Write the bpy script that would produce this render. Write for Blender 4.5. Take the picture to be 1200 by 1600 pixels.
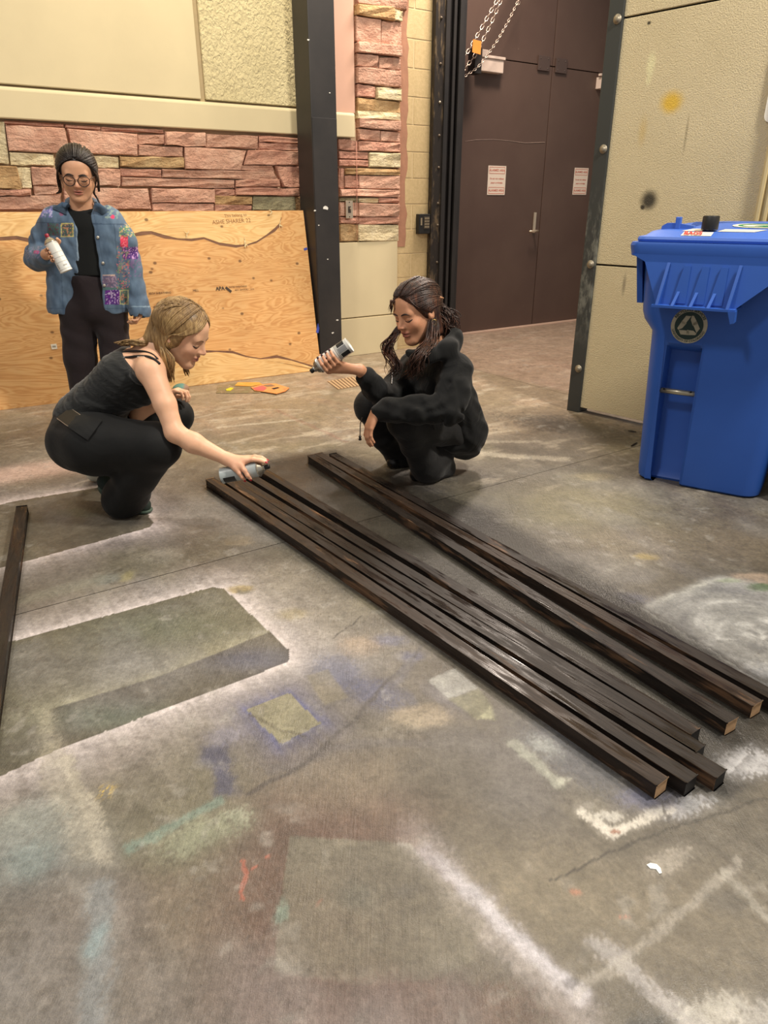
import bpy, bmesh, math, random
import numpy as np
from mathutils import Vector, Matrix, Quaternion

for o in list(bpy.data.objects):
    bpy.data.objects.remove(o, do_unlink=True)
SC = bpy.context.scene
COL = SC.collection
random.seed(7)
rng = np.random.default_rng(7)

# ------------------------------------------------------------------ camera
CAM_H = 1.25
FPX = 1109.0                       # focal length in pixels of the 1200x1600 frame
HORIZON = 318.0
PITCH = math.atan((800.0 - HORIZON) / FPX)
CP, SP = math.cos(PITCH), math.sin(PITCH)
cam_d = bpy.data.cameras.new('camera')
cam = bpy.data.objects.new('camera', cam_d)
COL.objects.link(cam)
cam_d.sensor_fit = 'VERTICAL'
cam_d.sensor_height = 24.0
cam_d.lens = FPX / 1600.0 * 24.0
cam_d.clip_start = 0.05
cam_d.clip_end = 100
cam.location = (0, 0, CAM_H)
cam.rotation_euler = (math.radians(90) - PITCH, 0, 0)
SC.camera = cam

# ------------------------------------------------------------------ world, exposure, lamps
SC.view_settings.view_transform = 'Standard'
SC.view_settings.look = 'None'
SC.view_settings.gamma = 1.0
SC.view_settings.use_curve_mapping = False
SC.view_settings.exposure = 0.22
world = bpy.data.worlds.new('world')
SC.world = world
world.use_nodes = True
bg = world.node_tree.nodes['Background']
bg.inputs[0].default_value = (1.0, 0.95, 0.90, 1)
bg.inputs[1].default_value = 0.33


def area(name, loc, target, size, power, color, size_y=None):
    d = bpy.data.lights.new(name, 'AREA')
    d.shape = 'RECTANGLE'
    d.size = size
    d.size_y = size_y or size
    d.energy = power
    d.color = color
    o = bpy.data.objects.new(name, d)
    COL.objects.link(o)
    o.location = loc
    o.rotation_euler = (Vector(target) - Vector(loc)).to_track_quat('-Z', 'Y').to_euler()
    return o


area('ceiling_lamp_right', (2.7, 1.7, 4.6), (0.4, 3.2, 0), 0.45, 205, (1.0, 0.93, 0.82))
area('ceiling_lamp_left', (-1.7, 0.9, 4.6), (-0.4, 3.6, 0), 0.5, 66, (1.0, 0.95, 0.87))
area('ceiling_lamp_doors', (1.2, 6.5, 4.4), (0.9, 4.4, 0), 0.5, 165, (1.0, 0.86, 0.74), 1.0)
area('ceiling_lamp_wall', (-0.6, 4.9, 4.5), (-1.0, 5.6, 1.5), 0.5, 46, (1.0, 0.88, 0.62))


# ------------------------------------------------------------------ pixel -> place helpers
def ray(px, py):
    d = 800.0 - py
    return Vector((px - 600.0, FPX * CP + d * SP, -FPX * SP + d * CP))


def gp(px, py, z=0.0):
    r = ray(px, py)
    t = (z - CAM_H) / r.z
    return Vector((r.x * t, r.y * t, z))


def at(px, py, Y):
    r = ray(px, py)
    t = Y / r.y
    return Vector((r.x * t, Y, CAM_H + r.z * t))


def onplane(px, py, p0, n):
    r = ray(px, py)
    c = Vector((0, 0, CAM_H))
    t = (p0 - c).dot(n) / r.dot(n)
    return c + r * t


# ------------------------------------------------------------------ object helpers
ORG = {}


def tag(o, label=None, cat=None, group=None, kind=None):
    if label: o['label'] = label
    if cat: o['category'] = cat
    if group: o['group'] = group
    if kind: o['kind'] = kind
    return o


def empty(name, loc, label=None, cat=None, group=None, kind=None):
    o = bpy.data.objects.new(name, None)
    COL.objects.link(o)
    o.empty_display_size = 0.1
    o.location = loc
    ORG[o.name] = Vector(loc)
    return tag(o, label, cat, group, kind)


def obj(name, V, F, mat, parent=None, smooth=False, loc=None):
    """one mesh object from world-space vertices; parent origin is subtracted"""
    off = Vector((0, 0, 0))
    if parent is not None:
        off = ORG.get(parent.name, Vector((0, 0, 0)))
    elif loc is not None:
        off = Vector(loc)
    me = bpy.data.meshes.new(name)
    A = np.array([tuple(v) for v in V], dtype=np.float64) if not isinstance(V, np.ndarray) else V.astype(np.float64)
    A = A - np.array(off)
    me.from_pydata(A.tolist(), [], [list(map(int, f)) for f in F])
    me.update()
    if mat is not None:
        me.materials.append(mat)
    o = bpy.data.objects.new(name, me)
    COL.objects.link(o)
    if parent is not None:
        o.parent = parent
        ORG[o.name] = off
    else:
        o.location = off
        ORG[o.name] = off
    if smooth:
        me.polygons.foreach_set('use_smooth', [True] * len(me.polygons))
    return o


def objfast(name, V, F4, mat, parent=None, smooth=True, loc=None):
    """as obj() for big quad arrays"""
    off = Vector((0, 0, 0))
    if parent is not None:
        off = ORG.get(parent.name, off)
    elif loc is not None:
        off = Vector(loc)
    V = V - np.array(off)
    me = bpy.data.meshes.new(name)
    nv, nf = len(V), len(F4)
    k = F4.shape[1]
    me.vertices.add(nv)
    me.vertices.foreach_set('co', V.astype(np.float32).ravel())
    me.loops.add(nf * k)
    me.loops.foreach_set('vertex_index', F4.astype(np.int32).ravel())
    me.polygons.add(nf)
    me.polygons.foreach_set('loop_start', np.arange(0, nf * k, k, dtype=np.int32))
    me.polygons.foreach_set('loop_total', np.full(nf, k, dtype=np.int32))
    me.update(calc_edges=True)
    me.validate()
    if smooth:
        me.polygons.foreach_set('use_smooth', np.ones(len(me.polygons), dtype=bool))
    if mat is not None:
        me.materials.append(mat)
    o = bpy.data.objects.new(name, me)
    COL.objects.link(o)
    if parent is not None:
        o.parent = parent
    else:
        o.location = off
    ORG[o.name] = off
    return o


class MB:
    """collects shapes (world coordinates) into one mesh"""
    def __init__(s):
        s.V = []; s.F = []

    def add(s, V, F):
        b = len(s.V)
        s.V += [Vector(v) for v in V]
        s.F += [[i + b for i in f] for f in F]
        return s

    def box(s, c, ax, ay, az, sx, sy, sz, bev=0.0):
        c = Vector(c); ax = Vector(ax) * sx / 2; ay = Vector(ay) * sy / 2; az = Vector(az) * sz / 2
        if bev <= 0:
            V = [c + ax * i + ay * j + az * k for k in (-1, 1) for j in (-1, 1) for i in (-1, 1)]
            F = [(0, 2, 3, 1), (4, 5, 7, 6), (0, 1, 5, 4), (2, 6, 7, 3), (0, 4, 6, 2), (1, 3, 7, 5)]
            return s.add(V, F)
        bm = bmesh.new()
        bmesh.ops.create_cube(bm, size=2.0)
        for v in bm.verts:
            v.co = Vector((v.co.x * sx / 2, v.co.y * sy / 2, v.co.z * sz / 2))
        bmesh.ops.bevel(bm, geom=bm.edges[:], offset=bev, segments=2, affect='EDGES', profile=0.6)
        bm.verts.index_update()
        ux, uy, uz = Vector(ax).normalized(), Vector(ay).normalized(), Vector(az).normalized()
        V = [c + ux * v.co.x + uy * v.co.y + uz * v.co.z for v in bm.verts]
        F = [[v.index for v in f.verts] for f in bm.faces]
        bm.free()
        return s.add(V, F)

    def prism(s, poly, d):
        """closed prism: poly (list of points) swept by vector d"""
        n = len(poly); d = Vector(d)
        V = [Vector(p) for p in poly] + [Vector(p) + d for p in poly]
        F = [list(range(n))[::-1], list(range(n, 2 * n))]
        F += [(i, (i + 1) % n, n + (i + 1) % n, n + i) for i in range(n)]
        return s.add(V, F)

    def tube(s, pts, rad, seg=8, cap=True):
        pts = [Vector(p) for p in pts]
        n = len(pts)
        if not hasattr(rad, '__len__'): rad = [rad] * n
        V = []; F = []
        up = None
        for i, p in enumerate(pts):
            t = (pts[min(i + 1, n - 1)] - pts[max(i - 1, 0)])
            t = t.normalized() if t.length > 1e-9 else Vector((0, 0, 1))
            if up is None:
                a = t.orthogonal().normalized()
            else:
                a = (up - t * up.dot(t))
                a = a.normalized() if a.length > 1e-6 else t.orthogonal().normalized()
            up = a
            b = t.cross(a)
            for k in range(seg):
                th = 2 * math.pi * k / seg
                V.append(p + (a * math.cos(th) + b * math.sin(th)) * rad[i])
        for i in range(n - 1):
            for k in range(seg):
                F.append((i * seg + k, i * seg + (k + 1) % seg, (i + 1) * seg + (k + 1) % seg, (i + 1) * seg + k))
        if cap:
            F.append(list(range(seg))[::-1]); F.append([(n - 1) * seg + k for k in range(seg)])
        return s.add(V, F)

    def lathe(s, base, axis, prof, seg=24):
        """prof: list of (radius, height along axis)"""
        base = Vector(base); t = Vector(axis).normalized(); a = t.orthogonal().normalized(); b = t.cross(a)
        V = []; F = []
        for r, h in prof:
            for k in range(seg):
                th = 2 * math.pi * k / seg
                V.append(base + t * h + (a * math.cos(th) + b * math.sin(th)) * r)
        for i in range(len(prof) - 1):
            for k in range(seg):
                F.append((i * seg + k, i * seg + (k + 1) % seg, (i + 1) * seg + (k + 1) % seg, (i + 1) * seg + k))
        F.append(list(range(seg))[::-1]); F.append([(len(prof) - 1) * seg + k for k in range(seg)])
        return s.add(V, F)

    def build(s, name, mat, parent=None, smooth=False, loc=None):
        return obj(name, s.V, s.F, mat, parent, smooth, loc)


def autosmooth(o, ang=40):
    me = o.data
    bm = bmesh.new(); bm.from_mesh(me)
    bmesh.ops.recalc_face_normals(bm, faces=bm.faces[:])
    for f in bm.faces: f.smooth = True
    for e in bm.edges:
        if len(e.link_faces) == 2 and e.calc_face_angle(0) > math.radians(ang):
            e.smooth = False
    bm.to_mesh(me); bm.free()
    return o


def text_mesh(body, size, align='CENTER', extrude=0.0, bold=0.0):
    c = bpy.data.curves.new('lettering', 'FONT')
    c.body = body; c.size = size; c.align_x = align; c.align_y = 'CENTER'
    c.extrude = extrude; c.offset = bold
    o = bpy.data.objects.new('lettering', c)
    COL.objects.link(o)
    dg = bpy.context.evaluated_depsgraph_get()
    me = bpy.data.meshes.new_from_object(o.evaluated_get(dg))
    V = [v.co.copy() for v in me.vertices]
    F = [list(p.vertices) for p in me.polygons]
    bpy.data.objects.remove(o, do_unlink=True)
    bpy.data.meshes.remove(me)
    return V, F


def place_text(mb, body, size, origin, ux, uy, un=0.0008, bold=0.0, warp=None, align='CENTER'):
    V, F = text_mesh(body, size, align, 0.0, bold)
    ux = Vector(ux); uy = Vector(uy); n = ux.cross(uy)
    out = []
    for v in V:
        x, y = (v.x, v.y) if warp is None else warp(v.x, v.y)
        out.append(Vector(origin) + ux * x + uy * y + n * un)
    mb.add(out, F)


# ------------------------------------------------------------------ material helpers
def s2l(c):
    return tuple(((x / 255.0) / 12.92 if x / 255.0 <= 0.04045 else ((x / 255.0 + 0.055) / 1.055) ** 2.4) for x in c)


def rgb(r, g, b):
    return s2l((r, g, b)) + (1.0,)


class Mat:
    def __init__(s, name):
        s.m = bpy.data.materials.new(name)
        s.m.use_nodes = True
        s.t = s.m.node_tree
        s.N = s.t.nodes; s.L = s.t.links
        s.b = s.N['Principled BSDF']
        s.co = None

    def node(s, ty, **kw):
        n = s.N.new(ty)
        for k, v in kw.items():
            setattr(n, k, v)
        return n

    def put(s, sock, v):
        if hasattr(v, 'is_output'):
            s.L.new(v, sock)
        else:
            if sock.type == 'RGBA' and hasattr(v, '__len__') and len(v) == 3: v = tuple(v) + (1.0,)
            sock.default_value = v

    def coord(s, kind='Object', scale=(1, 1, 1), rot=(0, 0, 0), loc=(0, 0, 0)):
        if s.co is None: s.co = s.node('ShaderNodeTexCoord')
        mp = s.node('ShaderNodeMapping')
        mp.inputs['Scale'].default_value = scale
        mp.inputs['Rotation'].default_value = rot
        mp.inputs['Location'].default_value = loc
        s.L.new(s.co.outputs[kind], mp.inputs[0])
        return mp.outputs[0]

    def noise(s, vec, scale=5, detail=4, rough=0.55, dist=0.0):
        n = s.node('ShaderNodeTexNoise')
        n.inputs['Scale'].default_value = scale
        n.inputs['Detail'].default_value = detail
        n.inputs['Roughness'].default_value = rough
        n.inputs['Distortion'].default_value = dist
        if vec is not None: s.L.new(vec, n.inputs['Vector'])
        return n.outputs['Fac']

    def voro(s, vec, scale=5, feature='F1', rand=1.0):
        n = s.node('ShaderNodeTexVoronoi', feature=feature)
        n.inputs['Scale'].default_value = scale
        n.inputs['Randomness'].default_value = rand
        s.L.new(vec, n.inputs['Vector'])
        return n.outputs['Distance']

    def wave(s, vec, scale=5, dist=2, detail=2, dscale=1, direction='X', typ='BANDS'):
        n = s.node('ShaderNodeTexWave', wave_type=typ)
        if typ == 'BANDS': n.bands_direction = direction
        else: n.rings_direction = direction
        n.inputs['Scale'].default_value = scale
        n.inputs['Distortion'].default_value = dist
        n.inputs['Detail'].default_value = detail
        n.inputs['Detail Scale'].default_value = dscale
        s.L.new(vec, n.inputs['Vector'])
        return n.outputs['Fac']

    def math(s, op, a, b=0.0, c=None, clamp=False):
        n = s.node('ShaderNodeMath', operation=op, use_clamp=clamp)
        s.put(n.inputs[0], a); s.put(n.inputs[1], b)
        if c is not None: s.put(n.inputs[2], c)
        return n.outputs[0]

    def ramp(s, fac, stops, interp='LINEAR'):
        n = s.node('ShaderNodeValToRGB')
        n.color_ramp.interpolation = interp
        e = n.color_ramp.elements
        while len(e) < len(stops): e.new(0.5)
        for i, (p, c) in enumerate(stops):
            e[i].position = p
            if not hasattr(c, '__len__'): c = (c, c, c, 1)
            e[i].color = tuple(c) if len(c) == 4 else tuple(c) + (1,)
        s.L.new(fac, n.inputs[0])
        return n.outputs[0]

    def mix(s, fac, a, b, blend='MIX'):
        n = s.node('ShaderNodeMix', data_type='RGBA', blend_type=blend)
        s.put(n.inputs[0], fac); s.put(n.inputs[6], a); s.put(n.inputs[7], b)
        return n.outputs[2]

    def step(s, v, lo, hi):
        n = s.node('ShaderNodeMapRange', interpolation_type='SMOOTHSTEP')
        s.put(n.inputs[0], v)
        n.inputs[1].default_value = lo; n.inputs[2].default_value = hi
        return n.outputs[0]

    def sep(s, vec):
        n = s.node('ShaderNodeSeparateXYZ'); s.L.new(vec, n.inputs[0]); return n.outputs

    def attr(s, name):
        n = s.node('ShaderNodeAttribute'); n.attribute_name = name; return n

    def objrand(s):
        return s.node('ShaderNodeObjectInfo').outputs['Random']

    def bump(s, h, strength=0.3, dist=0.01, normal=None):
        n = s.node('ShaderNodeBump')
        n.inputs['Strength'].default_value = strength
        n.inputs['Distance'].default_value = dist
        s.L.new(h, n.inputs['Height'])
        if normal is not None: s.L.new(normal, n.inputs['Normal'])
        return n.outputs[0]

    def out(s, color=None, rough=None, metal=None, normal=None, spec=None, **kw):
        b = s.b
        if color is not None: s.put(b.inputs['Base Color'], color)
        if rough is not None: s.put(b.inputs['Roughness'], rough)
        if metal is not None: s.put(b.inputs['Metallic'], metal)
        if normal is not None: s.L.new(normal, b.inputs['Normal'])
        if spec is not None: s.put(b.inputs['Specular IOR Level'], spec)
        for k, v in kw.items():
            s.put(b.inputs[k.replace('_', ' ')], v)
        return s.m


def simple(name, c, rough=0.6, var=0.12, scale=8.0, metal=0.0, bump=0.15, bscale=60, bdist=0.003, kind='Object', stretch=(1, 1, 1), **kw):
    """plain procedural surface: colour mottled by noise, fine relief"""
    M = Mat(name)
    co = M.coord(kind, stretch)
    n = M.noise(co, scale, 5, 0.6)
    c = np.array(c[:3])
    col = M.ramp(n, [(0.25, tuple(c * (1 - var))), (0.75, tuple(np.minimum(c * (1 + var), 1)))])
    nb = M.noise(co, bscale, 3, 0.6)
    return M.out(col, rough, metal, M.bump(nb, bump, bdist), **kw)


# ------------------------------------------------------------------ numpy noise
def _hash(ix, iy, seed):
    h = (ix.astype(np.int64) * 374761393 + iy.astype(np.int64) * 668265263 + seed * 1442695041) & 0x7fffffff
    h = (h ^ (h >> 13)) * 1274126177 & 0x7fffffff
    return ((h ^ (h >> 16)) & 0xffff) / 65535.0


def vnoise(x, y, seed=0):
    ix = np.floor(x); iy = np.floor(y)
    fx = x - ix; fy = y - iy
    fx = fx * fx * (3 - 2 * fx); fy = fy * fy * (3 - 2 * fy)
    a = _hash(ix, iy, seed); b = _hash(ix + 1, iy, seed); c = _hash(ix, iy + 1, seed); d = _hash(ix + 1, iy + 1, seed)
    return (a * (1 - fx) + b * fx) * (1 - fy) + (c * (1 - fx) + d * fx) * fy


def fbm(x, y, seed=0, oct=4, gain=0.5):
    s = 0; a = 1; t = 0
    for o in range(oct):
        s = s + a * vnoise(x * 2 ** o + 13.7 * o, y * 2 ** o + 7.1 * o, seed + o); t += a; a *= gain
    return s / t


def sst(x, a, b):
    t = np.clip((x - a) / (b - a), 0, 1)
    return t * t * (3 - 2 * t)
# ================================================================== the setting: frames of reference
WA = math.radians(34.0)
U = Vector((math.cos(WA), math.sin(WA), 0))        # along the back wall, to the right
W = Vector((-math.sin(WA), math.cos(WA), 0))       # into the wall
NW = -W                                            # wall normal, towards the room
Z = Vector((0, 0, 1))
P0 = gp(549, 555)                                  # foot of the stone pier

# ================================================================== floor: painted concrete slabs
# paint history of the floor, evaluated on the floor plane (metres) and stored as a colour attribute
def G2(*pts):
    return np.array([(gp(a, b).x, gp(a, b).y) for a, b in pts])


def sd_poly(x, y, P):
    n = len(P)
    d = (x - P[0][0]) ** 2 + (y - P[0][1]) ** 2
    s = np.ones_like(x)
    j = n - 1
    for i in range(n):
        ex, ey = P[j][0] - P[i][0], P[j][1] - P[i][1]
        wx, wy = x - P[i][0], y - P[i][1]
        t = np.clip((wx * ex + wy * ey) / (ex * ex + ey * ey), 0, 1)
        bx, by = wx - ex * t, wy - ey * t
        d = np.minimum(d, bx * bx + by * by)
        c1 = y >= P[i][1]; c2 = y < P[j][1]; c3 = ex * wy > ey * wx
        flip = (c1 & c2 & c3) | (~c1 & ~c2 & ~c3)
        s = np.where(flip, -s, s)
        j = i
    return s * np.sqrt(d)


def sd_seg(x, y, a, b):
    ex, ey = b[0] - a[0], b[1] - a[1]
    t = np.clip(((x - a[0]) * ex + (y - a[1]) * ey) / (ex * ex + ey * ey + 1e-12), 0, 1)
    return np.hypot(x - a[0] - ex * t, y - a[1] - ey * t), t


def sd_line(x, y, P):
    d = None
    for i in range(len(P) - 1):
        e, _ = sd_seg(x, y, P[i], P[i + 1])
        d = e if d is None else np.minimum(d, e)
    return d


def floor_paint(x, y):
    u = x * U.x + y * U.y
    v = x * W.x + y * W.y
    n1 = fbm(x * 1.3, y * 1.3, 1, 5); n2 = fbm(x * 4, y * 4, 11, 5); n3 = fbm(x * 14, y * 14, 21, 4); n4 = fbm(x * 45, y * 45, 31, 3)
    broom = vnoise(u * 190, v * 12, 41) * 0.6 + vnoise(u * 90, v * 8, 44) * 0.4
    C = np.zeros(x.shape + (3,))
    def lin(r, g, b): return np.array(s2l((r, g, b)))
    C[:] = lin(118, 111, 99)

    def lay(m, c):
        nonlocal C
        m = np.clip(m, 0, 1)[..., None]
        C = C * (1 - m) + np.array(lin(*c)) * m

    # general mottling
    lay(sst(n1, 0.42, 0.72) * 0.55, (112, 100, 86))
    lay(sst(n2, 0.50, 0.78) * 0.5, (150, 143, 124))
    lay(sst(1 - n2, 0.55, 0.8) * 0.4, (104, 96, 82))
    lay(sst(fbm(x * 2.1 + 5, y * 2.1, 61, 4), 0.55, 0.8) * 0.4, (128, 126, 98))
    lay(sst(n3, 0.60, 0.85) * 0.35, (160, 152, 135))

    C = C * (1 - 0.18 * (1 - sst(y, 2.6, 3.8)))[..., None]          # dimmer light near the camera painted in: floor darkens towards the viewer
    wx = x + (n3 - 0.5) * 0.03 + (n4 - 0.5) * 0.012
    wy = y + (fbm(x * 14 + 40, y * 14, 71, 4) - 0.5) * 0.03 + (n4 - 0.5) * 0.012
    fx = x + (n4 - 0.5) * 0.006; fy = y + (fbm(x * 45, y * 45 + 9, 35, 3) - 0.5) * 0.006

    speck = vnoise(x * 230, y * 230, 77)
    rnd = np.clip((0.55 * speck + 0.25 * n4 + 0.20 * n3 - 0.22) / 0.56, 0, 1)
    def dry(m, g):
        # over-spray: droplets get sparser towards the edge of the cloud
        g = g * 0.72
        return m * (1 - g) + g * sst(m - rnd * 0.80, 0.02, 0.40)

    def blob(px, py, rx, ry, c, a, soft=0.6, rot=0.0, grain=0.5):
        p = gp(px, py)
        ca, sa = math.cos(rot), math.sin(rot)
        dx, dy = wx - p.x, wy - p.y
        q = np.hypot((dx * ca + dy * sa) / rx, (-dx * sa + dy * ca) / ry)
        m = 1 - sst(q, 1 - soft, 1 + soft * 0.6)
        lay(dry(m, grain) * a, c)

    def band(pts, w, c, a, soft=0.7, grain=0.5, rag=True):
        P = G2(*pts)
        d = sd_line(wx if rag else fx, wy if rag else fy, P)
        m = 1 - sst(d / w, 1 - soft, 1 + soft * 0.5)
        lay(dry(m, grain) * a, c)

    def poly(pts, c, a, soft=0.004, grain=0.3, rag=False):
        P = G2(*pts)
        d = sd_poly(wx if rag else fx, wy if rag else fy, P)
        lay(dry(1 - sst(d, -soft, soft), grain) * a, c)
        return d

    def halo(d, w, c, a, lo=0.0, grain=0.35, mask=1.0):
        m = np.where(d > lo, np.exp(-np.maximum(d - lo, 0) / w), 0)
        m = m * (1 - grain + grain * 1.7 * broom) * (0.75 + 0.5 * n2) * mask
        lay(m * a, c)

    def shape(pts, r=0.0, rag=False):
        return sd_poly(wx if rag else fx, wy if rag else fy, G2(*pts)) - r

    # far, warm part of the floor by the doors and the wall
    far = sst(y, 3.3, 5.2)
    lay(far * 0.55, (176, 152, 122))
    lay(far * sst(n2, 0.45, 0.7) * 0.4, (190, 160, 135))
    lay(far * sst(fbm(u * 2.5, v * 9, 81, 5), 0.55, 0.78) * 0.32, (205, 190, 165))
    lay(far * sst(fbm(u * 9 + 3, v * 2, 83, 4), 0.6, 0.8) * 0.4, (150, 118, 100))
    lay(sst(fbm(u * 4.5 + 31, v * 16, 85, 5), 0.60, 0.76) * sst(y, 2.9, 3.4) * 0.5, (198, 186, 165))
    poly([(716, 571), (900, 616), (980, 560), (940, 480), (700, 500)], (178, 150, 132), 0.5, 0.05)

    # brown worn patch, bottom left / bottom middle
    blob(380, 1480, 0.34, 0.20, (112, 96, 82), 0.8, 0.7)
    blob(120, 1500, 0.30, 0.22, (128, 118, 104), 0.6, 0.7)
    blob(60, 1330, 0.18, 0.10, (142, 146, 140), 0.6, 0.8)
    blob(250, 1420, 0.25, 0.10, (126, 114, 100), 0.7, 0.8)
    blob(560, 1230, 0.30, 0.14, (140, 126, 108), 0.6, 0.8)
    blob(1060, 1440, 0.22, 0.16, (134, 124, 106), 0.6, 0.8)
    blob(840, 1400, 0.20, 0.16, (140, 130, 110), 0.7, 0.7)
    # olive tints in the right middle
    blob(880, 790, 0.5, 0.28, (142, 134, 106), 0.55, 0.8)
    blob(1060, 850, 0.5, 0.22, (130, 118, 98), 0.6, 0.8)
    blob(760, 800, 0.35, 0.3, (120, 114, 96), 0.5, 0.8)
    blob(330, 1000, 0.5, 0.3, (126, 124, 106), 0.3, 0.8)
    blob(1180, 905, 0.10, 0.05, (176, 156, 136), 0.8, 0.4)
    blob(1010, 870, 0.05, 0.03, (168, 150, 100), 0.7, 0.6)
    blob(930, 745, 0.12, 0.06, (158, 146, 112), 0.5, 0.6)
    # dark grey area below the door panel and wheel marks
    blob(900, 668, 0.55, 0.22, (66, 60, 52), 0.85, 0.9, -0.5)
    blob(960, 690, 0.3, 0.12, (66, 60, 52), 0.6, 0.8)
    band([(690, 700), (790, 712), (880, 718)], 0.05, (208, 198, 178), 0.65, 0.9, 0.9)
    band([(740, 690), (840, 690)], 0.03, (200, 190, 170), 0.5, 0.9, 0.9)
    band([(650, 672), (720, 690)], 0.02, (200, 190, 170), 0.5, 0.9, 0.9)
    band([(340, 668), (470, 655)], 0.02, (205, 195, 175), 0.6, 0.9, 0.8)
    band([(300, 655), (360, 640), (470, 640)], 0.012, (200, 190, 172), 0.5, 0.9, 0.8)
    band([(400, 690), (560, 668)], 0.012, (192, 182, 160), 0.5, 0.9, 0.8)
    band([(430, 640), (540, 690)], 0.02, (138, 92, 80), 0.35, 0.9, 0.5)
    blob(60, 735, 0.55, 0.16, (206, 176, 162), 0.8, 0.8, 0.5)
    blob(40, 660, 0.5, 0.16, (122, 112, 98), 0.5, 0.7)

    # ---- stencil 2: pale mist around a long board (upper left)
    d2 = shape([(-160, 832), (20, 784), (155, 762), (210, 775), (238, 816), (232, 824), (30, 879), (-140, 925)], 0.004)
    halo(d2, 0.075, (232, 218, 216), 0.95)
    lay(np.where(d2 < 0, 0.45, 0) * (0.6 + 0.5 * n2), (112, 104, 86))
    blob(130, 800, 0.16, 0.06, (98, 100, 78), 0.6, 0.4)

    # ---- stencil 1: the big rounded rectangle
    d1 = shape([(-160, 1056), (20, 1005), (332, 920), (346, 922), (446, 1018), (446, 1032), (90, 1166), (0, 1208), (-190, 1300)], 0.012)
    halo(d1, 0.062, (236, 226, 226), 1.0)
    halo(d1, 0.16, (206, 196, 192), 0.35)
    ins = (d1 < 0) * 1.0
    lay(ins * 0.75 * (0.6 + 0.6 * n2), (112, 110, 94))
    # inside: older edge line and darker lower strip
    lowstrip = 1 - sst(sd_poly(fx, fy, G2((78, 1108), (250, 1056), (452, 975), (470, 1030), (90, 1180))), -0.004, 0.004)
    lay(ins * lowstrip * 0.6, (98, 90, 80))
    up = sd_line(fx, fy, G2((78, 1108), (250, 1056), (440, 980)))
    lay(ins * (1 - lowstrip) * np.exp(-up / 0.045) * 0.75 * (0.4 + n3), (184, 178, 152))
    b1 = gp(390, 1030)
    lay(ins * lowstrip * np.exp(-(((x - b1.x) / 0.13) ** 2 + ((y - b1.y) / 0.06) ** 2)) * 0.75, (84, 88, 112))
    b1 = gp(170, 1120)
    lay(ins * np.exp(-(((x - b1.x) / 0.16) ** 2 + ((y - b1.y) / 0.06) ** 2)) * 0.5, (120, 134, 122))
    b1 = gp(250, 980)
    lay(ins * np.exp(-(((x - b1.x) / 0.22) ** 2 + ((y - b1.y) / 0.10) ** 2)) * 0.4, (108, 118, 98))
    # cream edge running down from the stencil
    poly([(60, 1110), (85, 1110), (105, 1168), (125, 1205), (160, 1280), (172, 1340), (120, 1350), (60, 1230)], (196, 188, 166), 0.45, 0.03, 0.8, True)
    band([(100, 1185), (140, 1262), (168, 1335)], 0.026, (200, 192, 172), 0.5, 0.98, 0.9)
    blob(40, 1290, 0.10, 0.09, (160, 168, 160), 0.6, 0.8)
    blob(45, 1345, 0.07, 0.05, (140, 164, 160), 0.5, 0.8)

    # ---- blue mist with two masked squares
    blob(530, 1050, 0.12, 0.08, (88, 96, 134), 0.8, 0.9, -0.9)
    blob(590, 1085, 0.09, 0.07, (94, 100, 134), 0.7, 0.9, -0.6)
    blob(610, 1000, 0.06, 0.04, (110, 114, 146), 0.6, 0.8)
    blob(640, 1025, 0.05, 0.03, (108, 112, 146), 0.6, 0.8)
    d3 = shape([(384, 1108), (452, 1083), (502, 1130), (440, 1163)], 0.0)
    halo(d3, 0.045, (88, 94, 140), 0.75, 0, 0.45)
    lay((d3 < 0) * 0.8, (146, 142, 116))
    band([(388, 1118), (436, 1136), (470, 1152)], 0.006, (84, 78, 66), 0.6, 0.9, 0.7)
    poly([(478, 1056), (512, 1046), (544, 1090), (506, 1102)], (140, 132, 112), 0.7, 0.006)
    poly([(315, 1165), (345, 1160), (372, 1218), (378, 1238), (335, 1245), (330, 1205), (308, 1190)], (74, 78, 110), 0.7, 0.02, 0.5, True)
    blob(350, 1150, 0.06, 0.04, (150, 148, 168), 0.5, 0.8)
    band([(425, 1205), (520, 1168), (600, 1160), (700, 1170)], 0.02, (104, 102, 108), 0.35, 0.9)
    band([(390, 1240), (470, 1195), (560, 1120), (610, 1060), (660, 1010)], 0.008, (84, 80, 80), 0.75, 0.8, 0.4)
    band([(520, 997), (568, 962)], 0.003, (70, 66, 60), 0.8, 0.6, 0.2)
    band([(640, 1030), (620, 1070), (640, 1095)], 0.02, (110, 108, 116), 0.6, 0.9)

    # ---- grey mist, white and olive strip beside the timber
    blob(700, 1090, 0.10, 0.06, (110, 106, 110), 0.8, 0.7, -0.9)
    blob(770, 1200, 0.22, 0.13, (112, 108, 104), 0.85, 0.6, -0.8)
    blob(690, 1210, 0.13, 0.10, (106, 100, 90), 0.75, 0.5)
    blob(900, 1180, 0.20, 0.10, (104, 108, 120), 0.7, 0.8, -0.8)
    blob(640, 1250, 0.08, 0.06, (100, 92, 82), 0.6, 0.5)
    blob(660, 1120, 0.09, 0.05, (172, 158, 136), 0.7, 0.5)
    d4 = poly([(668, 1062), (712, 1044), (748, 1076), (700, 1092)], (186, 186, 180), 0.75, 0.008, 0.6)
    poly([(700, 1092), (748, 1076), (770, 1104), (775, 1126), (742, 1122)], (140, 138, 110), 0.65, 0.008, 0.6)
    poly([(770, 1104), (776, 1126), (748, 1124)], (206, 204, 168), 0.5, 0.01, 0.9, True)
    band([(800, 1160), (840, 1195), (872, 1226)], 0.022, (176, 178, 164), 0.7, 0.8, 0.9)
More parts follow.
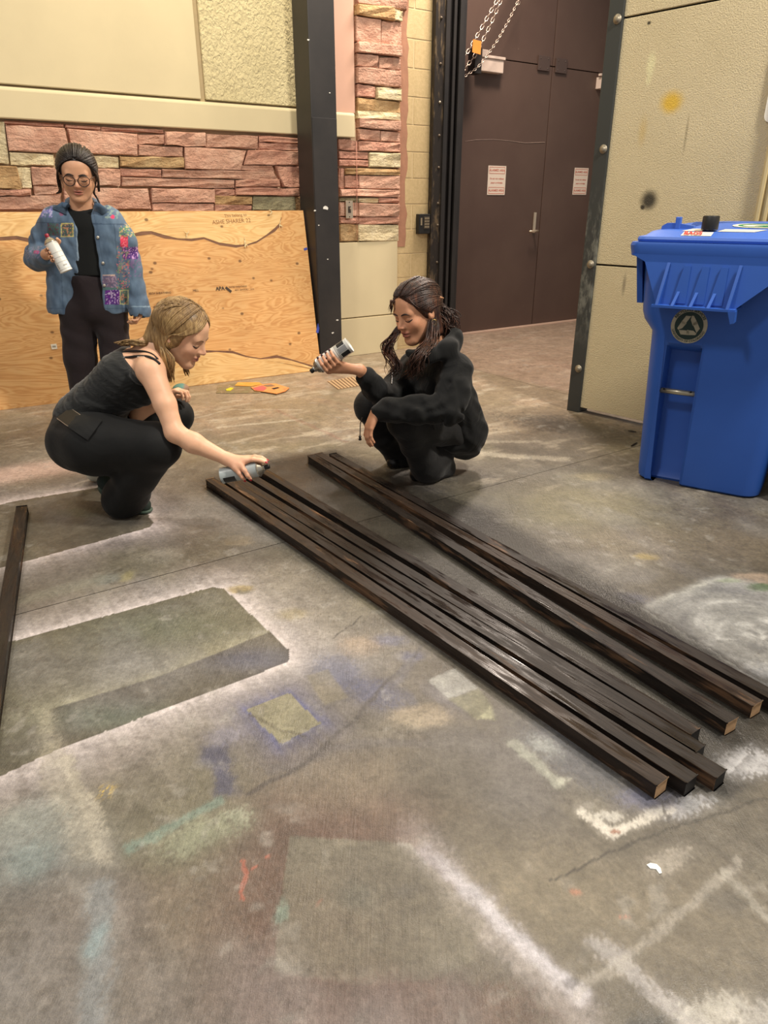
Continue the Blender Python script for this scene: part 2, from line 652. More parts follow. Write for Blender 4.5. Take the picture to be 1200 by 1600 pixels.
    poly([(866, 1214), (894, 1216), (875, 1230)], (206, 206, 190), 0.7, 0.008, 0.6)
    blob(850, 1165, 0.06, 0.04, (190, 196, 190), 0.5, 0.9, -0.8, 0.9)

    # ---- grey-white swirl, right
    dg = shape([(1010, 950), (1060, 930), (1130, 905), (1180, 915), (1260, 960), (1300, 1060), (1230, 1080), (1120, 1030)], 0.02, True)
    lay((1 - sst(dg, -0.03, 0.03)) * 0.9, (150, 150, 148))
    cg = gp(1190, 1000)
    ang = np.arctan2(y - cg.y, x - cg.x); rr = np.hypot(x - cg.x, y - cg.y)
    sw = fbm(rr * 22 + 4, ang * 1.2 + 3, 91, 4)
    lay((1 - sst(dg, -0.05, 0.02)) * sst(sw, 0.45, 0.75) * 0.7, (200, 200, 198))
    lay((1 - sst(dg, -0.05, 0.02)) * sst(1 - sw, 0.55, 0.75) * 0.6, (112, 112, 114))
    lay(np.exp(-np.abs(dg + 0.01) / 0.012) * 0.5 * (0.3 + n3), (214, 214, 206))
    blob(1195, 918, 0.07, 0.035, (84, 108, 62), 0.9, 0.5)
    blob(1140, 908, 0.05, 0.02, (168, 178, 150), 0.7, 0.6)
    blob(975, 935, 0.10, 0.05, (100, 102, 122), 0.65, 0.7)
    blob(1185, 1060, 0.10, 0.08, (150, 154, 164), 0.6, 0.8)

    # ---- black mist around the timber
    db = shape([(318, 752), (420, 722), (520, 705), (760, 800), (1215, 1080), (1230, 1120), (1130, 1215), (1030, 1250), (1000, 1215)], 0.0, True)
    lay((1 - sst(db, -0.03, 0.03)) * 0.92 * (0.75 + 0.4 * n2), (58, 55, 50))
    gap = shape([(460, 720), (500, 735), (800, 880), (1100, 1120), (1000, 1110), (640, 880)], 0.0, True)
    lay((1 - sst(gap, -0.06, 0.03)) * 0.35 * sst(-sd_line(x, y, G2((900, 1010), (1100, 1130))), -2.5, -0.3), (112, 106, 90))
    halo(db, 0.05, (70, 66, 62), 0.6)
    blob(1135, 1225, 0.05, 0.05, (52, 50, 48), 0.95, 0.7)
    blob(1150, 1160, 0.10, 0.07, (74, 72, 72), 0.7, 0.8)
    band([(590, 945), (720, 1010)], 0.03, (82, 76, 66), 0.5, 0.9)
    band([(380, 815), (560, 930)], 0.04, (84, 80, 70), 0.5, 0.9)

    # ---- white over-spray right of the timber ends
    blob(1165, 1190, 0.10, 0.05, (222, 222, 226), 0.85, 0.8, 0.3, 0.9)
    blob(1080, 1260, 0.09, 0.03, (210, 210, 214), 0.7, 0.8, 0.3, 0.9)
    band([(912, 1268), (948, 1306), (985, 1290), (1045, 1262)], 0.017, (232, 226, 214), 0.9, 0.95, 0.95)
    blob(950, 1275, 0.04, 0.02, (230, 226, 216), 0.8, 0.9, 0, 0.9)
    blob(955, 1303, 0.012, 0.006, (150, 88, 56), 0.8, 0.4)
    blob(1050, 1345, 0.08, 0.03, (196, 188, 176), 0.5, 0.9, 0.5, 0.9)
    blob(1010, 1250, 0.08, 0.04, (120, 124, 160), 0.5, 0.8)

    # ---- long pale diagonal and its crossing band
    band([(655, 1322), (720, 1380), (800, 1460), (905, 1560)], 0.020, (214, 212, 222), 0.95, 0.9, 0.5)
    band([(640, 1300), (700, 1370), (790, 1470), (900, 1590)], 0.05, (196, 188, 186), 0.5, 0.95, 0.6)
    blob(640, 1312, 0.04, 0.02, (196, 190, 182), 0.7, 0.8, 0, 0.9)
    band([(935, 1475), (990, 1520), (1060, 1580), (1120, 1630)], 0.028, (200, 196, 196), 0.6, 0.95, 0.9)
    band([(900, 1555), (1000, 1480), (1100, 1400), (1150, 1350)], 0.014, (190, 184, 174), 0.45, 0.95, 0.95)
    band([(1130, 1370), (1200, 1430)], 0.014, (186, 182, 172), 0.4, 0.95, 0.95)
    blob(1120, 1575, 0.09, 0.035, (212, 208, 198), 0.6, 0.9, 0.1, 0.9)
    blob(1190, 1590, 0.08, 0.04, (206, 202, 196), 0.55, 0.9, 0, 0.9)
    blob(1010, 1596, 0.05, 0.022, (72, 72, 70), 0.9, 0.8)
    blob(890, 1540, 0.018, 0.010, (92, 90, 88), 0.6, 0.5, 0, 1.0)
    band([(860, 1375), (960, 1330), (1060, 1290), (1200, 1248)], 0.004, (70, 66, 60), 0.8, 0.7, 0.6)
    band([(1030, 1258), (1050, 1285)], 0.003, (76, 72, 66), 0.7, 0.7)
    band([(1120, 1340), (1200, 1410)], 0.008, (92, 84, 74), 0.5, 0.8)
    blob(632, 1392, 0.03, 0.02, (92, 88, 84), 0.7, 0.8)
    blob(1130, 1410, 0.05, 0.03, (100, 96, 90), 0.6, 0.8)

    # ---- masked square, bottom middle, with red-brown ground
    d8 = shape([(452, 1306), (640, 1318), (760, 1440), (735, 1500), (690, 1528), (560, 1540), (428, 1516), (440, 1400)], 0.0)
    red = (1 - sst(d8, 0.02, 0.20)) * (d8 > 0)
    lft = sst(-(x - gp(700, 1400).x), -0.05, 0.12)
    lay(red * 0.85 * (0.55 + 0.6 * n3) * lft, (108, 84, 74))
    lay((1 - sst(d8, -0.004, 0.004)) * 0.55 * (0.4 + 0.8 * n2), (136, 130, 114))
    blob(560, 1400, 0.05, 0.04, (112, 112, 102), 0.5, 0.8)
    blob(620, 1590, 0.3, 0.08, (112, 88, 78), 0.75, 0.6)
    blob(440, 1425, 0.012, 0.03, (150, 178, 164), 0.5, 0.7, 0, 0.9)
    # red flecks
    band([(386, 1338), (382, 1400)], 0.006, (170, 100, 82), 0.8, 0.6, 0.9)
    band([(398, 1356), (406, 1350)], 0.004, (170, 100, 82), 0.8, 0.6, 0.6)
    blob(421, 1340, 0.004, 0.006, (186, 110, 90), 0.9, 0.4)
    blob(900, 1395, 0.012, 0.008, (178, 128, 104), 0.8, 0.6)
    blob(973, 1430, 0.010, 0.004, (198, 130, 104), 0.9, 0.5)
    blob(500, 1410, 0.003, 0.003, (190, 120, 100), 0.9, 0.5)

    # ---- teal and pale-blue smears
    band([(205, 1322), (270, 1290), (345, 1250)], 0.018, (130, 160, 150), 0.5, 0.98, 0.9)
    blob(320, 1300, 0.12, 0.05, (160, 164, 140), 0.7, 0.8, 0.5, 0.8)
    blob(375, 1272, 0.04, 0.03, (178, 182, 160), 0.6, 0.9, 0, 1.0)
    band([(150, 1390), (160, 1480), (150, 1590)], 0.035, (146, 158, 162), 0.5, 0.98, 0.7)
    blob(150, 1470, 0.02, 0.05, (150, 182, 186), 0.5, 0.8)
    # yellow specks
    m = sst(vnoise(x * 220, y * 220, 5), 0.55, 0.75)
    p = gp(165, 1236)
    lay(m * np.exp(-((x - p.x) ** 2 + (y - p.y) ** 2) / 0.018 ** 2), (222, 190, 90))
    blob(375, 920, 0.05, 0.035, (172, 152, 98), 0.75, 0.5); blob(378, 925, 0.025, 0.018, (120, 112, 86), 0.8, 0.4)
    blob(372, 845, 0.07, 0.05, (166, 146, 104), 0.65, 0.6); blob(365, 842, 0.035, 0.025, (112, 106, 86), 0.7, 0.5)
    blob(455, 960, 0.06, 0.04, (170, 156, 110), 0.5, 0.7)
    blob(200, 900, 0.03, 0.05, (170, 160, 104), 0.5, 0.8); blob(165, 905, 0.05, 0.05, (116, 128, 128), 0.5, 0.8)
    blob(250, 870, 0.10, 0.08, (178, 172, 158), 0.4, 0.9, 0, 1.0)
    blob(100, 920, 0.2, 0.05, (150, 148, 132), 0.5, 0.8, 0.6)
    blob(330, 860, 0.14, 0.10, (126, 114, 94), 0.4, 0.8)
    blob(600, 940, 0.12, 0.1, (150, 142, 116), 0.5, 0.8)
    blob(560, 1010, 0.08, 0.06, (186, 164, 140), 0.6, 0.8)
    near = (1 - sst(y, 2.8, 3.6)) * sst(np.minimum(np.abs(d1), np.abs(d2)), .0, .06)
    lay(near * sst(fbm(x * 1.7 + 3, y * 1.7 + 8, 101, 5), .52, .74) * .34, (168, 166, 166))
    lay(near * sst(fbm(x * 1.9 + 17, y * 1.9, 103, 5), .54, .76) * .40, (78, 74, 72))
    lay(near * sst(fbm(u * 3.0, v * 1.1, 105, 5), .56, .74) * .22, (150, 150, 158))
    lay(sst(fbm(x * 30, y * 30, 107, 4), .62, .78) * sst(n1, .4, .6) * .35, (86, 78, 70))
    lay(sst(fbm(x * 24 + 5, y * 24, 109, 4), .64, .80) * sst(n2, .4, .6) * .35, (176, 172, 164))
    # brushed crust: broom lines catch the over-spray
    lay(sst(vnoise(u * 240, v * 16, 46), .55, .8) * 0.05 * sst(n2, 0.3, 0.6), (205, 198, 188))
    lay(sst(vnoise(x * 300, y * 300, 51), 0.86, 0.95) * sst(n2, 0.45, 0.65) * 0.45, (70, 62, 54))
    lay(sst(vnoise(x * 260 + 9, y * 260, 53), 0.90, 0.97) * sst(n1, 0.4, 0.6) * 0.18, (190, 182, 168))
    # last of all the fresh black dust between and around the battens
    lay((1 - sst(db, -0.04, 0.03)) * 0.80 * (0.7 + 0.5 * n2), (50, 47, 43))
    halo(db, 0.045, (62, 59, 56), 0.6)
    C = C * (0.86 - 0.06 * (1 - sst(y, 2.6, 3.8)))[..., None] * (0.82 + 0.36 * n4)[..., None]  # overall tone; dimmer light towards the camera again put into the colour
    return C


def in_view(x, y, mx=60):
    depth = y * CP + CAM_H * SP
    sx = 600 + x / depth * FPX
    sy = 800 - (-CAM_H * CP + y * SP) / depth * FPX
    return (depth > 0.1) & (sx > -mx) & (sx < 1200 + mx) & (sy > 300) & (sy < 1600 + mx)


M = Mat('painted_concrete')
co = M.coord('Object')
a = M.attr('paint')
fine = M.noise(co, 70, 6, 0.75)
fine2 = M.noise(co, 420, 2, 0.6)
col = M.mix(1.0, a.outputs['Color'], M.ramp(fine, [(0.30, 0.70), (0.70, 1.24)]), 'MULTIPLY')
col = M.mix(1.0, col, M.ramp(M.noise(co, 13, 6, 0.7), [(0.32, 0.80), (0.68, 1.16)]), 'MULTIPLY')
col = M.mix(1.0, col, M.ramp(fine2, [(0.3, 0.90), (0.7, 1.10)]), 'MULTIPLY')
cb = M.coord('Object', (190, 14, 1), (0, 0, -WA))
broom = M.noise(cb, 1.0, 2, 0.6)
pit = M.noise(co, 55, 3, 0.7)
h = M.math('ADD', M.math('MULTIPLY', broom, 0.4), M.math('ADD', M.math('MULTIPLY', pit, 0.8), M.math('MULTIPLY', fine2, 0.35)))
patch = M.noise(co, 2.3, 4, 0.6)
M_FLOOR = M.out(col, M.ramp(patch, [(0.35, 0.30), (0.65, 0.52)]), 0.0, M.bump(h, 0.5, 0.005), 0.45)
M_DARK = simple('joint_dirt', rgb(58, 52, 45), 0.9)

# base under the slabs
mb = MB()
cu = 1.6; cv = 2.6
ctr = U * cu + W * cv
mb.box(ctr + Z * -0.06, U, W, Z, 14.6, 8.0, 0.08)
FLOOR = mb.build('floor', M_DARK)
tag(FLOOR, None, None, None, 'structure')


def slab(u0, u1, v0, v1):
    T = 0.25
    Vs = []; Fs = []; base = 0
    nu = max(1, int(round((u1 - u0) / T))); nv = max(1, int(round((v1 - v0) / T)))
    ue = np.linspace(u0, u1, nu + 1); ve = np.linspace(v0, v1, nv + 1)
    for i in range(nu):
        for j in range(nv):
            uu = (ue[i] + ue[i + 1]) / 2; vv = (ve[j] + ve[j + 1]) / 2
            best = 4
            for du in (-0.13, 0.13):
                for dv in (-0.13, 0.13):
                    x = U.x * (uu + du) + W.x * (vv + dv); y = U.y * (uu + du) + W.y * (vv + dv)
                    if in_view(x, y):
                        best = max(best, 48 if y < 2.4 else (36 if y < 3.6 else (20 if y < 5 else 10)))
            s = best
            gu = np.linspace(ue[i], ue[i + 1], s + 1); gv = np.linspace(ve[j], ve[j + 1], s + 1)
            A, B = np.meshgrid(gu, gv, indexing='ij')
            X = U.x * A + W.x * B; Y = U.y * A + W.y * B
            Vs.append(np.stack([X.ravel(), Y.ravel(), np.zeros(X.size)], 1))
            idx = np.arange((s + 1) * (s + 1)).reshape(s + 1, s + 1)
            f = np.stack([idx[:-1, :-1], idx[1:, :-1], idx[1:, 1:], idx[:-1, 1:]], -1).reshape(-1, 4) + base
            Fs.append(f); base += (s + 1) ** 2
    V = np.concatenate(Vs); F = np.concatenate(Fs)
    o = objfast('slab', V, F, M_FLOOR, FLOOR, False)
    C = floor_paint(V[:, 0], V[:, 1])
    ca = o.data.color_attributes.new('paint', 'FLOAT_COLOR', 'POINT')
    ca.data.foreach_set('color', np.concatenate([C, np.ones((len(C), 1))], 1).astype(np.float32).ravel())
    return o


JV = W.dot(Vector((0.38, 3.10, 0)))
JU = 3.87
g_ = 0.0016
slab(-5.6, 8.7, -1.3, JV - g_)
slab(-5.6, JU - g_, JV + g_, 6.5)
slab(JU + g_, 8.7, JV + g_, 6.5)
# ================================================================== back wall: stone veneer, cast panels, block
def wpt(px, py, off=0.0):
    """point on the back-wall plane pushed off metres into the room"""
    return onplane(px, py, P0 + NW * off, NW)


def stone_mat(name, base, dark, light, seed):
    M = Mat(name)
    co = M.coord('Object', loc=(seed, seed * 2, 0))
    r = M.objrand()
    n = M.noise(co, 7, 6, 0.62)
    ns = M.noise(M.coord('Object', (5, 5, 14), loc=(seed, 0, 0)), 2.4, 5, 0.65, 0.8)
    c = M.ramp(n, [(0.28, dark), (0.5, base), (0.74, light)])
    c = M.mix(M.math('MULTIPLY', M.step(ns, 0.5, 0.70), 0.3), c, light)
    c = M.mix(1.0, c, M.ramp(r, [(0.0, 0.80), (1.0, 1.12)]), 'MULTIPLY')
    h = M.math('ADD', M.noise(co, 22, 5, 0.65), M.math('MULTIPLY', ns, 0.8))
    return M.out(c, 0.85, 0, M.bump(h, 0.9, 0.028), 0.25)


S_PINK = stone_mat('sandstone_pink', rgb(212, 164, 140), rgb(186, 136, 114), rgb(226, 186, 162), 1)
S_RED = stone_mat('sandstone_red', rgb(200, 148, 126), rgb(170, 118, 100), rgb(214, 168, 144), 5)
S_CREAM = stone_mat('sandstone_cream', rgb(222, 204, 164), rgb(196, 174, 134), rgb(236, 220, 186), 9)
S_TAN = stone_mat('sandstone_tan', rgb(196, 158, 112), rgb(152, 114, 76), rgb(216, 186, 140), 13)
S_GREY = stone_mat('sandstone_greygreen', rgb(160, 150, 118), rgb(132, 124, 98), rgb(184, 174, 140), 17)
SM = {'p': S_PINK, 'r': S_RED, 'c': S_CREAM, 't': S_TAN, 'g': S_GREY}

M_MORTAR = simple('mortar', rgb(220, 192, 158), 0.9, 0.15, 12, 0, 0.5, 80)
M_CAST = simple('cast_stone', rgb(214, 198, 160), 0.75, 0.05, 2.5, 0, 0.12, 120, 0.002)
M = Mat('cast_stone_rough')
co = M.coord('Object', (1, 1, 0.75))
n = M.noise(co, 46, 3, 0.5, 0.6)
M_ROUGH = M.out(M.ramp(M.noise(co, 3, 3), [(0.3, rgb(210, 195, 152)), (0.7, rgb(222, 207, 164))]), 0.85, 0, M.bump(n, 0.7, 0.03), 0.2)
M_GROUT = simple('dark_joint', rgb(120, 104, 80), 0.9)
M_PINKTRIM = simple('pink_cast_trim', rgb(214, 170, 146), 0.7, 0.05, 3, 0, 0.1, 100)
M_CMU = Mat('concrete_block')
co = M_CMU.coord('Object')
M_CMU = M_CMU.out(M_CMU.ramp(M_CMU.noise(co, 40, 4, 0.7), [(0.3, rgb(204, 180, 134)), (0.7, rgb(222, 198, 152))]), 0.9, 0, M_CMU.bump(M_CMU.noise(co, 130, 3, 0.7), 0.5, 0.004), 0.2)
M_CMUJ = simple('block_mortar', rgb(226, 204, 160), 0.9, 0.06, 20)
M_SMEAR = simple('brown_mortar_smear', rgb(178, 130, 104), 0.9, 0.12, 14, 0, 0.4, 60)

mb = MB()
wu0, wu1 = -5.2, (wpt(672, 300) - P0).dot(U)
b0 = P0 + U * wu0; L = wu1 - wu0
mb.box(P0 + U * ((wu0 + wu1) / 2) + W * 0.13 + Z * 2.4, U, W, Z, L, 0.24, 4.8)
WALL = mb.build('wall_back', M_MORTAR)
tag(WALL, kind='structure')


def piece(name, quad, mat, depth, parent, nx=4, ny=2, rough=0.008, edge=0.006, base=0.0, jag=0.004):
    """a flat-backed stone: quad on the wall plane, broken face and rounded arris"""
    a, b, c, d = [Vector(p) for p in quad]      # TL TR BR BL
    V = []; idx = {}
    R = random.Random(hash((round(a.x, 3), round(a.z, 3))) & 0xffff)
    nx += 2; ny += 2
    ts = [0, edge / max((b - a).length, 0.02)] + [i / (nx - 2) for i in range(1, nx - 2)] + [1 - edge / max((b - a).length, 0.02), 1]
    ss = [0, edge / max((d - a).length, 0.02)] + [i / (ny - 2) for i in range(1, ny - 2)] + [1 - edge / max((d - a).length, 0.02), 1]
    ts = [min(max(t, 0), 1) for t in ts]; ss = [min(max(t, 0), 1) for t in ss]
    nx = len(ts); ny = len(ss)
    tilt = R.uniform(-0.4, 0.4) * rough * 2; tl2 = R.uniform(-0.5, 0.5) * rough * 2
    for j, s_ in enumerate(ss):
        for i, t in enumerate(ts):
            p = (a * (1 - t) + b * t) * (1 - s_) + (d * (1 - t) + c * t) * s_
            border = i in (0, nx - 1) or j in (0, ny - 1)
            if border:
                p = p + U * R.uniform(-jag, jag) * (0.3 if i in (0, nx - 1) else 1) + Z * R.uniform(-jag, jag)
                q = depth - edge * 1.2
            else:
                q = depth + R.uniform(-1, 1) * rough + tilt * (s_ - .5) + tl2 * (t - .5)
            idx[i, j] = len(V); V.append(p + NW * (q + base))
    F = [(idx[i, j], idx[i, j + 1], idx[i + 1, j + 1], idx[i + 1, j]) for i in range(nx - 1) for j in range(ny - 1)]
    ring = [(i, 0) for i in range(nx)] + [(nx - 1, j) for j in range(1, ny)] + [(i, ny - 1) for i in range(nx - 2, -1, -1)] + [(0, j) for j in range(ny - 2, 0, -1)]
    r0 = [idx[k] for k in ring]
    r1 = []
    for k in r0:
        p = V[k]; off = (p - P0).dot(NW) - base
        r1.append(len(V)); V.append(p - NW * (off + 0.01))
    n = len(r0)
    F += [(r0[k], r0[(k + 1) % n], r1[(k + 1) % n], r1[k]) for k in range(n)]
    F = [f[::-1] for f in F]
    o = obj(name, V, F, mat, parent)
    bm = bmesh.new(); bm.from_mesh(o.data); bmesh.ops.recalc_face_normals(bm, faces=bm.faces[:]); bm.to_mesh(o.data); bm.free()
    return o


# stones of the left wall, corners TL TR BR BL traced on the wall (2.5 x pixels)
LEFT = [
 ('c', 0.030, (-60, 470), (14, 480), (32, 638), (-60, 640)), ('p', 0.045, (22, 490), (246, 503), (270, 596), (36, 588)),
 ('c', 0.030, (38, 598), (206, 606), (208, 648), (44, 642)), ('t', 0.050, (-60, 648), (60, 652), (82, 736), (-60, 738)),
 ('c', 0.035, (66, 655), (114, 657), (121, 735), (86, 736)), ('r', 0.045, (-60, 743), (117, 741), (117, 762), (-60, 764)),
 ('p', 0.030, (-60, 770), (234, 766), (230, 816), (-60, 820)), ('p', 0.042, (120, 655), (216, 659), (226, 722), (128, 720)),
 ('p', 0.030, (130, 728), (232, 731), (236, 760), (136, 758)), ('p', 0.040, (262, 506), (530, 526), (532, 606), (288, 597)),
 ('r', 0.020, (14, 474), (246, 484), (246, 495), (14, 483)),
 ('r', 0.020, (254, 488), (390, 496), (390, 508), (254, 500)), ('r', 0.030, (396, 498), (632, 510), (636, 521), (396, 512)),
 ('c', 0.030, (230, 604), (458, 616), (460, 655), (240, 652)), ('p', 0.042, (240, 657), (465, 663), (465, 723), (250, 724)),
 ('p', 0.038, (250, 734), (572, 740), (586, 816), (250, 816)), ('p', 0.030, (536, 527), (637, 530), (638, 563), (537, 562)),
 ('p', 0.036, (540, 569), (708, 578), (708, 612), (540, 607)), ('p', 0.048, (643, 516), (796, 523), (798, 571), (643, 567)),
 ('t', 0.045, (466, 613), (712, 619), (714, 655), (470, 650)), ('r', 0.032, (470, 660), (625, 666), (625, 691), (470, 686)),
 ('p', 0.045, (632, 664), (1060, 673), (1080, 700), (632, 692)), ('p', 0.035, (475, 695), (910, 704), (910, 733), (475, 726)),
 ('p', 0.040, (803, 526), (1000, 534), (1000, 579), (804, 573)), ('p', 0.050, (718, 578), (954, 590), (931, 664), (721, 660)),
 ('r', 0.045, (1008, 532), (1156, 545), (1156, 560), (1008, 553)), ('r', 0.035, (1008, 558), (1156, 564), (1156, 588), (1008, 582)),
 ('r', 0.048, (965, 588), (1156, 593), (1156, 643), (948, 641)), ('p', 0.035, (940, 646), (1056, 650), (1066, 668), (936, 665)),
 ('r', 0.045, (918, 705), (1084, 704), (1088, 728), (918, 729)), ('r', 0.036, (1072, 650), (1160, 653), (1163, 730), (1106, 729)),
 ('p', 0.045, (590, 738), (832, 742), (833, 792), (592, 790)), ('r', 0.030, (838, 740), (912, 742), (912, 762), (838, 762)),
 ('r', 0.042, (918, 735), (1160, 738), (1163, 765), (918, 761)), ('t', 0.032, (838, 766), (980, 769), (980, 798), (838, 796)),
 ('g', 0.034, (986, 770), (1146, 771), (1150, 822), (986, 820)), ('t', 0.025, (1150, 771), (1168, 771), (1168, 822), (1154, 822)),
 ('p', 0.036, (594, 795), (830, 798), (830, 826), (594, 824)), ('r', 0.030, (838, 801), (978, 803), (978, 826), (838, 826)),
]
for m, dp, *q in LEFT:
    L_ = (q[1][0] - q[0][0]); dp = dp * .72
    q = [(q[0][0] - 2, q[0][1] - 2), (q[1][0] + 2, q[1][1] - 2), (q[2][0] + 2, q[2][1] + 2), (q[3][0] - 2, q[3][1] + 2)]
    piece('stone', [wpt(x / 2.5, y / 2.5, dp * 0.5) for x, y in q], SM[m], dp, WALL, nx=4 if L_ > 120 else 3, ny=2)
# lower courses that the plywood hides from here, continued in the same bond
zz = wpt(200, 330).z
for r in range(6):
    z1 = zz - r * 0.19 - 0.02; z0 = z1 - 0.17
    uu = -5.15 + (r % 2) * 0.2
    while uu < -0.75:
        l = random.uniform(0.35, 0.8)
        piece('stone', [P0 + U * uu + Z * z1, P0 + U * (uu + l) + Z * z1, P0 + U * (uu + l) + Z * z0, P0 + U * uu + Z * z0], SM[random.choice('pprct')], 0.035, WALL, nx=3, ny=1)
        uu += l + 0.015

# the same bond carried on left of the picture and behind the column
z_hi = wpt(230, 197, .03).z
for ua_, ub_ in ((-5.15, (wpt(-26, 260) - P0).dot(U)), ((wpt(468.5, 270) - P0).dot(U), (wpt(527, 270) - P0).dot(U))):
    z1 = z_hi - .015
    while z1 > zz + .03:
        h_ = random.choice((.07, .10, .14, .17)); z0 = max(z1 - h_, zz)
        uu = ua_
        while uu < ub_ - .05:
            l = min(random.uniform(.3, .75), ub_ - uu)
            piece('stone', [P0 + U * uu + Z * z1, P0 + U * (uu + l - .012) + Z * z1, P0 + U * (uu + l - .012) + Z * (z0 + .012), P0 + U * uu + Z * (z0 + .012)], SM[random.choice('pprpct')], .03, WALL, nx=3, ny=1)
            uu += l
        z1 = z0
# stones of the pier right of the column (4 x pixels, from x=420): xl, xr, yTL, yTR, yBR, yBL
PIER = [
 ('p', .035, 545, 852, -60, -30, 66, 26), ('t', .060, 545, 770, 32, 56, 130, 92), ('c', .045, 772, 822, 66, 75, 138, 130),
 ('p', .036, 540, 690, 104, 128, 282, 256), ('p', .030, 698, 818, 135, 142, 297, 284), ('p', .055, 545, 818, 268, 292, 356, 326),
 ('p', .034, 545, 672, 336, 350, 426, 411), ('p', .034, 680, 814, 362, 368, 437, 428), ('p', .045, 542, 814, 422, 446, 546, 521),
 ('r', .040, 545, 655, 529, 546, 612, 601), ('c', .055, 661, 814, 548, 560, 634, 618), ('t', .036, 548, 810, 610, 640, 710, 688),
 ('c', .040, 548, 810, 692, 710, 757, 738), ('p', .055, 556, 810, 742, 760, 816, 796), ('p', .034, 555, 686, 806, 818, 881, 872),
 ('p', .034, 692, 810, 822, 828, 888, 882), ('r', .040, 554, 810, 884, 898, 951, 940), ('r', .026, 432, 548, 870, 882, 941, 935),
 ('r', .030, 434, 612, 947, 956, 998, 991), ('c', .045, 618, 810, 958, 962, 1046, 1042), ('r', .036, 435, 612, 1000, 1006, 1041, 1036),
 ('r', .026, 435, 463, 1052, 1055, 1180, 1175), ('t', .045, 470, 808, 1054, 1060, 1093, 1091), ('r', .032, 470, 552, 1097, 1100, 1176, 1172),
 ('p', .036, 556, 808, 1098, 1102, 1181, 1178), ('p', .045, 438, 806, 1184, 1190, 1229, 1225), ('g', .026, 440, 552, 1238, 1240, 1261, 1258),
 ('c', .030, 558, 676, 1240, 1241, 1266, 1262), ('r', .036, 681, 806, 1240, 1242, 1267, 1265), ('p', .026, 440, 552, 1268, 1270, 1351, 1350),
 ('p', .045, 555, 804, 1273, 1276, 1352, 1352), ('r', .032, 440, 551, 1358, 1360, 1396, 1394), ('r', .040, 555, 804, 1358, 1360, 1399, 1398),
 ('t', .030, 442, 551, 1404, 1406, 1506, 1505), ('c', .036, 554, 801, 1404, 1406, 1503, 1505),
]
for m, dp, xl, xr, a_, b_, c_, d_ in PIER:
    dp = dp * .75
    q = [(xl - 1.5, a_ - 2), (xr + 1.5, b_ - 2), (xr + 1.5, c_ + 2), (xl - 1.5, d_ + 2)]
    piece('stone', [wpt(420 + x / 4, y / 4, dp * 0.5) for x, y in q], SM[m], dp, WALL, nx=3, ny=2)


def wslab(name, quad, mat, depth, parent=None, bev=0.004):
    a, b, c, d = [Vector(p) for p in quad]
    bm = bmesh.new()
    vs = [bm.verts.new(p + NW * depth) for p in (a, b, c, d)] + [bm.verts.new(p - NW * 0.01) for p in (a, b, c, d)]
    for f in ((0, 3, 2, 1), (4, 5, 6, 7), (0, 1, 5, 4), (1, 2, 6, 5), (2, 3, 7, 6), (3, 0, 4, 7)):
        bm.faces.new([vs[i] for i in f])
    bmesh.ops.recalc_face_normals(bm, faces=bm.faces[:])
    if bev > 0: bmesh.ops.bevel(bm, geom=bm.edges[:], offset=bev, segments=2, affect='EDGES')
    bm.verts.index_update()
    o = obj(name, [v.co.copy() for v in bm.verts], [[v.index for v in f.verts] for f in bm.faces], mat, parent or WALL)
    bm.free()
    return o


# cast-stone panels above the ledge
def up(q, z):                        # extend the two top corners to height z
    q = [Vector(p) for p in q]
    q[0].z = z; q[1].z = z
    return q


def wq(pts, off=0.0):
    return [wpt(x, y, off) for x, y in pts]


zl = wpt(314, 157, 0.03).z
ua = (wpt(303, 60, 0.03) - P0).dot(U); ub = (wpt(310, 60, 0.03) - P0).dot(U)
uc = (wpt(470, 60, 0.03) - P0).dot(U)
def uq(u0, u1, z0, z1): return [P0 + U * u0 + Z * z1, P0 + U * u1 + Z * z1, P0 + U * u1 + Z * z0, P0 + U * u0 + Z * z0]
u_j = (wpt(311, 80, 0.03) - P0).dot(U)
lt = wpt(230, 152, 0.05).z; lb = wpt(230, 197, 0.055).z
wslab('panel', uq(-5.2, u_j - 0.017, lt + 0.016, 4.8), M_CAST, 0.035)
wslab('panel', uq(u_j + 0.017, -0.20, lt + 0.016, 4.8), M_ROUGH, 0.035)
mbj = MB(); mbj.box(P0 + U * u_j + Z * (lt + 4.8) / 2 + NW * 0.008, U, W, Z, 0.034, 0.02, 4.8 - lt); mbj.build('joint', simple('joint_sealant', rgb(176, 156, 120), 0.8), WALL)
mbj = MB(); mbj.box(P0 + U * -2.7 + Z * (lt + 0.010) + NW * 0.006, U, W, Z, 5.0, 0.02, 0.014); mbj.build('joint', M_GROUT, WALL)
# ledge with sloped top
u_e = (wpt(557, 200, 0.08) - P0).dot(U)
mb = MB()
prof = [(0.0, lt + 0.004), (0.040, lt + 0.001), (0.052, lt - 0.012), (0.055, lt - 0.02), (0.055, lb + 0.006), (0.050, lb), (0.0, lb)]
mb.prism([P0 + U * -5.2 + NW * a + Z * z for a, z in prof], U * (u_e + 5.2))
mb.build('ledge', M_CAST, WALL)
# pink trim above the ledge, between column and pier
u_a = (wpt(515, 100, 0.03) - P0).dot(U); u_b = (wpt(554, 100, 0.03) - P0).dot(U)
wslab('panel', uq(u_a - 0.1, u_b, lt, 4.8), M_PINKTRIM, 0.03)
# higher pier stones out of frame
for r in range(4):
    z0 = wpt(580, -12).z + r * 0.24 + 0.06
    wslab('stone', uq(u_b, u_b + 0.62, z0, z0 + 0.22), S_PINK, 0.04)
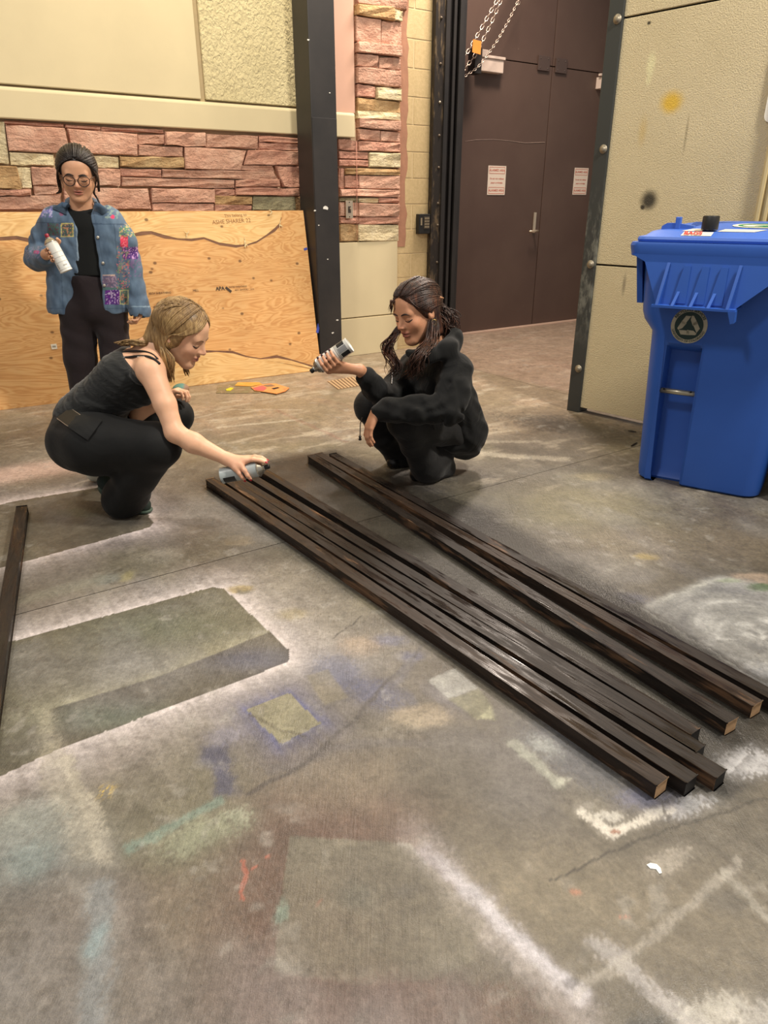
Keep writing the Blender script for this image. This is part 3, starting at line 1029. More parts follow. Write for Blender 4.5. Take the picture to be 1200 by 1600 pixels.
# smooth base blocks of the pier
u0 = (wpt(531, 440) - P0).dot(U) - 0.25; u1 = (wpt(620.5, 440, 0.03) - P0).dot(U)
zb = wpt(570, 378, 0.03).z; zm = wpt(570, 495, 0.03).z
wslab('base_block', uq(u0, u1, zm + 0.004, zb), M_CAST, 0.035)
wslab('base_block', uq(u0, u1, 0, zm - 0.004), M_CAST, 0.042)
# vertical joint line down the pier, built as a thin tube
mb = MB(); mb.tube([wpt(557, 222, 0.062), wpt(557.5, 290, 0.062), wpt(558, 376, 0.062)], 0.003, 6)
tag(mb.build('seam', simple('pinkish_seam', rgb(176, 120, 100), 0.6), None, True, loc=wpt(558, 376, 0.062)), 'thin pink joint line running down the stone pier', 'seam')

# brown mortar smear and concrete blocks
u2 = (wpt(622, 250) - P0).dot(U); u3 = (wpt(633, 250) - P0).dot(U); u4 = wu1
R = random.Random(3)
mb = MB(); pl = []; zz_ = np.linspace(zb - 0.05, 4.7, 44)
pl = [P0 + U * (u2 - 0.06) + Z * zz_[0] + NW * 0.014, P0 + U * (u2 - 0.06) + Z * zz_[-1] + NW * 0.014] + [P0 + U * (u3 + R.uniform(-0.012, 0.02)) + Z * z + NW * 0.014 for z in zz_[::-1]]
mb.prism(pl, -NW * 0.02); mb.build('smear', M_SMEAR, WALL)
mb = MB(); mb.box(P0 + U * ((u2 + u4) / 2 - 0.02) + Z * 2.4 + NW * 0.0025, U, W, Z, u4 - u2 + 0.04, 0.012, 4.8); mb.build('block_joint', M_CMUJ, WALL)
zc = wpt(650, 196).z; HB = 0.2032
k0 = -int(zc / HB) - 1
for k in range(k0, 20):
    z0 = zc + k * HB + 0.005; z1 = z0 + HB - 0.010
    if z1 > 4.7 or z1 < 0.02: continue
    z0 = max(z0, 0.0)
    um = (wpt(645.5, 110) - P0).dot(U)
    if k % 2 == 0:
        wslab('block', uq(u2 - 0.06, um - 0.005, z0, z1), M_CMU, 0.011, bev=0.002)
        wslab('block', uq(um + 0.005, u4, z0, z1), M_CMU, 0.011, bev=0.002)
    else:
        wslab('block', uq(u2 - 0.06, u4, z0, z1), M_CMU, 0.011, bev=0.002)

# ================================================================== black steel column
M_BLACK = Mat('black_painted_steel')
co = M_BLACK.coord('Object')
n = M_BLACK.noise(co, 3.5, 5, 0.6); sc = M_BLACK.noise(M_BLACK.coord('Object', (30, 30, 2)), 1.2, 4, 0.7)
c = M_BLACK.ramp(n, [(0.3, rgb(40, 38, 38)), (0.7, rgb(54, 50, 48))])
c = M_BLACK.mix(M_BLACK.math('MULTIPLY', M_BLACK.step(sc, 0.68, 0.80), 0.35), c, rgb(110, 104, 98))
M_BLACK = M_BLACK.out(c, 0.48, 0, M_BLACK.bump(M_BLACK.noise(co, 90, 2), 0.08, 0.002), 0.4)
cf = 0.34                                      # front face distance from the wall
cl = (onplane(480.5, 20, P0 + NW * cf, NW) - P0).dot(U)
cr = (onplane(523.5, 20, P0 + NW * cf, NW) - P0).dot(U)
cr = ((onplane(533, 520, P0 + NW * cf, NW) - P0).dot(U) + cr) / 2
cback = 0.11
mb = MB()
mb.box(P0 + U * ((cl + cr) / 2) + NW * ((cf + cback) / 2) + Z * 2.4, U, W, Z, cr - cl, cf - cback, 4.8, 0.006)
COLUMN = mb.build('steel_column', M_BLACK, None)
tag(COLUMN, kind='structure')
mb = MB(); zs = wpt(500, 184, cf).z
mb.box(P0 + U * ((cl + cr) / 2) + NW * (cf + 0.002) + Z * (zs / 2), U, W, Z, (cr - cl) * 0.96, 0.008, zs, 0.002)
mb.build('cover_plate', M_BLACK, COLUMN)
M_WHITECHIP = simple('white_paint_chip', rgb(226, 222, 214), 0.7)
for px, py, s in ((509, 325, 9), (492, 329, 4), (482, 62, 4), (515, 145, 3), (498, 352, 3), (520, 520, 5), (512, 405, 3), (527, 500, 5)):
    c = wpt(px, py, cf + 0.0085); s = s * 0.0028
    mb = MB(); q = [c + U * (math.cos(t) * s * R.uniform(.6, 1.1)) + Z * (math.sin(t) * s * 0.6 * R.uniform(.5, 1.1)) for t in np.linspace(0, 6.28, 8)[:-1]]
    mb.prism(q, NW * 0.0012); mb.build('paint_chip', M_WHITECHIP, COLUMN)

# ================================================================== door opening: jamb, brown doors
PD = gp(715, 522)
offD = (PD - P0).dot(NW)                       # negative: behind the wall face
def dpt(px, py, off=0.0): return onplane(px, py, PD + NW * off, NW)
M_JAMB = Mat('worn_black_steel')
co = M_JAMB.coord('Object')
n = M_JAMB.noise(M_JAMB.coord('Object', (14, 14, 4)), 1.3, 6, 0.7)
zc_ = M_JAMB.sep(M_JAMB.coord('Object'))[2]
c = M_JAMB.mix(M_JAMB.math('MULTIPLY', M_JAMB.step(n, 0.50, 0.66), 0.6), rgb(44, 38, 34), rgb(132, 112, 84))
c = M_JAMB.mix(M_JAMB.math('MULTIPLY', M_JAMB.step(M_JAMB.noise(co, 9, 5, 0.7), 0.60, 0.75), 0.4), c, rgb(88, 70, 56))
M_JAMB = M_JAMB.out(c, 0.5, 0, M_JAMB.bump(n, 0.1, 0.003), 0.4)
JAMB = empty('door_frame', P0 + U * wu1, kind='structure')
def strip(name, pxa, pxb, off, th, mat=M_BLACK, y=200, z0=0.0, z1=4.8, off0=None):
    a = (onplane(pxa, y, P0 + NW * off, NW) - P0).dot(U); b = (onplane(pxb, y, P0 + NW * off, NW) - P0).dot(U)
    m = MB(); m.box(P0 + U * ((a + b) / 2) + NW * (off - th / 2) + Z * ((z0 + z1) / 2), U, W, Z, b - a, th, z1 - z0, 0.003)
    return m.build(name, mat, JAMB)
strip('flange', 677, 694, 0.06, 0.10, M_JAMB)
strip('lip', 693, 699, 0.075, 0.10)
strip('channel', 699, 705, 0.02, 0.06)
strip('lip', 704.5, 708.5, 0.05, 0.12)
strip('channel', 708.5, 714, 0.0, 0.06)
strip('lip', 713.5, 719, 0.04, 0.16)
strip('reveal', 718, 723, -0.04, 0.28)
M_BOLT = simple('galvanised_bolt', rgb(150, 140, 122), 0.5, 0.2, 30, 0.6)
M_DBOLT = simple('dull_bolt', rgb(96, 84, 70), 0.6, 0.2, 30, 0.4)
for py in (28, 100, 160, 212, 262, 318, 352, 410):
    c = onplane(690 - py * 0.018, py, P0 + NW * 0.06, NW)
    mb = MB(); mb.lathe(c, NW, [(0.012, 0), (0.012, 0.004), (0.007, 0.006), (0.006, 0.011)], 10)
    mb.build('bolt', M_DBOLT if py != 160 else M_BOLT, JAMB, True)

M_DOOR = Mat('brown_painted_door')
co = M_DOOR.coord('Object')
sc = M_DOOR.noise(M_DOOR.coord('Object', (1, 1, 8)), 1.4, 5, 0.65)
c = M_DOOR.ramp(M_DOOR.noise(co, 1.5, 4), [(0.3, rgb(86, 66, 58)), (0.7, rgb(98, 78, 68))])
c = M_DOOR.mix(M_DOOR.math('MULTIPLY', M_DOOR.step(M_DOOR.noise(co, 40, 2, 0.8), 0.74, 0.80), 0.5), c, rgb(160, 142, 128))
M_DOOR = M_DOOR.out(c, 0.5, 0, M_DOOR.bump(M_DOOR.noise(co, 200, 2), 0.05, 0.001), 0.4)
M_PLATE = simple('brown_plate', rgb(80, 64, 58), 0.5, 0.08)
M_GAP = simple('dark_gap', rgb(16, 14, 13), 0.9)
dl = (dpt(690, 250) - PD).dot(U)
ds = ((dpt(869, 2) - PD).dot(U) + (dpt(834, 500) - PD).dot(U)) / 2
dr = ds + 1.30
zt = (dpt(800, 94).z + dpt(900, 110).z) / 2
def dbox(name, u0, u1, z0, z1, th, mat, parent, off=0.0, bev=0.003):
    m = MB(); m.box(PD + U * ((u0 + u1) / 2) + NW * (off - th / 2 + 0.0) + Z * ((z0 + z1) / 2), U, W, Z, u1 - u0, th, z1 - z0, bev)
    return m.build(name, mat, parent)
for nm, a_, b_ in (('door_1', dl, ds - 0.006), ('door_2', ds + 0.006, dr)):
    root = empty(nm, PD + U * ((a_ + b_) / 2), kind='structure')
    dbox('leaf', a_, b_, 0.012, zt - 0.004, 0.05, M_DOOR, root)
    dbox('transom_panel', a_, b_, zt + 0.004, 4.8, 0.05, M_DOOR, root)
    if nm == 'door_1': D1 = root
    else: D2 = root
mb = MB(); mb.box(PD + U * ((dl + dr) / 2) + W * 0.08 + Z * 2.4, U, W, Z, dr - dl + 1.0, 0.02, 4.8); back = mb.build('wall_alcove', M_GAP); tag(back, kind='structure')
# alcove side wall so that the recess is closed
mb = MB(); mb.box(PD + U * (dr + 0.1) + NW * 0.2 + Z * 2.4, U, W, Z, 0.1, 0.8, 4.8); tag(mb.build('wall_alcove_side', simple('alcove_paint', rgb(120, 100, 86), 0.7)), kind='structure')
# plates at the meeting edge
c1 = dpt(850, 99, 0.01); c2 = dpt(877, 103, 0.01)
for c, root in ((c1, D1), (c2, D2)):
    mb = MB(); mb.box(c, U, W, Z, 0.155, 0.012, 0.125, 0.003); pt = mb.build('plate', M_PLATE, root)
    for du in (-.05, .05):
        for dz in (-.04, .04):
            m2 = MB(); m2.lathe(c + U * du + Z * dz + NW * 0.006, NW, [(0.006, 0), (0.004, 0.003)], 8); m2.build('screw', M_PLATE, pt)
M_CHROME = simple('satin_metal', rgb(214, 196, 172), 0.32, 0.05, 10, 0.75, 0.03)
# lever handle
ph = dpt(835, 348, 0.008); mb = MB(); mb.box(ph + Z * 0.0, U, W, Z, 0.038, 0.012, 0.20, 0.004); hd = mb.build('handle_plate', M_CHROME, D1)
pl_ = dpt(835, 361, 0.02)
mb = MB(); mb.tube([pl_ + NW * -0.02, pl_ + NW * 0.045], 0.012, 10); mb.tube([pl_ + NW * 0.045 + U * 0.008, pl_ + NW * 0.048 - U * 0.05, pl_ + NW * 0.042 - U * 0.115], [0.011, 0.010, 0.008], 10)
mb.build('lever', M_CHROME, hd, True)
M_CLOSER = simple('painted_closer', rgb(228, 206, 190), 0.5, 0.04)
# door closers
pc = dpt(764, 103, 0.03)
mb = MB(); mb.box(pc, U, W, Z, 0.30, 0.07, 0.105, 0.006); cl_ = mb.build('closer', M_CLOSER, D1)
mb = MB(); mb.box(dpt(772, 90, 0.06), U, W, Z, 0.26, 0.03, 0.022, 0.003); mb.box(dpt(756, 84, 0.05), U, W, Z, 0.07, 0.05, 0.06, 0.004); mb.build('arm', M_CLOSER, cl_)
pc = dpt(938, 130, 0.03)
mb = MB(); mb.box(pc + U * 0.12, U, W, Z, 0.30, 0.07, 0.105, 0.006); cl_ = mb.build('closer', M_CLOSER, D2)
mb = MB(); mb.box(dpt(940, 117, 0.06) + U * 0.1, U, W, Z, 0.26, 0.03, 0.022, 0.003); mb.build('arm', M_CLOSER, cl_)
# long scratch across the left leaf
M_SCR = simple('scratch', rgb(150, 128, 116), 0.6)
mb = MB(); pts = [dpt(x, y, 0.0006) for x, y in ((726, 221), (745, 218.5), (770, 218), (795, 220), (820, 223.5), (851, 222.5))]
mb.tube(pts, [0.001, 0.0022, 0.002, 0.002, 0.003, 0.0035], 5); mb.build('scratch', M_SCR, D1)
# threshold strip
mb = MB(); mb.box(PD + U * ((dl + dr) / 2) + NW * 0.03 + Z * 0.004, U, W, Z, dr - dl, 0.10, 0.012, 0.002)
tag(mb.build('trim_1', simple('threshold', rgb(190, 160, 140), 0.5)), kind='structure')

# ================================================================== big stucco door panel on the right
VA = math.radians(-47.6)
VR = Vector((math.cos(VA), math.sin(VA), 0))       # along the panel, towards the camera's right
NR = Vector((-VR.y, VR.x, 0)) * -1                 # its normal
if NR.dot(Vector((-1, -1, 0))) < 0: NR = -NR
PR = gp(887, 640)
def rpt(px, py, off=0.0): return onplane(px, py, PR + NR * off, NR)
def ru(p): return (p - PR).dot(VR)
M = Mat('stucco')
co = M.coord('Object')
n = M.noise(co, 170, 3, 0.6)
M_STUCCO_C = M.ramp(M.noise(co, 2.0, 3), [(0.3, rgb(206, 190, 153)), (0.7, rgb(216, 200, 163))])
# stains: yellow splash, black spray spot, pale drips
def stain(M, p, rx, rz, soft=0.5, nz=0.35):
    q = M.sep(co)
    n = M.noise(co, 30, 3)
    du = M.math('ADD', M.math('MULTIPLY', M.math('SUBTRACT', q[0], p.x), VR.x / rx), M.math('MULTIPLY', M.math('SUBTRACT', q[1], p.y), VR.y / rx))
    dz = M.math('DIVIDE', M.math('SUBTRACT', q[2], p.z), rz)
    d = M.math('SQRT', M.math('ADD', M.math('MULTIPLY', du, du), M.math('MULTIPLY', dz, dz)))
    d = M.math('ADD', d, M.math('MULTIPLY', M.math('SUBTRACT', n, 0.5), nz))
    return M.math('SUBTRACT', 1.0, M.step(d, 1 - soft, 1 + soft))
c = M_STUCCO_C
for (px, py, rx, rz, colr, a, soft) in ((1049, 160, .055, .045, rgb(226, 184, 60), .9, .6), (1014, 313, .045, .045, rgb(44, 42, 40), .92, .6), (1004, 324, .014, .012, rgb(40, 38, 36), .9, .5),
                                  (1017, 102, .022, .05, rgb(234, 228, 180), .7, .7), (1013, 126, .014, .02, rgb(234, 228, 180), .5, .7), (1014, 36, .010, .008, rgb(40, 38, 30), .9, .5),
                                  (1004, 205, .02, .06, rgb(206, 176, 110), .5, .8), (1072, 210, .006, .08, rgb(150, 136, 108), .6, .6), (975, 445, .010, .05, rgb(120, 108, 90), .6, .7)):
    p = rpt(px, py) - PR
    c = M.mix(M.math('MULTIPLY', stain(M, p, rx, rz, soft), a), c, colr)
M_STUCCO = M.out(c, 0.9, 0, M.bump(n, 1.0, 0.008), 0.2)
ue = ru(rpt(906, 640)); uf = 3.6
zj1 = rpt(985, 26).z; zj2 = rpt(940, 414).z
root = empty('wall_right', PR, kind='structure')
def rbox(name, u0, u1, z0, z1, th, mat, parent, off=0.0, bev=0.003):
    m = MB(); m.box(PR + VR * ((u0 + u1) / 2) + NR * (off - th / 2) + Z * ((z0 + z1) / 2), VR, NR, Z, u1 - u0, th, z1 - z0, bev)
    return m.build(name, mat, parent)
rbox('core', ue * 0.5, uf, 0.03, 4.8, 0.06, M_GAP, root, -0.02)
rbox('panel', ue, uf, 0.035, zj2 - 0.005, 0.03, M_STUCCO, root)
rbox('panel', ue, uf, zj2 + 0.005, zj1 - 0.005, 0.03, M_STUCCO, root)
rbox('panel', ue, uf, zj1 + 0.005, 4.8, 0.03, M_STUCCO, root)
M_EDGE = Mat('scuffed_edge_steel')
co = M_EDGE.coord('Object')
n = M_EDGE.noise(M_EDGE.coord('Object', (16, 16, 6)), 1.2, 5, 0.7)
zz = M_EDGE.sep(co)[2]
zband = M_EDGE.math('MULTIPLY', M_EDGE.step(zz, 0.35 - PR.z, 0.75), M_EDGE.math('SUBTRACT', 1.0, M_EDGE.step(zz, 1.0, 1.45)))
c = M_EDGE.mix(M_EDGE.math('MULTIPLY', M_EDGE.math('MULTIPLY', M_EDGE.step(n, 0.45, 0.66), zband), 0.5), rgb(56, 58, 56), rgb(150, 150, 138))
M_EDGE = M_EDGE.out(c, 0.45, 0, M_EDGE.bump(n, 0.1, 0.003), 0.4)
ED = rbox('edge_steel', 0.0, ue, 0.0, 4.8, 0.10, M_EDGE, root, 0.012, 0.004)
for px, py in ((965, 30), (943, 233), (923, 413), (904, 576)):
    c = rpt(px, py, 0.012)
    m = MB(); m.lathe(c, NR, [(0.024, 0), (0.024, 0.004), (0.014, 0.005), (0.013, 0.013), (0.009, 0.015)], 16); m.build('bolt', M_BOLT, ED, True)
# corrugated sheet further along the panel
M_CORR = simple('beige_corrugated_metal', rgb(206, 186, 136), 0.5, 0.06)
u0 = ru(rpt(1183, 300, 0.03)); prof = []
x_ = 0.0
for k in range(9):
    prof += [(x_, 0.012), (x_ + 0.012, 0.012), (x_ + 0.018, 0.034), (x_ + 0.030, 0.034)]; x_ += 0.036
poly = [(a, b) for a, b in prof] + [(prof[-1][0], 0.002), (0, 0.002)]
zt_ = rpt(1200, 222, 0.03).z
mb = MB(); mb.prism([PR + VR * (u0 + a) + NR * b + Z * 0.3 for a, b in poly], Z * 2.3)
tag(mb.build('trim_2', M_CORR), kind='structure')
# ================================================================== plywood sheet leaning on the column
PBR = gp(505, 578); PBL = gp(0, 641)
PBR = PBR + (PBL - PBR).normalized() * 0.018
pu = (PBL - PBR).normalized()                      # along the bottom edge, to the left
pn = Vector((-pu.y, pu.x, 0))
if pn.y > 0: pn = -pn                              # towards the room
TILT = math.asin(0.215 / 1.22)
pv = (Z * math.cos(TILT) - pn * math.sin(TILT)).normalized()
pf = pu.cross(pv)
if pf.dot(pn) < 0: pf = -pf
def ppt(px, py, off=0.0): return onplane(px, py, PBR + pf * off, pf)
PA = math.atan2(pu.y, pu.x)

def ply_mat(name, base, dark, light, dist=7.0, seed=0.0):
    M = Mat(name)
    co = M.coord('Object', (1, 1, 1), (0, 0, -PA), (seed, 0, seed * 0.7))
    cg = M.coord('Object', (0.55, 0.55, 3.2), (0, 0, -PA), (seed, 0, seed))
    warp = M.noise(cg, 2.2, 3, 0.5, 1.4)
    sn = M.math('SINE', M.math('MULTIPLY', warp, 95.0))
    fineg = M.noise(M.coord('Object', (2, 2, 60), (0, 0, -PA)), 2.0, 4, 0.6)
    f = M.math('ADD', M.math('MULTIPLY', sn, 0.22), M.math('ADD', M.math('MULTIPLY', fineg, 0.6), 0.2))
    c = M.ramp(f, [(0.22, light), (0.52, base), (0.85, dark)])
    mott = M.noise(co, 2.0, 4, 0.6)
    c = M.mix(1.0, c, M.ramp(mott, [(0.3, 0.86), (0.7, 1.08)]), 'MULTIPLY')
    kn = M.voro(M.coord('Object', (6.5, 6.5, 8.5), (0, 0, -PA), (seed + 3, 0, 1)), 1.0)
    c = M.mix(M.math('MULTIPLY', M.math('SUBTRACT', 1.0, M.step(kn, 0.05, 0.12)), 0.8), c, rgb(92, 58, 34))
    return M.out(c, 0.6, 0, M.bump(f, 0.12, 0.002), 0.35)

M_PLY = ply_mat('plywood_face', rgb(222, 168, 106), rgb(202, 144, 86), rgb(230, 182, 122))
M_PLY2 = ply_mat('plywood_outer_veneer', rgb(234, 190, 126), rgb(216, 166, 104), rgb(240, 202, 142), seed=4.0)
M_PLYE = simple('plywood_edge', rgb(92, 66, 42), 0.8)
M_GLUE = simple('brown_glue_edge', rgb(122, 84, 60), 0.7, 0.3, 20)
PLY = empty('plywood_sheet', PBR, 'large plywood sheet with peeling veneer leaning on the wall left of the black column', 'plywood')
mb = MB(); TH = 0.018
mb.box(PBR + pu * 1.22 + pv * 0.61 - pf * (TH / 2), pu, pv, pf, 2.44, 1.22, TH, 0.0015)
mb.build('sheet', M_PLY, PLY)
# outer veneer left standing above and below the torn patch
def vpoly(pts): return [ppt(x / 2.308, 320 + y / 2.308, 0.0) for x, y in pts]
tl = PBR + pu * 2.438 + pv * 1.219; tr_ = ppt(441, 330.5)
edge = [(-120, 118), (0, 116), (60, 112), (110, 122), (200, 118), (300, 108), (400, 112), (475, 106), (510, 96), (545, 95), (590, 108), (640, 121), (690, 122), (735, 117), (790, 136), (850, 145), (890, 143), (925, 131), (960, 108), (990, 84), (1008, 66), (1014, 42)]
mb = MB(); pts = [tl] + vpoly(edge) + [ppt(441, 330.6)]
pts[1] = PBR + pu * 2.438 + pv * (ppt(0, 371) - PBR).dot(pv)
mb.prism(pts, pf * 0.0025); mb.build('veneer', M_PLY2, PLY)
low = [(300, 560), (420, 580), (560, 560), (640, 545), (720, 535), (780, 531), (840, 536), (890, 550), (940, 557), (1000, 553), (1050, 562), (1100, 577), (1150, 596), (1172, 603)]
bl = ppt(330, 601.0); br = ppt(504, 579.5)
mb = MB(); pts = vpoly(low) + [PBR + pu * 0.004 + pv * 0.004, PBR + pu * 1.4 + pv * 0.004]
mb.prism(pts, pf * 0.0025); mb.build('veneer', M_PLY2, PLY)
R = random.Random(5)
for e in (edge, low[4:]):
    mb = MB()
    P = vpoly(e)
    top = []; bot = []
    sgn = -1 if e is edge else 1
    for i, p in enumerate(P):
        top.append(p + pf * 0.0012 + pv * 0.004 * sgn * -1); bot.append(p + pf * 0.0012 + pv * sgn * R.uniform(0.008, 0.026))
    for i in range(len(P) - 1):
        mb.add([top[i], top[i + 1], bot[i + 1], bot[i]], [(0, 1, 2, 3)])
    mb.build('torn_edge', M_GLUE, PLY)
# splintered tufts
M_SPL = simple('pale_splinter', rgb(228, 206, 160), 0.7)
for px, py in ((425, 331), (437, 351), (382, 376), (292, 366), (384, 381)):
    c = ppt(px, py, 0.006)
    mb = MB()
    for k in range(4):
        d = (pv * R.uniform(-1, 1) + pu * R.uniform(-.6, .6)).normalized()
        mb.tube([c, c + d * 0.012 + pf * 0.006, c + d * 0.03 + pf * 0.008], [0.004, 0.003, 0.001], 5)
    mb.build('splinter', M_SPL, PLY)
# printed grade stamp and handwriting
M_INK = simple('stamp_ink', rgb(74, 60, 48), 0.8)
M_PEN = simple('pencil', rgb(150, 100, 60), 0.8)
def ply_text(s, px, py, size, mat, bold=0.0, name='grade_stamp', rot=0.0):
    m = MB(); ux = -pu * math.cos(rot) + pv * math.sin(rot); uy = pv * math.cos(rot) + pu * math.sin(rot)
    place_text(m, s, size, ppt(px, py, 0.0028), ux, uy, 0.0006, bold); return m.build(name, mat, PLY)
ply_text('APA', 344, 451, 0.036, M_INK, 0.0012)
ply_text('RATED SHEATHING', 372, 448, 0.016, M_INK)
ply_text('48/24   EXPOSURE 1   23/32', 382, 452.5, 0.013, M_INK)
ply_text('48/24 SHEATHING', 250, 458, 0.020, M_INK)
ply_text('MILL', 306, 454, 0.022, M_INK)
ply_text('This belong to', 368, 336.5, 0.030, M_PEN, 0.0, 'handwriting', 0.05)
ply_text("ASHE SHARER 22", 362, 346, 0.040, M_PEN, 0.0, 'handwriting', 0.04)
mb = MB(); c = ppt(357, 452.5, 0.003)
mb.box(c, (-pu + pv * -0.9).normalized(), (pv - pu * .9).normalized(), pf, 0.052, 0.018, 0.001); mb.build('grade_stamp', M_INK, PLY)
M_STICK = simple('white_sticker', rgb(232, 224, 206), 0.6)
mb = MB(); mb.box(ppt(84.5, 541.5, 0.0022), pu, pv, pf, 0.036, 0.034, 0.001)
st = mb.build('sticker', M_STICK, None, loc=ppt(84.5, 545)); tag(st, 'small white barcode sticker low on the plywood sheet', 'sticker')
mb = MB()
for k in range(6): mb.box(ppt(84.5, 541.5, 0.0032) + pu * (k - 2.5) * 0.0036, pu, pv, pf, 0.0016, 0.012, 0.0003)
mb.build('barcode', M_INK, st)
M_TAPE = simple('blue_tape', rgb(58, 74, 168), 0.6, 0.1)
for px, py, w, h, a, nm in ((477.5, 389, 0.03, 0.018, 0.3, 'small torn scrap of blue tape high on the plywood edge'), (497, 513, 0.022, 0.075, -0.35, 'strip of blue tape low on the right edge of the plywood')):
    mb = MB(); ux = (-pu * math.cos(a) + pv * math.sin(a)); uy = (pv * math.cos(a) + pu * math.sin(a))
    c = ppt(px, py, 0.0025)
    jag = [(-.5, -.5), (-.2, -.44), (.15, -.52), (.5, -.46), (.5, .5), (.1, .44), (-.25, .52), (-.5, .47)]
    mb.prism([c + ux * w * i + uy * h * j for i, j in jag], pf * 0.0006)
    tag(mb.build('tape_strip', M_TAPE, None, loc=c), nm, 'tape')

# ================================================================== painted timber battens
def timber_mat(name, black=1.0):
    M = Mat(name)
    r = M.objrand()
    off = M.node('ShaderNodeCombineXYZ')
    M.L.new(M.math('MULTIPLY', r, 37.0), off.inputs[0]); M.L.new(M.math('MULTIPLY', r, 11.0), off.inputs[1])
    add = M.node('ShaderNodeVectorMath', operation='ADD')
    co0 = M.coord('Object')
    M.L.new(co0, add.inputs[0]); M.L.new(off.outputs[0], add.inputs[1])
    def mp(scale):
        m = M.node('ShaderNodeMapping'); m.inputs['Scale'].default_value = scale; M.L.new(add.outputs[0], m.inputs[0]); return m.outputs[0]
    grain = M.noise(mp((1.6, 55, 55)), 2.0, 4, 0.6, 0.5)
    ring = M.math('SINE', M.math('MULTIPLY', M.noise(mp((0.8, 9, 9)), 1.6, 3, 0.5, 0.8), 60.0))
    g = M.math('ADD', M.math('MULTIPLY', grain, 0.7), M.math('MULTIPLY', ring, 0.12))
    wood = M.ramp(g, [(0.2, rgb(116, 88, 66)), (0.6, rgb(80, 60, 46))])
    cover = M.noise(mp((2.2, 14, 14)), 1.3, 4, 0.65)
    geo = M.node('ShaderNodeNewGeometry'); tc = M.node('ShaderNodeTexCoord')
    nz = M.sep(tc.outputs['Normal'])[2]
    side = M.math('SUBTRACT', 1.0, M.step(nz, 0.2, 0.8))
    thr = M.math('ADD', cover, M.math('MULTIPLY', side, -0.10))
    k = M.step(thr, 0.28, 0.40)
    blackc = M.ramp(g, [(0.3, rgb(36, 32, 30)), (0.7, rgb(20, 18, 17))])
    c = M.mix(M.math('MULTIPLY', k, black), wood, blackc)
    wet = M.noise(mp((4.5, 30, 30)), 1.0, 3, 0.6)
    rough = M.ramp(wet, [(0.46, 0.52), (0.64, 0.12)])
    return M.out(c, rough, 0, M.bump(M.math('ADD', g, M.math('MULTIPLY', cover, 0.3)), 0.22, 0.003), 0.24)

M_TIMB = timber_mat('black_sprayed_timber', 0.97)
M_TIMB2 = timber_mat('half_sprayed_timber', 0.88)
M_RAW = simple('raw_wood_end', rgb(196, 158, 118), 0.8, 0.2, 60)
M_BEND = simple('black_end', rgb(26, 23, 21), 0.6, 0.2, 30)
S = 0.0395; LEN = 2.44

def batten(near, far, label, end_mat, mat, length=LEN, z=0.0, from_far=False):
    a = gp(near[0], near[1], S + z); b = gp(far[0], far[1], S + z)
    d = (b - a).normalized()
    if from_far: a = b - d * length
    sd = Vector((-d.y, d.x, 0)) * -1                   # to the right of the top-left edge seen from the near end
    bm = bmesh.new(); bmesh.ops.create_cube(bm, size=1.0)
    R = random.Random(label)
    for v in bm.verts: v.co = Vector(((v.co.x + .5) * length, -(v.co.y + .5) * S, (v.co.z - .5) * S))
    bmesh.ops.bevel(bm, geom=bm.edges[:], offset=0.0025, segments=2, affect='EDGES')
    es = [e for e in bm.edges if abs((e.verts[0].co - e.verts[1].co).x) > 0.5]
    bmesh.ops.subdivide_edges(bm, edges=es, cuts=14)
    bow = R.uniform(-0.006, 0.006)
    for v in bm.verts:
        t = v.co.x / length
        v.co.y += bow * math.sin(math.pi * t)
    me = bpy.data.meshes.new('timber_batten')
    for f in bm.faces: f.material_index = 1 if abs(f.normal.x) > 0.9 else 0
    bm.to_mesh(me); bm.free()
    me.materials.append(mat); me.materials.append(end_mat)
    o = bpy.data.objects.new('timber_batten', me); COL.objects.link(o)
    o.location = Vector((a.x, a.y, S + z))
    o.rotation_euler = (0, 0, math.atan2(d.y, d.x))
    tag(o, label, 'timber', 'black-sprayed battens on the floor')
    return o

BAT = [
 ((1027, 1227), (320.5, 748), 'black-sprayed batten nearest the camera, brown bare side and raw pale end', M_RAW, M_TIMB2, False),
 ((1073.6, 1223), (351, 752), 'second batten of the five, dark end beside the raw-ended one', M_BEND, M_TIMB, False),
 ((1120, 1215), (369, 752), 'third batten of the five, its black end reaching furthest right', M_BEND, M_TIMB, False),
 ((1087, 1175), (390, 747), 'fourth batten of the five, black end set back from the third', M_BEND, M_TIMB, False),
 ((1080, 1147), (406, 736), 'fifth batten of the five, beside the wide gap of grey floor', M_BEND, M_TIMB, False),
 ((1137, 1129.4), (477, 709.5), 'first batten of the right-hand three, raw end and black face, beside the gap', M_RAW, M_TIMB, False),
 ((1177, 1103), (492, 709), 'middle batten of the right-hand three, with a bare golden streak near its raw end', M_RAW, M_TIMB2, False),
 ((1191, 1084), (515, 710), 'rightmost batten, running out of the picture on the right', M_BEND, M_TIMB, True),
]
for near, far, lb, em, mm, ff in BAT:
    batten(near, far, lb, em, mm, from_far=ff)
batten((-30, 1100), (26, 792), 'lone dark batten at the left picture edge', M_BEND, M_TIMB, from_far=True)

# ================================================================== recycling cart
BA = math.radians(-32.6)
bx = Vector((math.cos(BA), math.sin(BA), 0)); by = Vector((-bx.y, bx.x, 0))
BC = (gp(994, 748) + gp(1180, 783)) / 2
def bl_(x, y, z): return BC + bx * x + by * y + Z * z

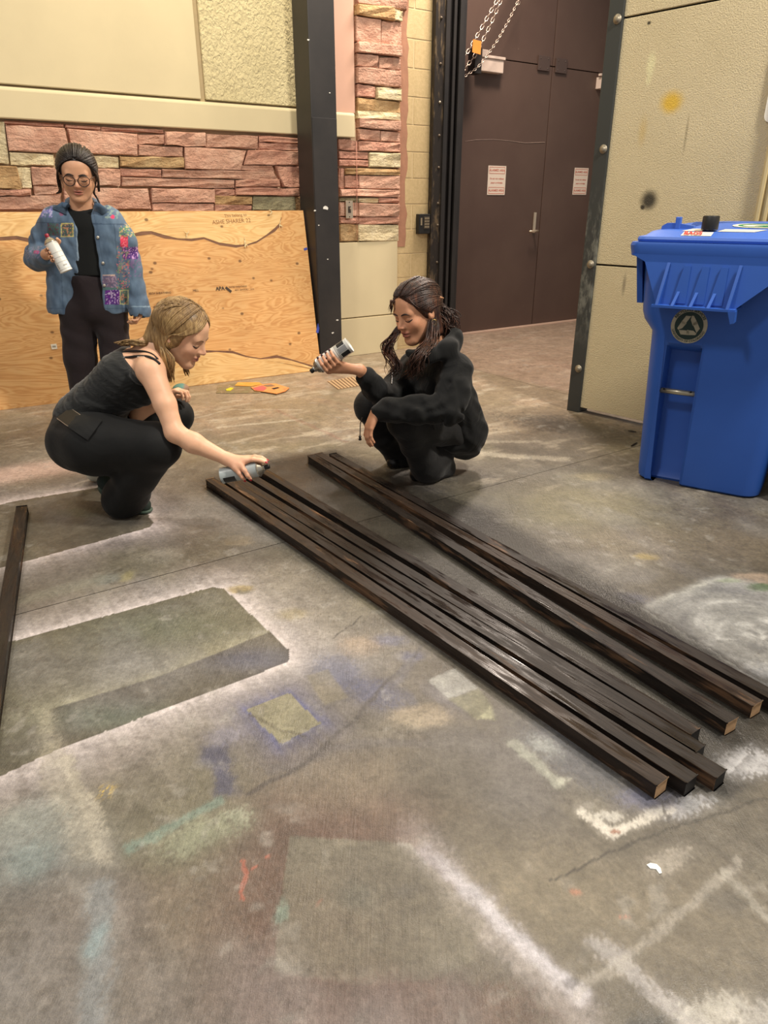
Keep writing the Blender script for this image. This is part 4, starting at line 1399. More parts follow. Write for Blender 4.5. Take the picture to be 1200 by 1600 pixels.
def plastic(name, c, sc=(60, 90, 170)):
    M = Mat(name)
    co = M.coord('Object')
    n = M.noise(co, 3, 4); s = M.noise(M.coord('Object', (1, 1, 0.4)), 60, 4, 0.8)
    cc = M.ramp(n, [(0.3, tuple(np.array(c[:3]) * 0.92) + (1,)), (0.7, tuple(np.array(c[:3]) * 1.06) + (1,))])
    cc = M.mix(M.math('MULTIPLY', M.step(s, 0.70, 0.78), 0.30), cc, rgb(130, 150, 200))
    return M.out(cc, 0.42, 0, M.bump(M.noise(co, 240, 2), 0.06, 0.001), 0.4)
M_BLUE = plastic('blue_cart_plastic', rgb(46, 90, 176))
M_LID = plastic('blue_lid_plastic', rgb(64, 104, 190))
M_NAVY = plastic('dark_cart_plastic', rgb(20, 24, 40))

def section(w, f, b, r, nd, nx0=-0.220, nx1=-0.070, seg=5):
    P = []
    def arc(cx, cy, a0, a1):
        for k in range(seg + 1):
            t = a0 + (a1 - a0) * k / seg
            P.append((cx + math.cos(t) * r, cy + math.sin(t) * r))
    h = math.pi / 2
    arc(-w + r, f + r, 2 * h, 3 * h)
    P.extend([(nx0 - 0.012, f), (nx0, f + min(nd, 0.010)), (nx0 + 0.008, f + nd), (nx1 - 0.008, f + nd), (nx1, f + min(nd, 0.010)), (nx1 + 0.012, f)])
    arc(w - r, f + r, 3 * h, 4 * h)
    arc(w - r, b - r, 0, h)
    arc(-w + r, b - r, h, 2 * h)
    return P

def loft(org, secs, name, mat, parent, cap=True):
    V = []; F = []; n = None
    for z, P in secs:
        n = len(P)
        V += [org(x, y, z) for x, y in P]
    for i in range(len(secs) - 1):
        for k in range(n):
            F.append((i * n + k, i * n + (k + 1) % n, (i + 1) * n + (k + 1) % n, (i + 1) * n + k))
    if cap:
        F.append(list(range(n))[::-1]); F.append([(len(secs) - 1) * n + k for k in range(n)])
    o = obj(name, V, F, mat, parent)
    return autosmooth(o, 32)

def cart_body(org, mat, parent, lip=True):
    secs = [(0.0, section(.260, .02, .50, .07, .05)), (0.012, section(.275, .004, .52, .075, .06)), (0.05, section(.280, 0, .52, .075, .085)),
            (0.30, section(.290, -.006, .535, .075, .09)), (0.55, section(.300, -.012, .55, .075, .09)), (0.63, section(.303, -.014, .555, .075, .085)),
            (0.66, section(.304, -.015, .56, .075, .012)), (0.675, section(.305, -.015, .56, .075, .0)),
            (0.715, section(.307, -.017, .565, .075, 0)), (0.765, section(.350, -.020, .58, .085, 0)), (0.80, section(.362, -.022, .59, .085, 0)),
            (1.045, section(.385, -.028, .61, .085, 0))]
    return loft(org, secs, 'body', mat, parent)

CART = empty('recycling_cart', BC, 'blue wheeled recycling cart with closed lid beside the stucco panel', 'bin')
cart_body(bl_, M_BLUE, CART)
# rim
loft(bl_, [(1.035, section(.395, -.085, .62, .07, 0)), (1.043, section(.417, -.105, .64, .05, 0)), (1.085, section(.424, -.110, .645, .045, 0)), (1.098, section(.420, -.106, .64, .045, 0))], 'rim', M_BLUE, CART)
# front lifting pocket: sloped apron with fins
mb = MB()
yt, yb = -.106, -.130
front = [bl_(-.405, yt, 1.05), bl_(.400, yt, 1.05), bl_(.23, yt, 1.02), bl_(.045, yb, .848), bl_(-.268, yb, .848), bl_(-.345, yt, 1.02)]
mb.prism(front, by * 0.035)
o = mb.build('apron', M_BLUE, CART); autosmooth(o, 20)
mb = MB(); mb.prism([bl_(-.278, -.172, .842), bl_(.053, -.172, .842), bl_(.057, -.02, .842), bl_(-.283, -.02, .842)], Z * 0.010)
mb.build('apron_lip', M_BLUE, CART)
mb = MB(); mb.prism([bl_(.026, -.175, .846), bl_(.056, -.175, .846), bl_(.058, -.175, .800), bl_(.044, -.175, .796)], by * 0.06)
mb.build('apron_foot', M_BLUE, CART)
for fx, hh in ((-.258, .17), (-.195, .075), (-.122, .075), (-.052, .075), (.022, .17)):
    mb = MB(); t = 0.006
    a = bl_(fx - t, -.169, .851); b = bl_(fx - t, -.118, .851); c = bl_(fx + 0.015 - t, -.114, .851 + hh)
    mb.prism([a, b, c], bx * 2 * t); mb.build('fin', M_BLUE, CART)
for fx in (-.175, -.102, -.03):
    mb = MB(); mb.prism([bl_(fx - .030, -.127, .86), bl_(fx + .026, -.127, .86), bl_(fx + .022, -.110, 1.01), bl_(fx - .004, -.110, 1.01)], by * -0.006)
    mb.build('rib', M_BLUE, CART)
# side handle brackets under the rim
for sx in (-1, 1):
    mb = MB(); mb.prism([bl_(sx * .385, .0, 1.04), bl_(sx * .385, .10, 1.04), bl_(sx * .368, .10, .83), bl_(sx * .368, .05, .83)], bx * sx * 0.025); mb.build('side_rib', M_BLUE, CART)
# grab bar in the front channel
M_STEEL = simple('zinc_bar', rgb(176, 168, 150), 0.35, 0.1, 20, 0.8)
mb = MB(); mb.tube([bl_(-.222, .010, .450), bl_(-.068, .010, .450)], 0.0125, 12); bar = mb.build('grab_bar', M_STEEL, CART, True)
for fx in (-.204, -.086):
    mb = MB(); mb.lathe(bl_(fx, -.001, .459), Vector((0, 0, 1)) - by * 0.6, [(0.005, 0), (0.004, 0.004)], 8); mb.build('rivet', M_GAP, bar)
# lid
def lidsec(w, f, b, r): return section(w, f, b, r, 0)
lid = loft(bl_, [(1.099, lidsec(.398, -.085, .64, .04)), (1.110, lidsec(.402, -.090, .645, .04)), (1.120, lidsec(.398, -.086, .64, .04)), (1.124, lidsec(.378, -.060, .63, .05)), (1.140, lidsec(.360, -.035, .62, .06)), (1.150, lidsec(.33, .06, .60, .08)), (1.168, lidsec(.27, .20, .55, .10)), (1.174, lidsec(.14, .26, .5, .10))], 'lid', M_LID, CART)
for q in ((-.285, .06),):
    mb = MB(); mb.prism([bl_(-.335, .05, 1.13), bl_(-.330, .05, 1.160), bl_(-.310, .05, 1.172), bl_(-.275, .05, 1.172), bl_(-.20, .05, 1.162), bl_(-.19, .05, 1.14)], by * 0.05)
    mb.box(bl_(-.265, .06, 1.172), bx, by, Z, .022, .03, .05, .004); mb.build('latch', M_LID, lid)
M_STK = simple('sticker_white', rgb(226, 216, 196), 0.55, 0.05)
M_REDINK = simple('red_ink', rgb(190, 50, 44), 0.6); M_GREENINK = simple('green_ink', rgb(40, 122, 78), 0.6); M_DGREEN = simple('dark_green_ink', rgb(20, 48, 44), 0.55)
M_GREYDECAL = simple('worn_decal', rgb(176, 168, 146), 0.6, 0.12, 60)
# printed stickers on the lid front
def lidtop(x, y):
    # height of the sloping front part of the lid at depth y
    ys = [-.086, -.060, -.035, .06, .20]; zs = [1.120, 1.124, 1.140, 1.150, 1.168]
    return float(np.interp(y, ys, zs)) + 0.0012
def lidquad(pts, mat, name, parent, dz=0.0):
    m = MB(); V = [bl_(x, y, lidtop(x, y) + dz) for x, y in pts]
    m.add(V, [list(range(len(V)))]); return m.build(name, mat, parent)
fn = (bl_(0, -.060, 1.126) - bl_(0, -.035, 1.152))
bags = lidquad([(-.225, -.0595), (-.105, -.0595), (-.100, -.037), (-.217, -.037)], M_STK, 'sticker', lid, .0008)
mb = MB(); uy = (bl_(0, -.035, 1.140) - bl_(0, -.060, 1.124)).normalized()
place_text(mb, 'BAGS', 0.030, bl_(-.178, -.048, 1.1325), bx, uy, 0.0045, 0.0010); mb.build('lettering', M_REDINK, bags)
lidquad([(-.23, -.02), (-.15, -.02), (-.14, .05), (-.20, .05)], M_STK, 'sticker', lid, .0006)
lidquad([(-.09, -.02), (.05, -.02), (.09, .05), (-.07, .05)], M_STK, 'sticker', lid, .0006)
# oval recycling decal lying on the lid top
def ov(cx, cy, rx, ry, a0=0, a1=6.2832, n=28): return [(cx + rx * math.cos(a0 + (a1 - a0) * k / n), cy + ry * math.sin(a0 + (a1 - a0) * k / n)) for k in range(n)]
dec = lidquad(ov(.06, .15, .12, .060), M_STK, 'decal', lid, .0012)
mb = MB(); A = ov(.06, .15, .098, .048, 0.5, 5.6, 24); B = ov(.06, .15, .080, .034, 0.5, 5.6, 24)
for k in range(23): mb.add([bl_(x, y, lidtop(x, y) + .002) for x, y in (A[k], A[k + 1], B[k + 1], B[k])], [(0, 1, 2, 3)])
mb.add([bl_(x, y, lidtop(x, y) + .002) for x, y in ((.02, .14), (.07, .122), (.15, .16), (.07, .157))], [(0, 1, 2, 3)])
mb.build('arrows', M_GREENINK, dec)
# worn round logo on the front
LC = bl_(-.138, -.0225, .755); ld = bx; lu = Z
mb = MB(); ln = -by
def disc(m, r0, r1, off, n=40):
    for k in range(n):
        a, b = 2 * math.pi * k / n, 2 * math.pi * (k + 1) / n
        q = [LC + (ld * math.cos(t) + lu * math.sin(t)) * r + ln * off for t, r in ((a, r1), (b, r1), (b, r0), (a, r0))]
        m.add(q, [(0, 1, 2, 3)])
mb.lathe(LC + by * 0.02, -by, [(.076, 0), (.076, 0.0205)], 40)
logo = mb.build('logo', M_GREYDECAL, CART)
m = MB(); disc(m, 0.0, .060, .0012); m.build('logo_field', M_DGREEN, logo)
# three folded arrows
m = MB()
tri = [Vector((0, .048)), Vector((-.044, -.028)), Vector((.044, -.028))]
def l3(v, o=.0022): return LC + ld * v.x + lu * (v.y - .002) + ln * o
def rot2(v, a): return Vector((v.x * math.cos(a) - v.y * math.sin(a), v.x * math.sin(a) + v.y * math.cos(a)))
for k in range(3):
    a = k * 2 * math.pi / 3
    A_ = [(-.036, .012), (-.018, .044), (.004, .044), (-.018, .006)]
    B_ = [(.006, .046), (.014, .046), (.036, .014), (.016, .004), (.004, .028)]
    for P in (A_, B_):
        m.add([l3(rot2(Vector(p), a)) for p in P], [list(range(len(P)))])
m.build('arrows', M_GREYDECAL, logo)
m = MB()
def circ(R_, flip):
    def f(x, y):
        t = (math.pi / 2 - x / R_) if not flip else (-math.pi / 2 + x / R_)
        r = R_ + (y if not flip else -y)
        return r * math.cos(t), r * math.sin(t)
    return f
place_text(m, 'RECYCLING SERVICES', 0.0155, LC, ld, lu, 0.0016, 0.0005, circ(.068, False))
m.build('lettering', M_DGREEN, logo); m = MB()
place_text(m, 'UNIVERSITY OF COLORADO', 0.0135, LC, ld, lu, 0.0016, 0.0002, circ(.068, True))
m.build('lettering', M_DGREEN, logo)
# rear wheels
M_RUB = simple('black_rubber', rgb(22, 21, 20), 0.7)
for sx in (-1, 1):
    m = MB(); m.lathe(bl_(sx * .30 - (.05 if sx > 0 else 0), .56, .13), bx, [(.06, 0), (.125, .004), (.13, .012), (.13, .042), (.125, .05), (.06, .054)], 24); m.build('wheel', M_RUB, CART, True)
# black spray-can cap standing on the lid
cc = bl_(-.125, .0, lidtop(0, .0) + 0.004)
m = MB(); m.lathe(cc, Z, [(.0325, 0), (.0335, .004), (.0330, .050), (.031, .054), (.026, .055)], 28)
tag(m.build('can_cap', simple('black_cap_plastic', rgb(28, 28, 28), 0.45), None, True, loc=cc), 'black round spray-can cap standing on the blue cart lid', 'cap')
autosmooth(bpy.data.objects['can_cap'], 40)
# low black bin beside it, only its edge in view
def b2(x, y, z): return bl_(x + .49, y + .02, z)
C2 = empty('waste_bin', b2(0, .2, 0), 'low black bin right of the blue cart at the picture edge', 'bin')
loft(b2, [(0, section(.145, 0, .34, .04, 0, -.02, .02)), (.02, section(.15, -.004, .345, .04, 0, -.02, .02)), (.60, section(.17, -.015, .37, .045, 0, -.02, .02))], 'body', M_NAVY, C2)
loft(b2, [(.60, section(.176, -.02, .375, .045, 0, -.02, .02)), (.63, section(.178, -.022, .377, .045, 0, -.02, .02)), (.64, section(.172, -.018, .372, .045, 0, -.02, .02))], 'rim', M_NAVY, C2)

# ================================================================== things on the walls
# keypad
kc = wpt(661, 350, 0.03)
KP = empty('keypad', kc, 'black door keypad with grey buttons on the block wall', 'keypad')
m = MB(); m.box(kc, U, W, Z, .13, .05, .165, .008); m.build('housing', simple('keypad_black', rgb(34, 32, 30), .5), KP)
M_KEY = simple('keypad_keys', rgb(150, 136, 112), .5)
m = MB(); m.box(kc + U * .02 + NW * .0265 + Z * .01, U, W, Z, .06, .006, .10, .002); m.build('key_plate', simple('keypad_plate', rgb(78, 70, 60), .5), KP)
for i in range(3):
    for j in range(4):
        m = MB(); m.box(kc + U * (.002 + i * .018) + Z * (.045 - j * .023) + NW * .031, U, W, Z, .012, .004, .015, .0015); m.build('key', M_KEY, KP)
m = MB(); m.box(kc - U * .038 + NW * .0265 + Z * .02, U, W, Z, .016, .004, .06, .001); m.build('reader_slot', M_KEY, KP)
# toggle switch plate
sc_ = wpt(545.5, 327.5, 0.05)
SW = empty('light_switch', sc_, 'metal toggle switch plate on the red stone pier', 'switch')
m = MB(); m.box(sc_, U, W, Z, .068, .012, .135, .003); m.build('plate', M_CHROME, SW)
m = MB(); m.box(sc_ + NW * .007, U, W, Z, .026, .006, .05, .002); m.build('surround', simple('switch_dark', rgb(60, 52, 46), .5), SW)
m = MB(); m.tube([sc_ + NW * .008, sc_ + NW * .026 + Z * .012], [.006, .004], 8); m.build('toggle', M_CHROME, SW, True)
for dz in (-.055, .055):
    m = MB(); m.lathe(sc_ + Z * dz + NW * .006, NW, [(.005, 0), (.004, .002)], 8); m.build('screw', M_GAP, SW)
# paper warning signs
M_PAPER = simple('sign_paper', rgb(238, 222, 204), .7, .03)
M_SRED = simple('sign_red', rgb(206, 112, 92), .7)
for cx, cy, w, h, lb in ((776, 282, .235, .262, 'white paper alarm sign with red lettering on the left brown door'), (907, 283.5, .215, .262, 'white paper alarm sign with red lettering on the right brown door')):
    c = dpt(cx, cy, .003)
    SG = empty('warning_sign', c, lb, 'sign', 'alarm signs on the doors')
    m = MB(); m.box(c, U, W, Z, w, .002, h, 0); m.build('paper', M_PAPER, SG)
    for s_ in (1, -1):
        m = MB()
        zc_ = c + Z * (s_ * h * .345) + NW * .0016
        for (du, dz, lw, lh) in ((0, .028, w * .86, .004), (0, -.028, w * .86, .004), (-w * .43, 0, .004, .06), (w * .43, 0, .004, .06)):
            m.box(zc_ + U * du + Z * dz, U, W, Z, lw, .0006, lh)
        m.build('border', M_SRED, SG)
    for tx, sz, dz in (('ALARMED AREA', .118, .345), ('Do not enter without', .088, .06), ('proper credentials', .088, -.08), ('ALARMED AREA', .118, -.345)):
        m = MB(); place_text(m, tx, w * sz, c + Z * (h * dz), U, Z, .0018, .0006); m.build('lettering', M_SRED, SG)
# edge of a round-cornered sign at the picture edge
c = rpt(1237, 128, .012)
SGN = empty('wall_sign', c, 'round-cornered white sign with a red mark on the stucco at the right edge', 'sign')
def rrect(c, w, h, r, n=5):
    P = []
    for sx, sz, a0 in ((1, 1, 0), (-1, 1, 90), (-1, -1, 180), (1, -1, 270)):
        for k in range(n + 1):
            t = math.radians(a0 + 90 * k / n)
            P.append(c + VR * (sx * (w / 2 - r) + math.cos(t) * r) + Z * (sz * (h / 2 - r) + math.sin(t) * r))
    return P
m = MB(); m.prism(rrect(c, .19, .32, .03), NR * .003); m.build('plate', simple('sign_white', rgb(232, 226, 210), .4), SGN)
m = MB(); a = c - Z * .075 + NR * .0036
for k in range(24):
    t0, t1 = k * math.pi / 12, (k + 1) * math.pi / 12
    m.add([a + (VR * math.cos(t) + Z * math.sin(t)) * r for t, r in ((t0, .07), (t1, .07), (t1, .052), (t0, .052))], [(0, 1, 2, 3)])
m.build('red_ring', simple('sign_ring_red', rgb(190, 50, 50), .5), SGN)

# ================================================================== hoist chains in front of the doors
M_CHAIN = simple('pale_chain_steel', rgb(222, 200, 182), .35, .1, 40, .6)
lk = bpy.data.meshes.new('link')
V = []; F = []; NS, NP = 10, 3
for i in range(NS):
    t = 2 * math.pi * i / NS
    c = Vector((math.cos(t) * .5 + (0.28 if math.cos(t) > 0 else -0.28), math.sin(t) * .42, 0))
    d = Vector((math.cos(t), math.sin(t), 0))
    for k in range(NP):
        a = 2 * math.pi * k / NP
        V.append(c + d * math.cos(a) * .15 + Vector((0, 0, 1)) * math.sin(a) * .15)
for i in range(NS):
    for k in range(NP):
        F.append((i * NP + k, ((i + 1) % NS) * NP + k, ((i + 1) % NS) * NP + (k + 1) % NP, i * NP + (k + 1) % NP))
lk.from_pydata(V, [], F); lk.materials.append(M_CHAIN); lk.update()
lk.polygons.foreach_set('use_smooth', [True] * len(lk.polygons))

def chain(pts, pitch, size, label, off):
    P = [dpt(x, y, off) for x, y in pts]
    d0 = (P[0] - P[1]).normalized()
    P = [P[0] + d0 * 0.5] + P
    # resample
    out = [P[0]]; acc = 0
    dense = []
    for i in range(len(P) - 1):
        n = 60
        dense += [P[i].lerp(P[i + 1], k / n) for k in range(n)]
    dense.append(P[-1])
    last = dense[0]
    for q in dense[1:]:
        if (q - last).length >= pitch: out.append(q); last = q
    root = empty('hoist_chain', P[-1], label, 'chain', 'hoist chains by the doors')
    for i in range(len(out) - 1):
        c = (out[i] + out[i + 1]) / 2; t = (out[i + 1] - out[i]).normalized()
        y = t.cross(NW).normalized(); x = t
        q = Matrix((x, y, x.cross(y))).transposed().to_quaternion() @ Quaternion((1, 0, 0), math.radians(90 * (i % 2) + 25))
        l = bpy.data.objects.new('link', lk); COL.objects.link(l)
        l.parent = root; l.location = c - P[-1]; l.rotation_mode = 'QUATERNION'; l.rotation_quaternion = q; l.scale = (size, size, size)
chain([(777, 0), (760, 30), (742, 62), (733, 78), (722, 94)], .040, .030, 'leftmost of the two heavy pale chains beside the orange tag', .22)
chain([(783, 0), (768, 35), (752, 68), (740, 90), (722, 112)], .040, .030, 'heavy pale chain passing right of the orange tag', .20)
chain([(811, -2), (795, 32), (778, 62), (762, 86), (746, 106), (722, 122)], .026, .020, 'thin pale chain hanging furthest right by the door closer', .18)
chain([(812, -4), (811, 4), (809.5, 10)], .026, .020, 'short loose end of thin chain at the very top of the door', .15)
c = dpt(744.5, 73, .24)
m = MB(); ta = [c + U * a + Z * b for a, b in ((-.045, .05), (.05, .045), (.048, -.055), (-.048, -.045))]
m.prism(ta, NW * .004)
tag(m.build('hang_tag', simple('orange_tag', rgb(236, 150, 62), .6), None, loc=c), 'square orange tag hung on the chains left of the closer', 'tag')
m = MB(); m.box(dpt(742, 96, .12), U, W, Z, .08, .10, .2, .006)  # dark block in place of the shadow cast by tag and closer
tag(m.build('shadow_block', simple('shadow_black', rgb(36, 30, 28), .6), None, loc=dpt(742, 96, .12)), 'dark block behind the chains standing in for the shadow of tag and closer', 'shadow')

# ================================================================== things on the floor
# painted pebble
pc = gp(283, 615); pc.z = 0
bm = bmesh.new(); bmesh.ops.create_icosphere(bm, subdivisions=3, radius=1)
for v in bm.verts:
    n = v.co.copy()
    v.co = Vector((n.x * .062, n.y * .05, n.z * .036)) * (1 + .06 * math.sin(n.x * 3 + 1) + .05 * math.sin(n.y * 4))
    v.co.z += .034
bm.verts.index_update()
M = Mat('teal_painted_stone'); co = M.coord('Object')
m_ = M.out(M.mix(M.step(M.math('ADD', M.sep(co)[0], M.math('MULTIPLY', M.noise(co, 20, 3), .03)), .035, .06), rgb(96, 142, 132), rgb(150, 118, 96)), .7, 0, M.bump(M.noise(co, 60, 3), .3, .003))
PB = obj('painted_stone', [pc + v.co for v in bm.verts], [[v.index for v in f.verts] for f in bm.faces], m_, None, True, pc); bm.free()
tag(PB, 'teal painted stone on the floor in front of the plywood', 'stone')
# painted cut-out scraps lying by the plywood
def flat(name, pts, mat, label, cat, th=.004, z=0.0):
    P = [gp(x, y, z) for x, y in pts]
    c = sum(P, Vector()) / len(P); c.z = z
    m = MB(); m.prism(P, Z * th); return tag(m.build(name, mat, None, loc=c), label, cat)
def paint_mat(name, a, b, c_):
    M = Mat(name); co = M.coord('Object'); n = M.noise(co, 14, 4, .6, 1.0)
    return M.out(M.ramp(n, [(0.36, a), (.5, b), (.66, c_)]), .6, 0, M.bump(M.noise(co, 60, 3), .2, .002))
flat('painted_card', [(338, 615), (340, 603), (376, 598.5), (410, 602), (407, 615)], paint_mat('olive_card', rgb(126, 118, 84), rgb(120, 100, 70), rgb(160, 140, 110)), 'olive painted card lying at the foot of the plywood', 'card')
flat('painted_scrap', [(353, 609), (360, 606), (365, 607), (360, 611), (354, 611)], paint_mat('yellow_card', rgb(214, 200, 40), rgb(206, 190, 40), rgb(220, 210, 60)), 'small yellow scrap on the olive card', 'scrap', .004, .004)
flat('painted_scrap', [(367, 603), (372, 598), (405, 598), (410, 601), (392, 604)], paint_mat('orange_card', rgb(220, 156, 60), rgb(214, 146, 56), rgb(226, 168, 80)), 'orange-yellow strip of card against the plywood', 'scrap', .004, .005)
OC = flat('painted_cutout', [(392, 606), (412, 601), (430, 600), (452, 607), (446, 612), (432, 616), (414, 613), (398, 611)], paint_mat('orange_cutout', rgb(214, 140, 76), rgb(222, 150, 84), rgb(206, 120, 70)), 'orange and pink painted card cut-out lying by the plywood', 'card', .005, .006)
m = MB(); m.prism([gp(x, y, .0115) for x, y in ((395, 606.5), (410, 602.5), (417, 606), (412, 610.5), (400, 610))], Z * .001); m.build('pink_patch', simple('pink_patch', rgb(204, 92, 88), .6), OC)
m = MB(); m.prism([gp(x, y, .0115) for x, y in ((411, 602), (424, 600.5), (430, 603), (418, 604.5))], Z * .001); m.build('grey_patch', simple('grey_patch', rgb(132, 104, 80), .6), OC)
m = MB(); m.prism([gp(x, y, .0115) for x, y in ((424, 607), (434, 605), (437, 606), (428, 608.5))], Z * .001); m.build('slot', M_GAP, OC)
# floor drain grate
DR = empty('floor_drain', gp(540, 598), 'slotted floor drain plate near the foot of the column', 'drain')
q = [gp(511, 596.5), gp(553, 589), gp(568, 602), gp(528, 609)]
M_DRN = simple('dusty_drain_metal', rgb(178, 148, 110), .7, .1)
m = MB(); m.prism([p + Z * .0006 for p in q], Z * .001); m.build('plate', simple('drain_dark', rgb(120, 92, 64), .8), DR)
for k in range(8):
    t0 = k / 8 + .02; t1 = t0 + .07
    a0, a1 = q[0].lerp(q[1], t0), q[0].lerp(q[1], t1); b0, b1 = q[3].lerp(q[2], t0), q[3].lerp(q[2], t1)
    m = MB(); m.prism([p + Z * .0016 for p in (a0, a1, b1, b0)], Z * .003); m.build('bar', M_DRN, DR)
# white scrap in the foreground
flat('paper_scrap', [(1010, 1352), (1016, 1349), (1026, 1351), (1032, 1357), (1034, 1365), (1030, 1366), (1025, 1359), (1016, 1358)], simple('white_scrap', rgb(232, 232, 228), .6), 'small curled white scrap on the floor below the batten ends', 'scrap', .002)
# wood splinters beside the cart
for i, (a_, b_, lb) in enumerate((((986, 698), (995, 693), 'short dark splinter on the floor just left of the cart'), ((981, 674), (994, 676), 'thin dark twig under the stucco panel beside the cart'))):
    A_, B_ = gp(*a_), gp(*b_)
    m = MB(); m.tube([A_ + Z * .005, (A_ + B_) / 2 + Z * .006, B_ + Z * .005], [.003, .005, .003], 6); tag(m.build('splinter', M_DARK, None, loc=A_), lb, 'splinter')
# ================================================================== sculpting: smooth-union distance fields
class SDF:
    def __init__(s, lo, hi, res):
        s.lo = np.array(lo, dtype=np.float64); s.res = res
        s.n = np.ceil((np.array(hi) - s.lo) / res).astype(int) + 1
        s.d = np.full(tuple(s.n), 1.0, dtype=np.float32)

    def _sl(s, lo, hi):
        a = np.floor((np.array(lo) - s.lo) / s.res).astype(int)
        b = np.ceil((np.array(hi) - s.lo) / s.res).astype(int) + 1
        a = np.clip(a, 0, s.n); b = np.clip(b, 0, s.n)
        if np.any(b <= a): return None
        ax = [s.lo[i] + s.res * np.arange(a[i], b[i]) for i in range(3)]
        return (slice(a[0], b[0]), slice(a[1], b[1]), slice(a[2], b[2])), ax

    def _apply(s, sl, e, k, op):
        d = s.d[sl]
        e = e.astype(np.float32)
        if op == 'u':
            if k > 0:
                h = np.maximum(k - np.abs(d - e), 0) / k
                s.d[sl] = np.minimum(d, e) - h * h * k * 0.25
            else: s.d[sl] = np.minimum(d, e)
        elif op == 's':
            e = -e
            if k > 0:
                h = np.maximum(k - np.abs(d - e), 0) / k
                s.d[sl] = np.maximum(d, e) + h * h * k * 0.25
            else: s.d[sl] = np.maximum(d, e)
        return s

    def cap(s, a, b, r1, r2=None, k=0.02, op='u'):
        r2 = r1 if r2 is None else r2
        a = np.array(a, float); b = np.array(b, float)
        m = max(r1, r2) + k + 3 * s.res
        q = s._sl(np.minimum(a, b) - m, np.maximum(a, b) + m)
        if q is None: return s
        sl, (X, Y, Zz) = q
        X = X[:, None, None]; Y = Y[None, :, None]; Zz = Zz[None, None, :]
        ba = b - a; L2 = max(ba.dot(ba), 1e-12)
        t = np.clip(((X - a[0]) * ba[0] + (Y - a[1]) * ba[1] + (Zz - a[2]) * ba[2]) / L2, 0, 1)
        e = np.sqrt((X - a[0] - t * ba[0]) ** 2 + (Y - a[1] - t * ba[1]) ** 2 + (Zz - a[2] - t * ba[2]) ** 2) - (r1 + (r2 - r1) * t)
        return s._apply(sl, e, k, op)

    def chain(s, pts, rad, k=0.02):
        for i in range(len(pts) - 1): s.cap(pts[i], pts[i + 1], rad[i], rad[i + 1], k)
        return s

    def ell(s, c, r, R=None, k=0.02, op='u'):
        c = np.array(c, float); r = np.array(r, float)
        m = r.max() + k + 3 * s.res
        q = s._sl(c - m, c + m)
        if q is None: return s
        sl, (X, Y, Zz) = q
        X = X[:, None, None] - c[0]; Y = Y[None, :, None] - c[1]; Zz = Zz[None, None, :] - c[2]
        if R is None: R = np.eye(3)
        x = X * R[0][0] + Y * R[1][0] + Zz * R[2][0]
        y = X * R[0][1] + Y * R[1][1] + Zz * R[2][1]
        z = X * R[0][2] + Y * R[1][2] + Zz * R[2][2]
        k0 = np.sqrt((x / r[0]) ** 2 + (y / r[1]) ** 2 + (z / r[2]) ** 2)
        k1 = np.sqrt((x / r[0] ** 2) ** 2 + (y / r[1] ** 2) ** 2 + (z / r[2] ** 2) ** 2) + 1e-9
        return s._apply(sl, k0 * (k0 - 1) / k1, k, op)

    def axes(s):
        return [s.lo[i] + s.res * np.arange(s.n[i]) for i in range(3)]

    def clip(s, fn, k=0.004):
        """intersect with fn(x,y,z) < 0"""
        X, Y, Zz = s.axes()
        e = fn(X[:, None, None], Y[None, :, None], Zz[None, None, :]).astype(np.float32)
        h = np.maximum(k - np.abs(s.d - e), 0) / k
        s.d = np.maximum(s.d, e) + h * h * k * 0.25
        return s

    def half(s, p, n, k=0.004):
        """keep the side of the plane against n"""
        p = np.array(p, float); n = np.array(n, float); n = n / np.linalg.norm(n)
        return s.clip(lambda x, y, z: (x - p[0]) * n[0] + (y - p[1]) * n[1] + (z - p[2]) * n[2], k)

    def ripple(s, fn):
        """displace only near the surface"""
        near = np.abs(s.d) < 0.03
        I = np.argwhere(near)
        P = s.lo + I * s.res
        s.d[near] += fn(P[:, 0], P[:, 1], P[:, 2]).astype(np.float32)
        return s

    def hit(s, px, py, off=0.0):
        """first surface point along the sight line through a photo pixel"""
        r = np.array(ray(px, py)); r /= np.linalg.norm(r)
        o = np.array((0, 0, CAM_H))
        t0 = max((s.lo[1] - 0.02) / r[1], 0.1); t1 = (s.lo[1] + s.n[1] * s.res) / r[1]
        T = np.arange(t0, t1, s.res * 0.5)
        P = o + T[:, None] * r
        I = np.round((P - s.lo) / s.res).astype(int)
        ok = np.all((I >= 0) & (I < s.n), axis=1)
        v = np.full(len(T), 1.0); J = I[ok]
        v[ok] = s.d[J[:, 0], J[:, 1], J[:, 2]]
        h = np.argmax(v < 0)
        if not v[h] < 0: return None
        return Vector(o + (T[h] - off) * r)

    def val(s, P):
        g = (np.asarray(P) - s.lo) / s.res
        i = np.clip(np.floor(g).astype(int), 0, s.n - 2); f = np.clip(g - i, 0, 1)
        r = 0
        for a in (0, 1):
            for b in (0, 1):
                for c in (0, 1):
                    w = (f[:, 0] if a else 1 - f[:, 0]) * (f[:, 1] if b else 1 - f[:, 1]) * (f[:, 2] if c else 1 - f[:, 2])
                    r = r + w * s.d[i[:, 0] + a, i[:, 1] + b, i[:, 2] + c]
        return r

